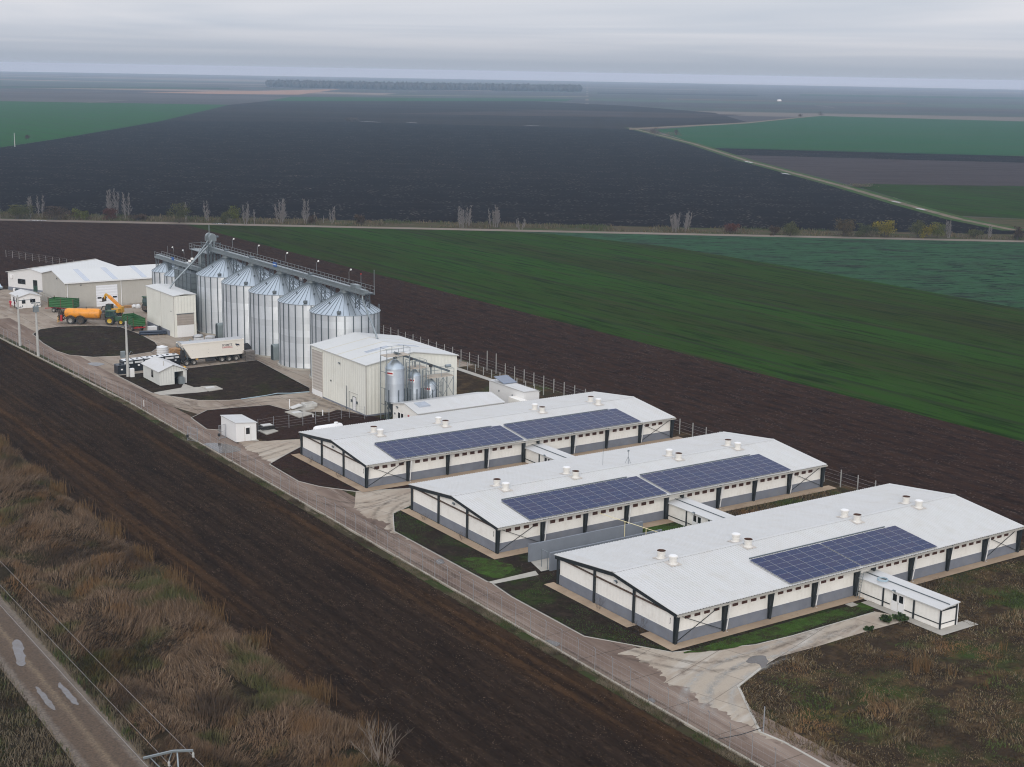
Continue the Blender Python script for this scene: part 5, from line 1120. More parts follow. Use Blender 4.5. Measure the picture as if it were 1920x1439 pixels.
S0 = make_silo(5.9, 11.7, 14.75, 26, 36)
SLAB = ['tall zinc silo nearest the white intake tower, first of the five big silos', 'second big zinc silo from the intake tower, rising behind the white trailer', 'middle one of the five big zinc silos, with a pale disc lamp on its roof', 'big zinc silo second from the feed mill hall, its foot in view', 'big zinc silo nearest the feed mill hall, lower half hidden by the hall']
for k in range(5):
    o = S0 if k == 0 else copy_tree(S0); o.location = (111.31, 214.64 + 12.669 * (4 - k), 0.1); tag(o, SLAB[k], 'silo', 'big grain silos in a row')
s6 = make_silo(3.2, 9.3, 11.1, 14, 22, False); s6.location = (108.5, 290.7, .1); tag(s6, 'small zinc silo farther from the square bin, above the warehouse end', 'silo', 'small silos behind the intake tower')
s7 = copy_tree(s6); s7.location = (108.5, 283.6, .1); tag(s7, 'small zinc silo beside the dark square bin', 'silo', 'small silos behind the intake tower')
o = MB().lathe([(.02, 0), (.42, .02), (.45, .06), (.42, .1), (.02, .12)], 20, axis='y'); o = o.build('disc_lamp', lamp_white); o.location = (113.7, 236.4, 14.2); tag(o, 'round pale disc lamp hanging beside the middle silo roof', 'lamp')
for (u, v, lb) in ((106.2, 259.0, 'arched steel hood between first and second big silo'), (106.4, 233.8, 'arched steel hood between third and fourth big silo')):
    t = thing('access_hood', lb, 'hood', (u, v, .1), group='arched hoods at the silo feet')
    pr = [(-.62, 0), (-.62, 2.3)] + [(.62 * math.cos(a), 2.3 + .62 * math.sin(a)) for a in np.linspace(math.pi, 0, 9)[1:-1]] + [(.62, 2.3), (.62, 0)]
    MB().prism(pr, 0, 1.6, 'x').build('shell', mat('hood_green', (.30, .35, .36), .5, .4, var=.4), t)
    MB().prism([(y * .82, z * .95 + .02) for y, z in pr], -.02, 0.0, 'x').build('opening', mat('hood_dark', (.03, .042, .045), .6), t)

# square steel bin
t = thing('square_bin', 'dark square corrugated steel bin beside the intake tower', 'bin', (106.1, 271.6, 0.1))
MB().box(0, 3.9, 0, 8.6, 2.4, 10.9).build('wall', bin_wall, t)
b = MB()
for y in (0, 2.15, 4.3, 6.45, 8.6): b.box(-.08, .02, y - .07, y + .07, 0, 11.0)
for x in (0, 1.95, 3.9): b.box(x - .07, x + .07, -.08, .02, 0, 11.0)
b.build('frame', zinc_dark, t)
b = MB()
for i in range(7): z = 3.0 + i * 1.2; b.box(-.05, .0, .07, 8.53, z, z + .07); b.box(.07, 3.83, -.05, .0, z, z + .07)
b.build('bands', zinc_dark, t)
MB().prism([(.2, 2.4), (3.7, 2.4), (2.2, .6), (1.7, .6)], .3, 8.3, 'y').build('hopper', bin_wall, t)
b = MB()
for x in (0, 3.9):
    for y in (0, 2.15, 4.3, 6.45, 8.6): b.bar((x, y, 11.0), (x, y, 12.0), .05)
    for z in (11.5, 12.0): b.bar((x, 0, z), (x, 8.6, z), .04)
for y in (0, 8.6):
    for z in (11.5, 12.0): b.bar((0, y, z), (3.9, y, z), .04)
b.build('railing', zinc, t); MB().box(0, 3.9, 0, 8.6, 10.9, 11.0).build('top_plate', zinc_dark, t)


def gantry(t, y0, y1, zd, wd, legs, zleg, rail=1.1, trough=True):
    """walkway with conveyor along local y at deck height zd; legs: list of (y, foot height)"""
    for x, nm in ((-wd / 2, 'deck_beam'), (wd / 2, 'deck_beam')): MB().box(x - .06, x + .06, y0, y1, zd - .28, zd).build(nm, zinc, t)
    b = MB(); y = y0 + .3
    while y < y1: b.box(-wd / 2 + .06, wd / 2 - .06, y, y + .08, zd - .2, zd - .06); y += .75
    b.build('cross_bars', zinc_dark, t)
    MB().box(.12, wd / 2 - .07, y0, y1, zd - .04, zd).build('walkway', zinc_dark, t)
    if trough: MB().box(-wd / 2 + .1, .05, y0 + .4, y1 - .3, zd - .05, zd + .48).build('conveyor', zinc, t)
    for x in (-wd / 2, wd / 2):
        b = MB(); n = int((y1 - y0) / 1.5)
        for i in range(n + 1): y = y0 + (y1 - y0) * i / n; b.bar((x, y, zd), (x, y, zd + rail), .05)
        for z in (zd + rail * .5, zd + rail): b.bar((x, y0, z), (x, y1, z), .045)
        b.build('railing', zinc, t)
    for y, foot in legs:
        b = MB()
        for dy in (-.75, .75):
            for x in (-wd / 2, wd / 2): b.bar((x, y + dy, foot), (x, y + dy, zd - .28), .14)
        for k in range(3):
            za, zb = foot + (zd - .3 - foot) * k / 3, foot + (zd - .3 - foot) * (k + 1) / 3
            for x in (-wd / 2, wd / 2): b.bar((x, y - .75, za), (x, y + .75, zb), .07); b.bar((x, y + .75, za), (x, y - .75, zb), .07); b.bar((x, y - .75, zb), (x, y + .75, zb), .07)
            for dy in (-.75, .75): b.bar((-wd / 2, y + dy, zb), (wd / 2, y + dy, zb), .06)
        b.build('support_leg', zinc_dark, t)


def gantry_lamp(t, x, y, z, h=1.9, d=(.0, -1)):
    b = MB().tube([(x, y, z), (x, y, z + h * .75), (x + d[0] * .25, y + d[1] * .25, z + h * .95), (x + d[0] * .5, y + d[1] * .5, z + h)], .04, 6); o = b.build('lamp_post', zinc, t)
    h_ = MB().lathe([(.02, -.24), (.13, -.16), (.16, 0), (.13, .16), (.02, .24)], 10, axis='y'); q = h_.build('lamp_head', lamp_white, o, True); q.location = (x + d[0] * .65, y + d[1] * .65, z + h + .03); q.rotation_euler = (R(-25), 0, 0)


G = thing('conveyor_gantry', 'long zinc conveyor walkway with lamps over the five big silos', 'gantry', (111.31, 0, 0))
gantry(G, 205.9, 274.0, 15.75, 1.9, [(208.3, 12.9)] + [(214.64 + 12.669 * k + 6.33, 10.3) for k in range(4)] + [(271.6, 0.1)], 0)
for y in (214.9, 227.2, 239.9, 252.5, 264.5): gantry_lamp(G, .95, y, 16.7)
for y in (240.5,): MB().box(-1.06, -.98, y - .75, y + .75, 16.1, 16.9).build('sign_plate', blue_sign, G)
MB().box(-1.075, -1.06, 239.9, 241.0, 16.4, 16.55).build('sign_writing', plain_white, G)
MB().tube([(.95, 206.0, 15.7), (.95, 206.0, 19.6)], .05, 6).build('mast', zinc, G)
ml = MB().tube([(.95, 210.6, 16.8), (.95, 210.6, 18.2)], .04, 6).build('beacon_mast', zinc, G); MB().lathe([(.02, 0), (.1, .05), (.1, .25), (.02, .3)], 10, c=(.95, 210.6, 18.2)).build('beacon', red_paint, ml)
MB().box(-.85, .1, 209.0, 211.0, 16.2, 16.75).build('drive_box', zinc, G)
for y in (227.3, 252.7, 264.9): MB().box(-.5, .0, y - .5, y + .5, 16.2, 16.5).build('slide_gate', zinc_dark, G)
for k in range(5): MB().tube([(-.4, 214.64 + 12.669 * k, 15.5), (-.1, 214.64 + 12.669 * k, 15.25)], .22, 10).build('drop_pipe', zinc, G)
G2 = thing('conveyor_gantry', 'shorter zinc conveyor walkway with lamps over the two small silos', 'gantry', (108.5, 0, 0))
gantry(G2, 271.5, 296.1, 11.75, 1.6, [(294.6, 0.1), (287.2, 9.6), (279.8, 10.9)], 0, 1.0)
for y in (283.0, 288.9): gantry_lamp(G2, .8, y, 12.6, 1.7, (0, 1))
MB().tube([(.8, 292.4, 11.7), (.8, 292.4, 14.3)], .035, 6).build('mast', zinc, G2)
MB().box(-.9, -.82, 284.6, 285.8, 12.2, 12.8).build('sign_plate', blue_sign, G2)

# bucket elevators with platform and spouts
t = thing('bucket_elevator', 'twin bucket elevator tower with round heads, tallest thing at the silos', 'elevator', (111.3, 273.2, 0.1))
for dy in (-.75, 1.0):
    for dx in (-.35, .35): MB().box(dx - .17, dx + .17, dy - .2, dy + .2, .2, 17.6).build('elevator_leg', zinc, t)
    h = MB().lathe([(.02, -.32), (.72, -.32), (.78, -.25), (.78, .25), (.72, .32), (.02, .32)], 20, axis='y', c=(0, dy, 18.0)); h.box(-.78, .78, dy - .31, dy + .31, 17.2, 18.0); h.build('elevator_head', zinc, t, True)
    MB().lathe([(.02, 0), (.22, 0), (.22, .5), (.02, .5)], 12, axis='x', c=(.78, dy, 18.1)).build('motor', zinc_dark, t)
    MB().box(-.9, .9, dy - .35, dy + .35, 0, .9).build('elevator_boot', zinc_dark, t)
b = MB()
for x in (-1.3, 1.3):
    for y in (-1.8, 2.0): b.bar((x, y, 0), (x, y, 17.0), .12)
for i in range(8):
    z0, z1 = i * 2.1, (i + 1) * 2.1
    for x in (-1.3, 1.3): b.bar((x, -1.8, z0), (x, 2.0, z1), .06); b.bar((x, -1.8, z1), (x, 2.0, z1), .07)
    for y in (-1.8, 2.0): b.bar((-1.3, y, z0), (1.3, y, z1), .06); b.bar((-1.3, y, z1), (1.3, y, z1), .07)
b.build('lattice', zinc_dark, t)
b = MB().box(-1.6, 1.6, -2.0, 7.8, 14.75, 14.85)
b.build('platform', zinc, t); b = MB()
for x in (-1.6, 1.6):
    for i in range(8): y = -2 + 9.8 * i / 7; b.bar((x, y, 14.85), (x, y, 16.0), .05)
    for z in (15.4, 16.0): b.bar((x, -2, z), (x, 7.8, z), .045)
for z in (15.4, 16.0): b.bar((-1.6, 7.8, z), (1.6, 7.8, z), .045)
b.build('railing', zinc, t)
b = MB()
for x in (-1.4, 1.4): b.bar((x, 6.9, 0), (x, 6.9, 14.75), .12)
for i in range(7): b.bar((-1.4, 6.9, i * 2.1), (1.4, 6.9, (i + 1) * 2.1), .06)
b.build('lattice', zinc_dark, t)
MB().lathe([(.7, 11.2), (.7, 14.3), (.2, 14.7)], 16, c=(0, 5.2, 0)).build('cyclone', zinc, t, True)
MB().tube([(.9, 3.2, 14.8), (.9, 3.2, 20.2)], .035, 6).build('mast', zinc, t); MB().tube([(-.9, -1.6, 17.0), (-.9, -1.6, 20.6)], .035, 6).build('mast', zinc, t)
MB().tube([(-.2, .9, 17.4), (-.8, .6, 16.6), (-6.2, -1.6, 11.6), (-6.6, -1.8, 11.0)], .17, 10).build('spout', zinc, t, True)
E1 = (*gp(317, 541, 8.65), 8.4)
MB().tube([(-.1, -.9, 17.6), (-.6, -1.1, 16.8), (E1[0] + .9 - 111.3, E1[1] + .0 - 273.2, 9.6), (E1[0] - 111.3, E1[1] - 273.2, 8.35)], .17, 10).build('spout', zinc, t, True)
for f in (.46, .52): MB().box(-.22, .22, -.22, .22, -.2, .2).build('lamp_head', lamp_white, t).location = (-.6 + f * -8.5, -1.0, 16.9 - f * 7.2 + .35)
t = thing('grain_spout', 'slanting grain pipe from the gantry end down to the feed mill roof', 'pipe')
E2 = (*gp(707, 637, 9.3), 9.3)
MB().tube([(110.8, 207.4, 15.6), (110.75, 207.2, 14.6), (E2[0], E2[1] + .25, 9.95), (E2[0], E2[1], 9.0)], .16, 10).build('pipe', zinc, t, True)
MB().lathe([(.35, 0), (.30, .12), (.18, .2)], 12, c=(E2[0], E2[1], 9.28), cap=False).build('roof_collar', zinc_dark, t)

# feed silos and their scaffold
def feed_silo(loc, r, z0, z1, lab):
    t = thing('feed_silo', lab, 'silo', loc, group='small feed silos before the mill hall')
    MB().lathe([(r, z0), (r, z1)], 40, cap=False).build('shell', feed_wall, t, True)
    MB().lathe([(r + .03, z1 - .02), (r * .8, z1 + r * .35), (r * .3, z1 + r * .8), (.25, z1 + r * .85), (.25, z1 + r * .95), (.02, z1 + r * .97)], 28, cap=False).build('roof', zinc_roof, t, True)
    MB().lathe([(r, z0), (.22, z0 - r * 1.55), (.22, z0 - r * 1.7)], 28, cap=False).build('hopper', zinc_dark, t, True)
    for k in range(6):
        a = 2 * math.pi * k / 6 + .4; c, s_ = math.cos(a), math.sin(a); MB().bar(((r + .05) * c, (r + .05) * s_, 0), ((r + .05) * c, (r + .05) * s_, z0 + 1.9), .13).build('leg', zinc_dark, t)
    b = MB()
    for k in range(6):
        a, a2 = 2 * math.pi * k / 6 + .4, 2 * math.pi * (k + 1) / 6 + .4; p_, q = [((r + .05) * math.cos(x), (r + .05) * math.sin(x)) for x in (a, a2)]
        b.bar((*p_, z0 - .2), (*q, z0 - .2), .07); b.bar((*p_, .2), (*q, z0 - .3), .05)
    b.build('bracing', zinc_dark, t)
    a = R(-45); cx_, cy_ = (r + .35) * math.cos(a), (r + .35) * math.sin(a); tx, ty = -math.sin(a), math.cos(a)
    b = MB()
    for w in (-.22, .22): b.bar((cx_ + tx * w, cy_ + ty * w, .3), (cx_ + tx * w, cy_ + ty * w, z1 + .9), .06)
    for i in range(int((z1 + .5) / .33)): z = .5 + i * .33; b.bar((cx_ - tx * .22, cy_ - ty * .22, z), (cx_ + tx * .22, cy_ + ty * .22, z), .035)
    b.build('ladder', zinc, t)
    b = MB()                                       # hoop cage of the ladder
    for i in range(int((z1 - 1.6) / 1.0)):
        z = 2.6 + i; b.tube([(cx_ + math.cos(q) * .36 + .25 * math.cos(a), cy_ + math.sin(q) * .36 + .25 * math.sin(a), z) for q in np.linspace(a - 2, a + 2, 8)], .02, 4, cap=False)
    for q in (a - 1.1, a, a + 1.1): b.bar((cx_ + math.cos(q) * .36 + .25 * math.cos(a), cy_ + math.sin(q) * .36 + .25 * math.sin(a), 2.6), (cx_ + math.cos(q) * .36 + .25 * math.cos(a), cy_ + math.sin(q) * .36 + .25 * math.sin(a), z1 + .4), .03)
    b.build('ladder_cage', zinc_dark, t)
    def arc(rad, a0, a1, za, zb):
        b = MB(); n = 8
        for i in range(n):
            q0, q1 = a0 + (a1 - a0) * i / n, a0 + (a1 - a0) * (i + 1) / n
            k = b.add([(rad * math.cos(q), rad * math.sin(q), z) for q, z in ((q0, za), (q1, za), (q1, zb), (q0, zb))]); b.face(k, k + 1, k + 2, k + 3)
        return b
    ac = R(-152); hw = .62 / r; h = z1 - .95
    sg = arc(r + .03, ac - hw, ac + hw, h, h + .62).build('name_plate', plain_white, t)
    arc(r + .04, ac - hw * .75, ac + hw * .8, h + .18, h + .44).build('plate_writing', red_paint, sg)
    MB().box(-.3, .3, -.06, .06, 0, .2).build('roof_handle', zinc_dark, t).location = (0, 0, z1 + r * .97)
    return t


feed_silo((103.55, 183.6, .1), 1.45, 2.9, 8.0, 'largest of the three zinc feed silos, left beside the mill hall corner')
feed_silo((106.95, 183.6, .1), .98, 2.6, 6.5, 'middle sized zinc feed silo between the larger and the smaller one')
feed_silo((109.75, 183.6, .1), .95, 2.2, 4.85, 'smallest of the three zinc feed silos, next to the open scaffold')
t = thing('scaffold', 'steel scaffold with platforms and sloping conveyor above the feed silos', 'scaffold', (0, 185.2, .1))
plat = mat('plat', (.40, .35, .29), .8, var=.5)
for x0_, x1_, z in ((101.6, 105.6, 10.0), (106.0, 108.5, 7.75), (108.9, 113.4, 6.0)):
    MB().box(x0_, x1_, -2.6, -.6, z - .1, z).build('platform', plat, t)
    b = MB()
    for y in (-2.6, -.6):
        for x in (x0_, (x0_ + x1_) / 2, x1_): b.bar((x, y, z), (x, y, z + 1.1), .05)
        for q in (.55, 1.1): b.bar((x0_, y, z + q), (x1_, y, z + q), .04)
    for x in (x0_, x1_): b.bar((x, -2.6, z + 1.1), (x, -.6, z + 1.1), .04)
    b.build('railing', zinc, t)
    for x in (x0_ + .05, x1_ - .05):
        for y in (-2.55, -.65): MB().bar((x, y, 0), (x, y, z - .1), .11).build('upright', zinc, t)
b = MB()
for x0_, x1_ in ((111.5, 113.35), (109.0, 111.5)):
    for i in range(2): b.bar((x0_, -2.55, i * 2.9), (x1_, -2.55, (i + 1) * 2.9), .05); b.bar((x1_, -2.55, i * 2.9), (x0_, -2.55, (i + 1) * 2.9), .05)
for x in (111.5,):
    for y in (-2.55, -.65): b.bar((x, y, 0), (x, y, 5.9), .1)
for z in (2.5, 5.0, 7.5): b.bar((101.65, -2.55, z), (101.65, -.65, z), .06); b.bar((105.55, -2.55, z), (105.55, -.65, z), .06)
b.build('bracing', zinc, t)
MB().bar((103.4, -1.7, 10.35), (113.1, -1.7, 6.5), .4, .32).build('screw_conveyor', zinc_dark, t)
MB().lathe([(.02, 0), (.26, 0), (.26, .9), (.02, .9)], 12, axis='x', c=(112.4, -1.75, 7.35)).build('motor', zinc, t)
for x, z in ((103.6, 9.9), (107.0, 8.6), (109.8, 7.5)): MB().tube([(x, -1.7, z), (x + .1, -1.6, z - 1.2)], .13, 8).build('drop_pipe', zinc, t)
for x, z in ((106.1, 9.15), (109.6, 7.75)): MB().box(-.2, .2, -.2, .2, -.2, .2).build('slide_motor', chassis, t).location = (x, -2.0, z)


# ================================================================== VEHICLES AND YARD CLUTTER


# tipping semi-trailer
t = thing('tipper_trailer', 'long cream white tipping trailer with lettering parked before the silos', 'trailer', (90.2, 236.1, .1))
prT = [(.05, 3.9), (1.7, 1.25), (11.4, 1.25), (11.6, 1.6), (11.6, 3.9)]
MB().prism(prT, 0.0, 2.4, 'y').build('tub', trailer_white, t)
MB().box(-.1, 11.65, -.07, .0, 3.78, 3.98).box(-.1, 11.65, 2.4, 2.47, 3.78, 3.98).build('top_rail', trailer_white, t)
b = MB(); n = 12
for i in range(n):
    xa, xb = .1 + 11.4 * i / n, .1 + 11.4 * (i + 1) / n - .02
    b.prism([(0, 3.96), (0.5, 4.10), (1.2, 4.16), (1.9, 4.10), (2.4, 3.96), (1.2, 3.93)], xa, xb)
b.build('tarpaulin', tarp_grey, t)
MB().box(11.6, 11.75, -.02, 2.42, 1.3, 3.95).build('tailgate', trailer_white, t); MB().box(1.75, 11.3, -.05, -.01, 1.22, 1.36).build('lower_rail', trailer_white, t)
MB().box(.9, 11.3, .7, .95, .85, 1.2).box(.9, 11.3, 1.45, 1.7, .85, 1.2).build('chassis', chassis, t); MB().box(4.4, 6.1, -.02, .2, .45, 1.0).box(4.5, 6.0, -.04, -.02, .55, .95).build('side_guard', chassis, t)
MB().bar((.5, .4, 3.2), (1.2, .4, 1.1), .16).bar((.5, 2.0, 3.2), (1.2, 2.0, 1.1), .16).build('ram', zinc_dark, t); MB().box(.3, .9, .8, 1.6, 1.0, 2.6).build('headboard_step', chassis, t)
for x in (.86, 2.22, 7.5, 8.86, 10.22):
    for y in (.18, 2.22): wheel(t, (x, y, .52), .52, .36)
    MB().bar((x, .2, .52), (x, 2.2, .52), .16).build('axle', chassis, t)
MB().box(2.6, 3.0, -.02, .3, .95, 1.15).build('tool_box', yellow_paint, t)
for x in (2.0, 4.9, 7.6, 10.4):
    for z in (2.0, 2.6): MB().box(x, x + .09, -.015, 0, z, z + .09).build('rivet_plate', tarp_grey, t)


def text_mesh(s, size, m, parent, loc, rot, ext=.006, name='lettering', sx=1.0):
    cu = bpy.data.curves.new('txt', 'FONT'); cu.body = s; cu.size = size; cu.extrude = ext; cu.offset = size * .012
    o = bpy.data.objects.new('txt', cu); COL.objects.link(o); bpy.context.view_layer.update()
    me = bpy.data.meshes.new_from_object(o.evaluated_get(bpy.context.evaluated_depsgraph_get())); bpy.data.objects.remove(o)
    me.materials.clear(); me.materials.append(m); r = bpy.data.objects.new(name, me); COL.objects.link(r); r.parent = parent; r.location = loc; r.rotation_euler = rot; r.scale = (sx, 1, 1); return r


ink = mat('ink', (.012, .012, .03), .5); ink_red = mat('ink_red', (.42, .01, .03), .5)
text_mesh('SCHMITZ', .52, ink, t, (7.55, -.012, 2.92), (R(90), 0, 0), sx=.9)
text_mesh('CARGOBULL', .40, ink_red, t, (7.55, -.012, 2.55), (R(90), 0, 0), sx=.87)
el = [(0, .40), (.10, .52), (.22, .50), (.34, .46), (.60, .40), (.78, .40), (.86, .30), (.84, .0), (.76, .0), (.74, .18), (.62, .15), (.60, -.08), (.52, -.08), (.50, .12), (.36, .20), (.30, .06), (.22, .06), (.20, .26), (.08, .30)]
MB().prism([(10.05 + x * .95, 2.72 + z * .95) for x, z in el], -.02, .0, 'y').build('animal_logo', ink, t)

# slurry tanker and tractor
ang = math.atan2(281.6 - 286.8, 93.6 - 86.1); ca, sa = math.cos(ang), math.sin(ang)
def along(a, side=0.0): return (86.1 + ca * a - sa * side, 286.8 + sa * a + ca * side, .1)


t = thing('slurry_tanker', 'orange slurry tanker with twin muddy wheels and spreader at its rear', 'tanker', along(0, 1.25), ang)
pr = [(.02, -1.45), (.55, -1.4), (.9, -1.2), (1.03, -.8), (1.03, 5.4), (.9, 5.8), (.55, 6.0), (.02, 6.05)]
tk = MB().lathe([(r, x) for r, x in pr], 32, axis='x', c=(0, 0, 2.12)).build('tank', orange_paint, t, True)
for x in (-.5, 1.6, 3.7): MB().lathe([(1.035, x - .03), (1.06, x), (1.035, x + .03)], 32, axis='x', c=(0, 0, 2.12), cap=False).build('tank_band', orange_paint, tk)
MB().box(-1.4, 6.2, -.65, -.4, .95, 1.2).box(-1.4, 6.2, .4, .65, .95, 1.2).bar((6.1, 0, 1.0), (7.5, 0, .85), .22).build('chassis', muddy, t)
for x in (0, 2.0):
    for y in (-1.0, 1.0): wheel(t, (x, y, .82), .82, .62, rim_grey if x == 0 else muddy, tyre=rubber)
    MB().bar((x, -.8, .8), (x, .8, .8), .2).build('axle', muddy, t)
for y0_ in (-1.3, .7):
    b = MB()
    for xc in (0, 2.0):
        pts = [(xc + .98 * math.cos(a), y0_ + .3, .85 + .98 * math.sin(a)) for a in np.linspace(R(20), R(160), 8)]
        for p_, q in zip(pts[:-1], pts[1:]): b.bar(p_, q, .6, .05)
    b.build('mudguard', muddy, t)
b = MB()
rr_ = random.Random(3)
for i in range(44): b.bar((-1.6 - rr_.random() * 1.1, -1.2 + 2.4 * rr_.random(), .5 + rr_.random() * 2.4), (-1.7 - rr_.random() * 1.1, -1.3 + 2.6 * rr_.random(), .4 + rr_.random() * 2.2), .11)
for z in (.7, 1.5, 2.3): b.bar((-1.9, -1.3, z), (-1.9, 1.3, z), .14)
b.build('spreader', muddy, t); MB().box(-2.0, -1.6, -1.35, -1.05, .6, 1.9).build('red_marker', red_paint, t)
b = MB()
for i in range(5): b.bar((-2.6, -1.2 + .5 * i, .35), (-2.5, -1.2 + .5 * i, 1.5), .09)
b.build('hose_rack', yellow_paint, t)
MB().tube([(6.0, .2, 2.9), (6.3, .2, 3.6), (6.9, .1, 3.7), (7.2, 0, 3.1), (7.0, 0, 1.6)], .11, 8).build('suction_hose', chassis, t, True); MB().box(6.15, 6.9, -.7, .7, 1.0, 2.2).build('pump', muddy, t)
MB().tube([(3.0, 0, 3.1), (3.0, 0, 3.5)], .06, 8).build('vent_pipe', chassis, t)


def tractor(t, paint, rimm):
    MB().prism([(.3, .8), (2.9, .85), (2.95, 1.35), (2.7, 1.62), (.5, 1.72), (.3, 1.5)], -.42, .42, 'y').build('bonnet', paint, t)
    MB().box(-.7, 1.9, -.35, .35, .6, 1.1).build('gearbox', chassis, t)
    c_ = MB().prism([(-.75, 1.25), (.75, 1.25), (.95, 1.9), (.7, 2.68), (-.75, 2.68), (-.9, 1.9)], -.78, .78, 'y').build('cab', mat('cab_glass', (.03, .055, .055), .15), t)
    MB().slab([(-.95, -.85, 2.84), (.9, -.85, 2.84), (.9, .85, 2.84), (-.95, .85, 2.84)], .16).build('cab_roof', paint, c_)
    b = MB()
    for y in (-.78, .78):
        b.bar((.95, y, 1.9), (.7, y, 2.68), .07).bar((-.9, y, 1.9), (-.75, y, 2.68), .07).bar((.75, y, 1.25), (.95, y, 1.9), .07).bar((.0, y, 1.25), (.0, y, 2.68), .06)
    b.build('cab_frame', paint, c_)
    for y in (-.95, .95):
        wheel(t, (0, y, .88), .88, .55, rimm); wheel(t, (2.3, y, .62), .62, .42, rimm)
        MB().slab([(-.75, y - .3, 1.72), (.7, y - .3, 1.85), (.7, y + .3, 1.85), (-.75, y + .3, 1.72)], .07).build('mudguard', paint, t)
    MB().tube([(1.4, -.36, 1.6), (1.4, -.36, 2.7)], .06, 8).build('exhaust', chassis, t); MB().box(-1.1, -.7, -.5, .5, .6, 1.2).build('hitch', muddy, t); MB().box(2.9, 3.3, -.35, .35, .6, 1.0).build('front_weight', chassis, t)


t = thing('tractor', 'green tractor with yellow rims coupled to the orange slurry tanker', 'tractor', along(8.0, 1.15), ang); tractor(t, green_body, rim_yellow)
t = thing('tractor', 'big wheeled tractor with yellow rims half hidden behind the intake tower', 'tractor', (105.1, 293.0, .1), R(14)); tractor(t, green_body, rim_yellow); t.scale = (1.25, 1.25, 1.25)

t = thing('telehandler', 'orange telehandler with raised boom behind the green tractor', 'telehandler', (96.2, 291.3, .1), R(125))
MB().box(-2.2, 2.0, -.55, .55, .7, 1.35).build('chassis', chassis, t)
c_ = MB().prism([(-.6, 1.2), (.8, 1.2), (.95, 2.0), (.6, 2.75), (-.6, 2.75)], .05, 1.0, 'y').build('cab', MATS['cab_glass'], t); MB().box(-.65, .65, .0, 1.05, 2.75, 2.85).build('cab_roof', chassis, c_)
MB().box(-2.4, -.7, -.2, 1.0, 1.2, 2.0).box(-2.5, -1.6, -1.0, -.1, 1.1, 2.35).build('engine_cover', yellow_paint, t)
MB().bar((-2.2, -.5, 2.0), (.9, -.5, 4.3), .5, .55).build('boom', orange_paint, t); MB().bar((.8, -.5, 4.25), (1.7, -.5, 4.7), .36, .4).bar((1.65, -.5, 4.75), (2.1, -.5, 3.6), .32).build('boom_head', yellow_paint, t)
MB().box(2.0, 2.15, -1.1, .2, 3.1, 3.9).bar((2.1, -.9, 3.15), (2.9, -.9, 3.05), .1).bar((2.1, .0, 3.15), (2.9, .0, 3.05), .1).build('fork', muddy, t)
for x in (-1.4, 1.4):
    for y in (-.95, .95): wheel(t, (x, y, .62), .62, .45, rim_yellow)


def farm_trailer(t, L, Wd, zb, h, drop):
    """tipping farm trailer: steel box with boards, posts, red chassis, two axles"""
    for y0_, y1_ in ((-Wd / 2, -Wd / 2 + .07), (Wd / 2 - .07, Wd / 2)): MB().box(0, L, y0_, y1_, zb, zb + h).build('side_board', green_paint, t)
    MB().box(-.07, 0, -Wd / 2, Wd / 2, zb, zb + h).build('front_board', green_paint, t); MB().box(L, L + .07, -Wd / 2, Wd / 2, zb, zb + h - drop).build('tail_board', green_paint, t)
    MB().box(0, L, -Wd / 2 + .07, Wd / 2 - .07, zb - .08, zb + .02).build('floor', muddy, t)
    for x in (0, L / 2, L):
        for y in (-Wd / 2 - .04, Wd / 2 + .04): MB().box(x - .07, x + .07, y - .04, y + .04, zb - .05, zb + h + (.12 if x else .3)).build('stake', mat('stake_brown', (.10, .05, .025), .7), t)
    MB().box(.2, L - .1, -.5, -.3, zb - .4, zb - .08).box(.2, L - .1, .3, .5, zb - .4, zb - .08).build('chassis', red_paint, t); MB().bar((.3, 0, zb - .4), (-1.6, 0, .6), .14).build('drawbar', red_paint, t)
    for x in (1.1, L - 1.3):
        for y in (-Wd / 2 + .25, Wd / 2 - .25): wheel(t, (x, y, .5), .5, .38, rim_grey)
        MB().bar((x, -Wd / 2 + .3, .5), (x, Wd / 2 - .3, .5), .14).build('axle', chassis, t)
    MB().box(L + .02, L + .1, -Wd / 2, Wd / 2, zb - .45, zb - .25).build('bumper', red_paint, t)


t = thing('farm_trailer', 'green farm trailer with red chassis beside the intake tower and the pipes', 'trailer', (95.45, 279.0, .1), R(-90)); farm_trailer(t, 6.6, 2.4, 1.15, 1.5, .0)
t = thing('farm_trailer', 'green farm trailer standing at the warehouse corner behind the slurry tanker', 'trailer', (87.5, 304.2, .1), R(-47)); farm_trailer(t, 5.8, 2.4, 1.2, 1.75, .0)

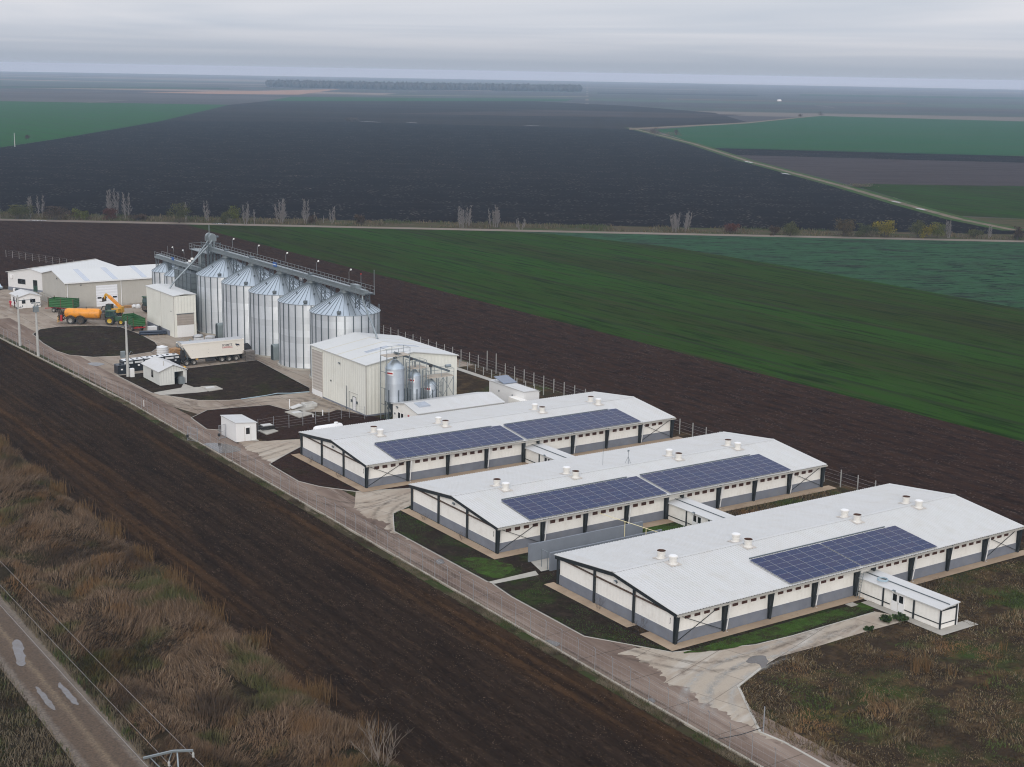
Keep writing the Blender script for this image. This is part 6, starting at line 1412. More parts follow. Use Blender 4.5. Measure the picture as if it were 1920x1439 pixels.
# tanks, crates and building stuff
t0 = None
tank_lab = ['short black plastic tank at the road end of the tank row', 'first tall black tank beside the concrete pole', 'second black tank of the row behind the hut', 'third black tank of the row behind the hut', 'fourth black tank, half hidden by the hut roof', 'fifth black tank beyond the hut roof', 'last black tank before the wooden crates']
TK = [(79.0, 235.9, 1.55, .75), (80.6, 237.2, 1.95, .95), (82.5, 237.3, 1.95, .95), (84.4, 237.5, 1.95, .95), (86.3, 237.7, 1.95, .95), (88.2, 237.9, 1.95, .95), (89.6, 238.6, 1.8, .8)]
for i, (x, y, h, w) in enumerate(TK):
    t = thing('liquid_tank', tank_lab[i], 'tank', (x, y, .1), group='black plastic tanks behind the hut')
    MB().prism([(-w, 0), (w, 0), (w, h * .92), (w * .85, h), (-w * .85, h), (-w, h * .92)], -1.0, 1.0, 'y').build('body', black_plastic, t)
    if i: MB().box(-w * .82, w * .82, -.92, .92, h + .002, h + .06).box(-w * .8, w * .8, -1.02, -1.0, h * .72, h * .9).build('wrap', wrap_white, t)
    MB().lathe([(.22, 0), (.22, .12), (.02, .14)], 12, c=(0, 0, h + .05)).build('cap', black_plastic, t)
    MB().box(-.25, .12, -1.03, -1.0, h * .45, h * .6).build('valve_label', plain_white, t)
t = thing('white_tank', 'ribbed white round tank standing behind the black tanks', 'tank', (89.9, 245.0, .1))
pr = [(.95, 0)]
for i in range(5): pr += [(.95, .42 * i + .3), (1.0, .42 * i + .34), (1.0, .42 * i + .40), (.95, .42 * i + .42)]
pr += [(.6, 2.2), (.02, 2.25)]
MB().lathe(pr, 24).build('body', wrap_white, t, True); MB().lathe([(.3, 2.2), (.3, 2.32), (.02, 2.34)], 14).build('lid', plain_white, t)


def blob(name, m, loc, sx, sy, sz, seed, lab, cat, group=None):
    r = np.random.RandomState(seed); b = MB(); pr = [(.02, 0), (.8, .02), (1, .3), (.92, .7), (.55, .95), (.02, 1)]
    b.lathe(pr, 12); b.v = [(x * sx * (1 + .12 * r.randn()), y * sy * (1 + .12 * r.randn()), z * sz * (1 + .05 * r.randn())) for x, y, z in b.v]
    o = b.build(name, m, None, True); o.location = loc; return tag(o, lab, cat, group)


blob('bulk_bag', wrap_white, (91.3, 242.9, .1), 1.3, 1.0, .95, 1, 'low white wrapped bundle beside the white round tank', 'bag')
for i, (x, y, z, lab) in enumerate(((91.2, 240.4, .1, 'lower brown wooden crate in front of the white trailer'), (91.0, 240.6, 1.35, 'upper brown wooden crate stacked before the white trailer'))):
    t = thing('wooden_crate', lab, 'crate', (x, y, z), R(8)); MB().box(-1.0, 1.0, -.9, .9, .12, 1.2).build('box', wood, t)
    MB().box(-1.0, 1.0, -.9, -.7, 0, .12).box(-1.0, 1.0, .7, .9, 0, .12).build('skids', timber_grey, t)
t = thing('pallet_box', 'grey metal cage box resting on the wooden crates', 'box', (91.9, 241.2, 2.6)); MB().box(-.6, .6, -.5, .5, 0, .95).build('cage', zinc, t); MB().box(-.62, .62, -.52, .52, -.04, .08).build('pallet', timber_grey, t)
q = gp(283, 626)
t = thing('white_box', 'white wrapped pallet box beside the intake tower wall', 'box', (q[0] + .3, q[1], .1)); MB().box(-.75, .75, -.6, .6, .12, 1.35).build('box', wrap_white, t); MB().box(-.75, .75, -.6, .6, 0, .12).build('pallet', timber_grey, t)
o = MB().box(0, .35, -.2, .2, 0, 1.4).build('gas_bottle_rack', chassis); o.location = (q[0] + 1.5, q[1] - .4, .1); tag(o, 'narrow black rack beside the white pallet box', 'rack')
t = thing('pipe_bundle', 'stack of dark blue plastic pipes on timbers beside the intake tower', 'pipes', (0, 0, .1))
a, c = Vector(gp(262, 631)), Vector(gp(311, 629)); d = (c - a).normalized(); nn = Vector((-d.y, d.x))
for i, (o_, z) in enumerate(((0, .32), (.42, .32), (.84, .32), (.21, .68), (.63, .68))):
    MB().tube([(a.x + nn.x * o_, a.y + nn.y * o_, z), (c.x + nn.x * o_, c.y + nn.y * o_, z)], .20, 10).build('pipe', navy_pipe, t, True)
for k in range(5):
    p_ = a + (c - a) * (.08 + .21 * k); MB().bar((p_.x - nn.x * .4, p_.y - nn.y * .4, .06), (p_.x + nn.x * 1.2, p_.y + nn.y * 1.2, .06), .1, .12).build('timber', wood, t)
for k, o_ in enumerate((0, .42)): MB().lathe([(.02, 0), (.12, 0)], 10, axis='y').build('end_cap', plain_white, t).location = (a.x + nn.x * o_ - d.x * .02, a.y + nn.y * o_, .35)
for lab, (xa, ya), (xb, yb), m, r, z in (('long grey pipe lying behind the white trailer', (356, 641), (374, 653), zinc, .22, .3), ('black pipe roll lying behind the white trailer', (364, 636), (388, 648), chassis, .3, .4), ('black hose bundle before the first silo', (404, 636), (418, 645), chassis, .28, .35)):
    p_, q = gp(xa, ya), gp(xb, yb); o = MB().tube([(p_[0], p_[1], z), (q[0], q[1], z)], r, 10).build('pipe', m, None, True); tag(o, lab, 'pipe')
t = thing('timber_stack', 'stack of tan timber beams behind the white trailer', 'timber', (*gp(371, 652), .1), R(20)); 
for k in range(3): MB().box(-1.1, 1.1, -.6 + .42 * k, -.22 + .42 * k, 0, .8).build('beam', wood, t)
for i, ((px, py), lab) in enumerate((((373, 643), 'white pallet bag with grey hood behind the trailer'), ((394, 645), 'white sack pile with grey cover before the first silo'))):
    q = gp(px, py); t = thing('bulk_bag', lab, 'bag', (*q, .1)); MB().box(-.75, .75, -.7, .7, 0, .95).build('bag', wrap_white, t)
    o = blob('cover', tarp_grey, (0, 0, .95), .95, .85, .6, 30 + i, None, None); o.parent = t
for i, ((px, py), lab) in enumerate((((431, 655), 'white bag peeking over the left part of the trailer tarpaulin'), ((444, 656), 'wide white bag peeking over the right part of the trailer tarpaulin'))):
    q = gp(px, py - 1); blob('bulk_bag', wrap_white, (q[0] + .2, q[1] + 1.0, .1), .95, .8, 1.5, 40 + i, lab, 'bag')
t = thing('pallet_stack', 'stack of grey pallets behind the tail of the white trailer', 'pallets', (102.6, 235.6, .1), R(5))
for k in range(7): MB().box(-.85, .85, -.75, .75, k * .27 + .12, k * .27 + .2).box(-.85, .85, -.75, -.6, k * .27, k * .27 + .12).box(-.85, .85, .6, .75, k * .27, k * .27 + .12).build('pallet', timber_grey, t)
blob('scrap_heap', chassis, (102.9, 238.0, .1), 1.2, 1.0, 2.6, 51, 'dark covered machine parts behind the trailer tail', 'machinery')
blob('bulk_bag', wrap_white, (*gp(252, 578), .1), .6, .6, .7, 52, 'white sack before the warehouse, left of the yellow rim wheel', 'bag'); blob('bulk_bag', wrap_white, (*gp(259, 579), .1), .6, .5, .9, 53, 'white sack before the warehouse, right beside the yellow rim wheel', 'bag')
o = MB().box(-1, 1, -.4, .4, 0, .5).build('timber_stack', wood); o.location = (*gp(241, 578), .1); tag(o, 'low brown timber pile along the warehouse wall', 'timber')
o = MB().lathe([(.02, 0), (.35, .0), (.3, .25), (.1, .45), (.02, .46)], 12).build('hydrant', yellow_paint, None, True); o.location = (*gp(346, 693), .15); tag(o, 'small yellow hydrant at the kerb by the trailer', 'hydrant')
# gas tank in its compound
t = thing('gas_tank', 'white horizontal gas tank inside a small fence before the farthest barn', 'tank', (*gp(589, 815, .6), .1), R(2))
MB().lathe([(.02, -.1), (.35, -.05), (.6, .15), (.68, .4), (.68, 4.2), (.6, 4.45), (.35, 4.65), (.02, 4.7)], 24, axis='x', c=(0, 0, 1.0)).build('shell', plain_white, t, True)
MB().lathe([(.3, 1.6), (.3, 1.85), (.02, 1.9)], 14, c=(3.6, 0, 0)).build('dome', plain_white, t)
for x in (.9, 3.7): MB().box(x - .15, x + .15, -.55, .55, 0, .5).build('saddle', conc_slab, t)
# shafts, lids and posts in the soil plots
for nm, poly, lid, lab in (('shaft_cover', pix((376, 727), (405, 726), (418, 732), (392, 736)), (394, 730), 'concrete slab with a white lid near the hut path'), ('shaft_cover', pix((534, 775), (556, 771), (588, 778), (562, 786)), (556, 777), 'concrete shaft with low white lid in the cabin plot'),
                           ('shaft_cover', pix((545, 767), (575, 763), (592, 768), (566, 775)), (557, 768), 'open shaft with a tilted white lid near the mill yard'), ('shaft_cover', pix((483, 810), (505, 805), (522, 811), (500, 818)), (500, 807), 'dark shaft box with white lid right of the cabin')):
    mat('lid_grey', (.52, .52, .5), .7, var=.5); t = thing(nm, lab, 'shaft', (0, 0, 0)); b = MB(); b.prism(poly, .1, .24, 'z'); b.build('slab', conc_slab, t); q = gp(*lid)
    if 'dark' in lab: MB().box(-1.0, 1.0, -.8, .8, .24, .75).build('box', void_dark, t).location = (q[0], q[1], 0)
    if 'open' in lab:
        MB().box(-1.0, 1.0, -.8, -.6, 0, .5).box(-1.0, 1.0, .6, .8, 0, .5).box(-1.0, -.8, -.6, .6, 0, .5).box(.8, 1.0, -.6, .6, 0, .5).build('rim', mat('lid_grey', (.52, .52, .5), .7, var=.5), t).location = (q[0] + 2.2, q[1] + .2, .24)
        MB().slab([(-.85, -.65, .12), (.85, -.65, .5), (.85, .65, .5), (-.85, .65, .12)], .1).build('lid', MATS['lid_grey'], t).location = (q[0] - .2, q[1], .24)
    else: MB().box(-.75, .75, -.55, .55, 0, .1).build('lid', mat('lid_grey', (.52, .52, .5), .7, var=.5), t).location = (q[0], q[1], .76 if 'dark' in lab else .24)
for i, ((px, py), h, lab) in enumerate((((543, 768), 1.5, 'white marker post left of the open shaft'), ((605, 781), .9, 'white marker post before the mill yard'), ((587, 784), .45, 'short white stub post near the gas tank fence'), ((270, 764), 1.0, 'thin white rod beside the road near the hut'))):
    o = MB().tube([(0, 0, 0), (0, 0, h)], .09 if i < 3 else .05, 8).build('marker_post', plain_white); o.location = (*gp(px, py), .1); tag(o, lab, 'post')
hp = pix((452, 751), (500, 744), (520, 740), (545, 740), (580, 737)); o = MB().tube([(x, y, .2) for x, y in hp], .07, 6).build('hose', hose_blue, None, True); tag(o, 'pale hose lying along the plot edge before the mill', 'hose')

# concrete poles
def pole(loc, h, lab, arms):
    t = thing('concrete_pole', lab, 'pole', (*loc, .1)); MB().tube([(0, 0, 0), (0, 0, h)], .26, 12, .15).build('shaft', pole_conc, t, True)
    for z, l, a in arms:
        c, s_ = math.cos(a), math.sin(a); o = MB().bar((-l * .35 * c, -l * .35 * s_, z), (l * c, l * s_, z), .1).build('crossarm', zinc_dark, t)
        for k in (-.3, .45, .95): MB().tube([(l * k * c, l * k * s_, z + .05), (l * k * c, l * k * s_, z + .3)], .05, 6).build('insulator', zinc_dark, o)
    return t


p_ = pole(gp(38, 650), 9.6, 'leftmost concrete power pole with hooked crossarm by the gatehouse', [(8.6, 2.6, R(0)), (7.2, 1.5, R(40))]); MB().tube([(2.4, 0, 8.6), (2.7, 0, 8.5), (2.7, 0, 7.8)], .05, 6).build('hook', zinc_dark, p_)
p_ = pole(gp(72, 670), 9.9, 'second concrete power pole carrying a small switch near the fence', [(9.3, 1.0, R(20))]); MB().box(-.45, .45, -.3, .3, 8.2, 9.2).build('switch', zinc, p_); MB().box(-.8, .8, -.06, .06, 9.75, 9.9).build('top_arm', zinc_dark, p_)
p_ = pole(gp(240, 708), 9.6, 'third concrete power pole beside the black tanks with grey box at its foot', [(8.7, 1.5, R(170))])
MB().box(.25, .9, -.75, -.2, 0, 1.5).build('meter_box', plain_white, p_); MB().box(-1.1, -.35, -.2, .25, 3.4, 4.5).build('transformer', zinc, p_); MB().tube([(.2, 0, 3.6), (.7, 0, 4.4), (1.0, 0, 4.1)], .05, 6).build('bracket', zinc_dark, p_); MB().tube([(.2, -.1, 0.3), (.2, -.1, 4.4)], .05, 6).build('cable', chassis, p_)
o = pole(gp(28, 276), 8.6, 'lone pale pole at the edge of the far left green field', [(8.4, .9, R(30))])

# foreground power line
ARM = (29.3, 81.4, 9.0)
t = thing('power_pole', 'power pole top with bent steel crossarm at the bottom edge', 'pole', (29.3, 81.0, 0))
MB().tube([(0, -1.2, 0), (0, -1.2, 8.2)], .2, 12, .13).build('shaft', pole_conc, t, True)
al = Vector(gp(268, 1418, 9.0)) - Vector((29.3, 81.0)); am = Vector(gp(325, 1410, 9.0)) - Vector((29.3, 81.0)); ar = Vector(gp(362, 1409, 9.0)) - Vector((29.3, 81.0))
MB().bar((al.x, al.y, 8.85), (am.x, am.y, 9.05), .13).bar((am.x, am.y, 9.05), (ar.x, ar.y, 9.05), .13).build('crossarm', zinc, t)
MB().bar((am.x + .25, am.y, 9.0), (.1, -1.2, 7.6), .09).bar((al.x + .4, al.y, 8.85), (-.1, -1.2, 7.6), .05).bar((am.x - .1, am.y, 9.0), (am.x - .35, am.y - .1, 8.5), .05).build('strut', zinc, t)
for x, y, z in ((am.x - .35, am.y - .1, 8.4), (ar.x, ar.y, 8.85)): MB().lathe([(.05, -.28), (.09, -.2), (.05, -.12), (.09, -.05), (.04, .1)], 10).build('insulator', pole_conc, t).location = (x, y, z)
for x, z0, lab in ((ar.x + 29.25, 8.7, 'right overhead wire leading away from the bent crossarm'), (am.x + 28.95, 8.3, 'middle overhead wire leading away from the bent crossarm'), (al.x + 29.3, 8.6, 'left overhead wire above the dirt lane')):
    pts = [(x - .004 * (y - 81), y, z0 - .0010 * (y - 81) * (150 - (y - 81)) * .12) for y in np.linspace(70, 231, 30)]
    tag(MB().tube(pts, .011, 5).build('overhead_wire', wire_mat), lab, 'wire')

# people by the gatehouse
def person(loc, lab, top, legs, rot):
    sk = [((0, 0, .93), .13, -1), ((0, 0, 1.15), .125, 0), ((0, 0, 1.38), .15, 1), ((0, 0, 1.50), .06, 2), ((0, .01, 1.60), .085, 3), ((0, .01, 1.70), .085, 4),
          ((.10, 0, .88), .10, 0), ((.11, .01, .48), .065, 6), ((.12, 0, .08), .045, 7), ((.12, .12, .04), .04, 8), ((-.10, 0, .88), .10, 0), ((-.11, .03, .48), .065, 10), ((-.12, .03, .08), .045, 11), ((-.12, .15, .04), .04, 12),
          ((.21, 0, 1.40), .065, 2), ((.27, 0, 1.14), .05, 14), ((.26, .10, .90), .035, 15), ((-.21, 0, 1.40), .065, 2), ((-.27, 0, 1.14), .05, 17), ((-.24, .12, .92), .035, 18)]
    for s_, w in ((1, 16), (-1, 19)):
        bx_, by_, bz = sk[w][0]
        for k in range(4): sk.append(((bx_ + .02 * (k - 1.5) * s_, by_ + .03 + .01 * k, bz - .15 + .012 * abs(k - 1.4)), .011, w))
        sk.append(((bx_ - .05 * s_, by_ + .05, bz - .08), .012, w))
    me = bpy.data.meshes.new('person'); me.from_pydata([s_[0] for s_ in sk], [(s_[2], i) for i, s_ in enumerate(sk) if s_[2] >= 0], [])
    o = bpy.data.objects.new('tmp', me); COL.objects.link(o); md = o.modifiers.new('s', 'SKIN'); sub = o.modifiers.new('d', 'SUBSURF'); sub.levels = 1
    for i, s_ in enumerate(sk): me.skin_vertices[0].data[i].radius = (s_[1], s_[1])
    me.skin_vertices[0].data[0].use_root = True
    bpy.context.view_layer.update(); m2 = bpy.data.meshes.new_from_object(o.evaluated_get(bpy.context.evaluated_depsgraph_get())); bpy.data.objects.remove(o)
    m2.materials.clear()
    for m in (skin, top, legs, chassis): m2.materials.append(m)
    for p_ in m2.polygons:
        c = p_.center; ar = abs(c.x) > .19
        p_.material_index = 0 if (c.z > 1.50 or (ar and c.z < .94)) else (1 if c.z > .92 else (3 if c.z < .1 else 2)); p_.use_smooth = True
    r = bpy.data.objects.new('person', m2); COL.objects.link(r); r.location = loc; r.rotation_euler = (0, 0, rot); tag(r, lab, 'person', 'people by the gatehouse')
    h = MB().lathe([(.02, 1.80), (.09, 1.77), (.115, 1.70), (.10, 1.63), (.08, 1.64)], 12, c=(0, -.01, 0), cap=False).build('hair', hair_dark, r, True)
    fc = MB()
    for x in (-.032, .032): fc.box(x - .012, x + .012, .088, .096, 1.675, 1.69)
    fc.box(-.012, .012, .09, .115, 1.64, 1.67); fc.box(-.025, .025, .083, .092, 1.605, 1.615); fc.build('face', hair_dark, r)
    return r


person((81.3, 313.2, .1), 'person in a bright red jacket and trousers left of the gatehouse', cloth_red, cloth_red, 2.4)
person((81.9, 312.3, .1), 'person in a wine red jacket and dark trousers beside the gatehouse', cloth_wine, hair_dark, -2.2)

# ================================================================== FENCES
F = thing('fence', 'long wire fence on slim steel posts between the ploughed strip and the road', 'fence')
def fu(v): return 72.72 if v < 213 else (72.72 - (v - 213) * .046 if v < 250 else 71.02 - (v - 250) * .044)
for k in range(98):
    v = 58 + 2.5 * k; MB().tube([(0, 0, 0), (0, 0, 2.15), (-.16, 0, 2.42)], .024, 6).build('post', post_steel, F).location = (fu(v), v, .12)
b = MB(); vv = [58, 213, 250, 300.5]
for z in (.3, .9, 1.5, 2.05, 2.45):
    for a, c in zip(vv[:-1], vv[1:]): b.bar((fu(a) - (.14 if z > 2.2 else 0), a, z), (fu(c) - (.14 if z > 2.2 else 0), c, z), .008)
v = 58.0
while v < 300: b.bar((fu(v), v, .2), (fu(v), v, 2.1), .004); v += .6
b.build('wire_mesh', wire_mat, F, fix=False)
o = MB()
for a, c in zip(vv[:-1], vv[1:]): o.prism([(fu(a) - .14, a), (fu(a) + .12, a), (fu(c) + .12, c), (fu(c) - .14, c)], .05, .30, 'z')
tag(o.build('fence_base', mat('fence_base_m', (.33, .29, .24), .9, var=.7, vscale=.7, col2=(.16, .14, .10))), 'low concrete strip carrying the front fence', 'kerb', None, 'structure')
q1, q2 = gp(1346, 1397), gp(1431, 1375)
t = thing('barrier_chain', 'dark cable slung across the fence road at the bottom', 'cable'); MB().tube([(q1[0], q1[1], .5), ((q1[0] + q2[0]) / 2, (q1[1] + q2[1]) / 2, .38), (q2[0], q2[1], .5)], .035, 6).build('cable', chassis, t); MB().tube([(q2[0], q2[1], 0), (q2[0], q2[1], 2.3)], .05, 8).build('end_post', post_steel, t)
F2 = thing('fence', 'rear fence of pale concrete posts between farm and brown field', 'fence')
for k in range(98):
    v = 117 + 2.9 * k; h = 2.35 if abs(v - 205.5) > 1.5 else 3.6; MB().box(*((-.055, .055, -.055, .055, 0, h) if v < 300 else (-.03, .03, -.03, .03, 0, 1.9))).build('post', post_conc, F2).location = (135.4 if v < 300 else 135.4 - (v - 300) * .33, v, .05)
b = MB()
for z in (.5, 1.0, 1.5, 2.0): b.bar((135.4, 117, z), (135.4, 300, z), .012); b.bar((135.4, 300, z), (103.4, 398, z), .012)
b.build('wire_mesh', wire_mat, F2)
F3 = thing('fence', 'short row of low posts beside the pale strip behind the mill', 'fence')
for k in range(13): MB().box(-.06, .06, -.06, .06, 0, 1.4).build('post', post_conc, F3).location = (132.9, 186 + 2.6 * k, .05)
b = MB()
for z in (.7, 1.3): b.bar((132.9, 186, z), (132.9, 217.2, z), .012)
b.build('wire_mesh', wire_mat, F3)
flat('footpath', [(131.0, 186), (132.3, 186), (132.3, 260), (131.0, 260)], .13, conc_slab, 'pale concrete strip along the rear fence behind the mill', 'path')
F4 = thing('fence', 'thin steel fence around the white gas tank', 'fence')
pts = pix((484, 813), (513, 807.5), (542, 804), (568, 800), (592, 797), (617, 792), (640, 787.5), (655, 785), (684, 788))
for p_ in pts: MB().tube([(0, 0, 0), (0, 0, 2.0)], .04, 6).build('post', post_steel, F4).location = (*p_, .12)
b = MB()
for a, c in zip(pts[:-1], pts[1:]):
    for z in (.4, .8, 1.2, 1.6, 2.0): b.bar((*a, z), (*c, z), .012)
b.build('wire_mesh', wire_mat, F4)
for (a, c, lab) in ((gp(352, 828), gp(371, 832), 'open mesh gate leaf in the front fence below the cabin'), (gp(411, 826), gp(423, 823), 'small mesh gate beside the white cabin corner')):
    t = thing('gate', lab, 'gate', (0, 0, .1)); b = MB()
    for q in (a, c): b.bar((*q, 0), (*q, 2.1), .06)
    for z in (.15, 1.1, 2.05): b.bar((*a, z), (*c, z), .045)
    b.build('frame', post_steel, t); b = MB()
    for k in range(1, 12): x, y = a[0] + (c[0] - a[0]) * k / 12, a[1] + (c[1] - a[1]) * k / 12; b.bar((x, y, .15), (x, y, 2.05), .015)
    b.build('bars', post_steel, t); MB().box(-.15, .15, -.15, .15, .5, .9).build('lock_box', chassis, t).location = (*a, 0)

# ================================================================== TREES
def leafy(name, label, loc, h, w, col, seed, n=900, dens=1.0, bare=.0):
    """shrub or round tree: short stems, a crown of many small leaf faces with gaps"""
    r = np.random.RandomState(seed); t = thing(name, label, 'tree' if 'tree' in name else 'bush', (loc[0], loc[1], 0), group='trees and bushes along the farm road')
    b = MB()
    for k in range(6):
        a = r.rand() * 6.28; l = w * .32 * r.rand(); b.tube([(0.1 * math.cos(a), .1 * math.sin(a), 0), (l * .5 * math.cos(a), l * .5 * math.sin(a), h * .35), (l * math.cos(a), l * math.sin(a), h * (.6 + .3 * r.rand()))], .10, 5, .02)
    b.build('trunk', bark_dark, t)
    cl = r.randn(16, 3) * np.array([w * .22, w * .22, h * .17]) + np.array([0, 0, h * .56]); ci = r.randint(0, 16, n); c = cl[ci] + r.randn(n, 3) * np.array([w * .11, w * .11, h * .10]); c[:, 2] = np.clip(c[:, 2], .1, h)
    s_ = .10 + .16 * r.rand(n); v = np.empty((n, 4, 3)); a = r.randn(n, 3); a /= np.linalg.norm(a, axis=1)[:, None]; d = np.cross(a, r.randn(n, 3)); d /= np.linalg.norm(d, axis=1)[:, None]
    v[:, 0] = c - a * s_[:, None]; v[:, 1] = c + d * s_[:, None] * .7; v[:, 2] = c + a * s_[:, None]; v[:, 3] = c - d * s_[:, None] * .7
    o = quick('crown', leafmat(col), v.reshape(-1, 3), np.arange(n * 4).reshape(n, 4)); o.parent = t
    return t


LM = {}


def leafmat(c):
    if c not in LM: LM[c] = blade_mat('leaf', [tuple(x * .55 for x in c), c, tuple(x * 1.5 for x in c), tuple(x * .8 for x in c)])
    return LM[c]


def bare(name, label, loc, h, w, stems, seed, tone=bark_grey, group='trees and bushes along the farm road'):
    """leafless poplar clump: stems with many steep thin twigs"""
    r = random.Random(seed); t = thing(name, label, 'tree', (loc[0], loc[1], 0), group=group); b = MB(); tw = MB()
    for k in range(stems):
        x = (r.random() - .5) * w * .75; y = (r.random() - .5) * w * .4; hh = h * (.72 + .28 * r.random()); lx = x * .25; kf = .45 if stems < 7 else .85; pts = [(x * kf, y * kf, 0), (x * (.5 + kf / 2), y, hh * .3), (x + lx * .5, y, hh * .65), (x + lx, y + .1, hh)]
        b.tube(pts, .07 + h * .004, 5, .02)
        for q in range(int(26 + h * 2.6)):
            f = .12 + .85 * r.random(); z = hh * f; bx_ = x * .8 + (x * .2 + lx) * f; a = r.random() * 6.28; l = (1 - f * .75) * h * .21 * (.5 + r.random()); e = (bx_ + l * .55 * math.cos(a), y + l * .45 * math.sin(a), z + l)
            tw.tube([(bx_, y, z), (bx_ + l * .3 * math.cos(a), y + l * .3 * math.sin(a), z + l * .45), e], .034, 3, .015, False)
            for _ in range(2): a2 = a + r.uniform(-1, 1); tw.tube([(bx_ + l * .25 * math.cos(a), y + l * .25 * math.sin(a), z + l * .4), (bx_ + l * (.25 * math.cos(a) + .3 * math.cos(a2)), y + l * .3 * math.sin(a2), z + l * .95)], .026, 3, .012, False)
    b.build('trunk', tone, t); tw.build('crown', tone, t, fix=False)
    return t


MPP = 1 / 2668.3
def dist(p): return math.hypot(*p)
OL, YG, YL, BR, RB = (.062, .062, .022), (.080, .085, .018), (.150, .125, .016), (.055, .038, .026), (.075, .030, .022)
T = [  # kind, base px, height px, width px, stems or colour, label
    ('b', 2, 412, 50, 14, 2, 'bare poplar cut by the left edge of the picture'), ('l', 32, 411, 22, 44, OL, 'olive thicket under the two leftmost bare poplars'), ('b', 59, 409, 45, 12, 2, 'left one of a pair of bare poplars over the olive thicket'), ('b', 76, 409, 42, 14, 2, 'right one of a pair of bare poplars over the olive thicket'),
    ('l', 104, 413, 20, 40, BR, 'brown leafless thicket right of the olive thicket'), ('l', 142, 411, 18, 15, YG, 'small yellow green bush alone left of the tallest poplars'), ('l', 159, 413, 14, 12, YG, 'lower yellow green bush right of its taller twin'), ('b', 214, 410, 53, 26, 5, 'tallest and widest bare poplar above the warehouse'), ('b', 238, 411, 48, 15, 3, 'slimmer bare poplar touching the tallest one'),
    ('l', 205, 413, 19, 22, RB, 'reddish brown bush at the foot of the tallest poplars'), ('l', 262, 413, 10, 30, BR, 'low brown scrub right of the tallest poplars'), ('l', 336, 419, 32, 30, OL, 'round olive tree left of the elevator head'), ('b', 349, 419, 42, 8, 1, 'single thin bare stem behind the round olive tree'), ('b', 392, 416, 40, 18, 2, 'bare tree just above the elevator heads'),
    ('l', 421, 419, 20, 12, OL, 'small dark bush right of the elevator heads'), ('l', 440, 417, 26, 22, YG, 'yellow green round tree right of the elevator heads'), ('b', 460, 422, 45, 20, 3, 'bare tree right of the yellow green round tree'), ('b', 478, 421, 33, 9, 1, 'short thin bare tree near the yellow green round tree'), ('b', 528, 420, 48, 24, 6, 'dense broom shaped bare poplar above the third silo'),
    ('b', 572, 420, 45, 14, 3, 'slim bare poplar above the fourth silo'), ('l', 586, 420, 14, 12, BR, 'brown shrub at the foot of the slim poplar above the fourth silo'), ('b', 591, 420, 26, 4, 1, 'tiny bare stem right of the slim poplar'), ('b', 607, 419, 17, 8, 1, 'short bare sapling left of a small bare tree'), ('b', 623, 420, 32, 14, 3, 'small bare tree above the nearest big silo'), ('l', 676, 422, 18, 16, BR, 'lone brown shrub above the right end of the gantry'),
    ('b', 871, 428, 43, 32, 7, 'left of two bare poplar groups in the middle of the road'), ('b', 929, 427, 42, 36, 8, 'right of two bare poplar groups in the middle of the road'), ('b', 976, 431, 22, 22, 5, 'low spreading bare shrub right of the middle poplar groups'), ('b', 1276, 435, 41, 50, 11, 'wide bare poplar group alone on the right half'),
    ('l', 1370, 438, 18, 22, RB, 'dark red bush right of the wide poplar group'), ('l', 1452, 441, 16, 16, BR, 'small brown bush left of a dark olive bush'), ('l', 1481, 443, 24, 28, OL, 'dark olive bush among the shrubs on the right'), ('l', 1582, 444, 29, 36, (.062, .046, .022), 'wide brown olive bush left of the bright yellow one'), ('l', 1622, 445, 21, 26, (.050, .055, .024), 'dull green bush touching the bright yellow one'),
    ('l', 1661, 446, 27, 37, YL, 'bright yellow bush standing alone on the right'), ('l', 1720, 446, 28, 26, OL, 'olive bush at the left end of a group of three'), ('l', 1737, 447, 25, 22, YL, 'yellow bush in the middle of a group of three'), ('l', 1757, 447, 25, 24, YG, 'yellow green bush at the right end of a group of three'), ('b', 1779, 447, 34, 20, 4, 'pale bare tree right of the group of three bushes'),
    ('l', 1826, 446, 13, 20, OL, 'low dark bush before the diagonal track'), ('b', 1853, 448, 28, 15, 3, 'small bare tree at the diagonal track'), ('l', 1907, 451, 21, 20, BR, 'dark brown bush at the right edge'),
]
for i, (kd, x, y, hp_, wp, arg, lab) in enumerate(T):
    p_ = gp(x, y); k = dist(p_) * MPP * 1.02
    if kd == 'b': bare('bare_tree', lab, p_, hp_ * k, wp * k, arg, 100 + i)
    else: leafy('bush' if hp_ < 30 else 'round_tree', lab, p_, hp_ * k * 1.12, wp * k * 1.1, arg, 200 + i, int(500 + 40 * wp))
for i, (x, y, h, w, c, lab) in enumerate(((1228, 257, 18, 14, BR, 'dark bush at the far corner of the diagonal track'), (1258, 256, 9, 46, (.12, .085, .055), 'tan reed thicket in the far green field corner'), (1268, 254, 12, 8, BR, 'small dark bush above the tan reed thicket'), (1500, 221, 8, 8, BR, 'tiny dark bush on the far field edge, left of two'), (1540, 218, 9, 10, BR, 'tiny dark bush on the far field edge, right of two'), (660, 229, 8, 22, BR, 'dark scrub by a shining puddle far away'), (1612, 352, 7, 44, (.10, .08, .055), 'low dry scrub beside the diagonal track'), (1225, 251, 8, 30, (.10, .078, .05), 'tan scrub left of the far track corner'), (52, 262, 8, 9, BR, 'dark shrub near the lone far pole'))):
    p_ = gp(x, y); k = dist(p_) * MPP; t_ = leafy('bush', lab, p_, h * k, w * k, c, 300 + i, 900); t_['group'] = 'far bushes on field edges'
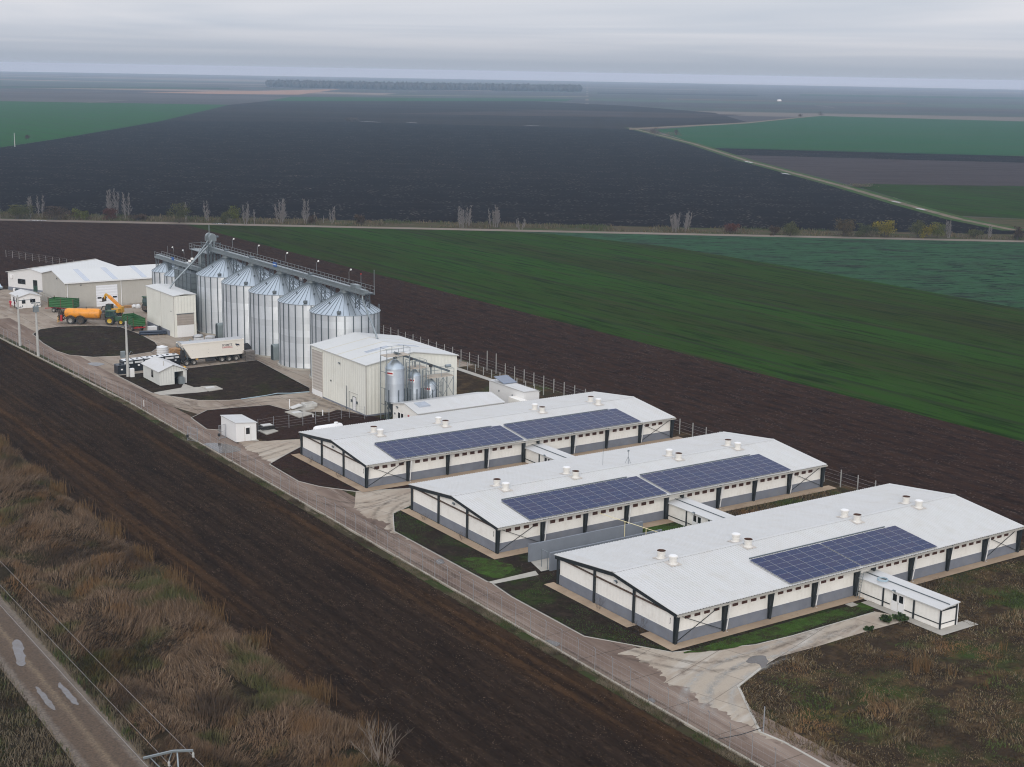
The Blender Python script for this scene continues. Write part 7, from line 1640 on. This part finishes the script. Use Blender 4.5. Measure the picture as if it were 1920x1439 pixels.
def twiggy(name, label, loc, h, seed, tone, group, n0=7, spread=.55, r0=.045):
    """leafless shrub: forking stems down to fine twigs"""
    r = random.Random(seed); t = thing(name, label, 'plant', (loc[0], loc[1], 0), group=group); b = MB(); tw = MB()
    def grow(p, d, l, rad, lev):
        q = p + d * l; m = p + d * l * .5 + Vector((r.uniform(-1, 1), r.uniform(-1, 1), 0)) * l * .05
        (b if lev == 0 else tw).tube([p, m, q], rad, 5 if lev == 0 else 3, rad * .62, False)
        if lev < 4:
            for _ in range(2 if r.random() < .75 else 3):
                e = (d + Vector((r.uniform(-1, 1), r.uniform(-1, 1), r.uniform(-.1, .6))) * .48).normalized(); grow(q, e, l * r.uniform(.62, .9), rad * .6, lev + 1)
    for k in range(n0):
        a = 6.28 * k / n0 + r.random(); grow(Vector((.1 * math.cos(a), .1 * math.sin(a), 0)), Vector((spread * math.cos(a) * r.random(), spread * math.sin(a) * r.random(), 1)).normalized(), h * .30, r0, 0)
    b.build('stem', tone, t); tw.build('twigs', tone, t, fix=False); return t


bt = twiggy('bare_shrub', 'leafless shrub with pale twigs at the bottom edge', gp(715, 1455), 4.4, 77, mat('bark_pale', (.22, .185, .155), .9, var=.5), 'foreground shrubs', 8, .8, .05)
for i, (du, dv, lab) in enumerate(((.0, 10.9, 'dry leafless plant at the middle of the nearest gable'), (.0, 4.4, 'dry leafless plant near the corner of the nearest barn'))):
    twiggy('dry_plant', lab, (BARN_AT[2][0] - .7, BARN_AT[2][1] + dv), 1.35, 400 + i, bark_dark, 'dry plants at the gable feet', 5, .8, .02)
for bi in (0, 1):
    nm = ('farthest', 'middle')[bi]
    for dv, w in ((14.6, 'left'), (6.2, 'right')): twiggy('dry_plant', '%s dry plant at the gable foot of the %s barn' % (w, nm), (BARN_AT[bi][0] - .7, BARN_AT[bi][1] + dv), 1.0, 410 + bi * 5 + int(dv), bark_dark, 'dry plants at the gable feet', 5, .8, .02)
for i, (px, py, h, w, lab) in enumerate(((1660, 1168, .7, 1.1, 'green bramble at the fork end before the annex'), (1688, 1166, .8, 1.0, 'green bramble touching the annex slab'), (1628, 1183, .4, .6, 'small green bramble at the fork kerb'))):
    t_ = leafy('bush', lab, gp(px, py), h, w, (.030, .050, .016), 500 + i, 260); t_['group'] = 'brambles by the annex'

# far wood: one mass of crowns
fp = [gp(502, 163.5), gp(700, 168), gp(900, 170.2), gp(1089, 172.5)]
r = np.random.RandomState(9); V, Fc = [], []; base_i = 0
for k in range(2600):
    s_ = r.rand() * 3; i = min(int(s_), 2); f = s_ - i; x = fp[i][0] * (1 - f) + fp[i + 1][0] * f; y = fp[i][1] * (1 - f) + fp[i + 1][1] * f
    q = r.rand() * 260; d = math.hypot(x, y); x += x / d * q; y += y / d * q; h = 13 + 4 * r.rand() + (2.5 if r.rand() < .1 else 0); w = 4 + 3 * r.rand(); m = 7
    for (fr, fz) in ((.35, 0), (.9, .35), (1.0, .6), (.65, .88), (.12, 1.0)):
        for j in range(m): a = 2 * math.pi * j / m; z_ = w * fr * (1 + .35 * r.randn() * .5); V.append((x + z_ * math.cos(a), y + z_ * math.sin(a), h * fz * (1 + .06 * r.randn())))
    for l in range(4):
        for j in range(m): Fc.append((base_i + l * m + j, base_i + l * m + (j + 1) % m, base_i + (l + 1) * m + (j + 1) % m, base_i + (l + 1) * m + j))
    base_i += 5 * m
quick('woodland', blade_mat('wood_m', [(.020, .019, .018), (.038, .034, .031), (.050, .044, .038), (.028, .027, .024)]), np.array(V), np.array(Fc), 'long dark far off wood on the horizon', 'wood', 'stuff')
q = gp(1461, 190.5); t = thing('far_shed', 'small white shed in the far fields', 'shed', (*q, 0)); MB().prism([(-2.5, 0), (2.5, 0), (2.5, 3), (0, 4), (-2.5, 3)], -4, 4, 'x').build('hall', plain_white, t)

# ================================================================== HAZE
hb = MB().box(-9600, 9600, -9600, 9600, -1.0, 54.5).build('haze', None)
hm = bpy.data.materials.new('haze'); hm.use_nodes = True; t_ = hm.node_tree; t_.nodes.clear()
pv_ = N(t_, 'ShaderNodeVolumePrincipled'); pv_.inputs['Color'].default_value = HAZE_COLOR; pv_.inputs['Absorption Color'].default_value = (0.42, 0.16, 0.16, 1); pv_.inputs['Density'].default_value = HAZE_DENSITY; pv_.inputs['Anisotropy'].default_value = 0.0
ou = N(t_, 'ShaderNodeOutputMaterial'); t_.links.new(pv_.outputs[0], ou.inputs['Volume'])
hb.data.materials.clear(); hb.data.materials.append(hm); tag(hb, 'pale blue haze over the whole plain', 'haze', None, 'stuff')
for o in bpy.data.objects:                          # every mesh datablock carries its object's plain name
    if o.type == 'MESH' and o.data.users == 1: o.data.name = o.name.split('.')[0]
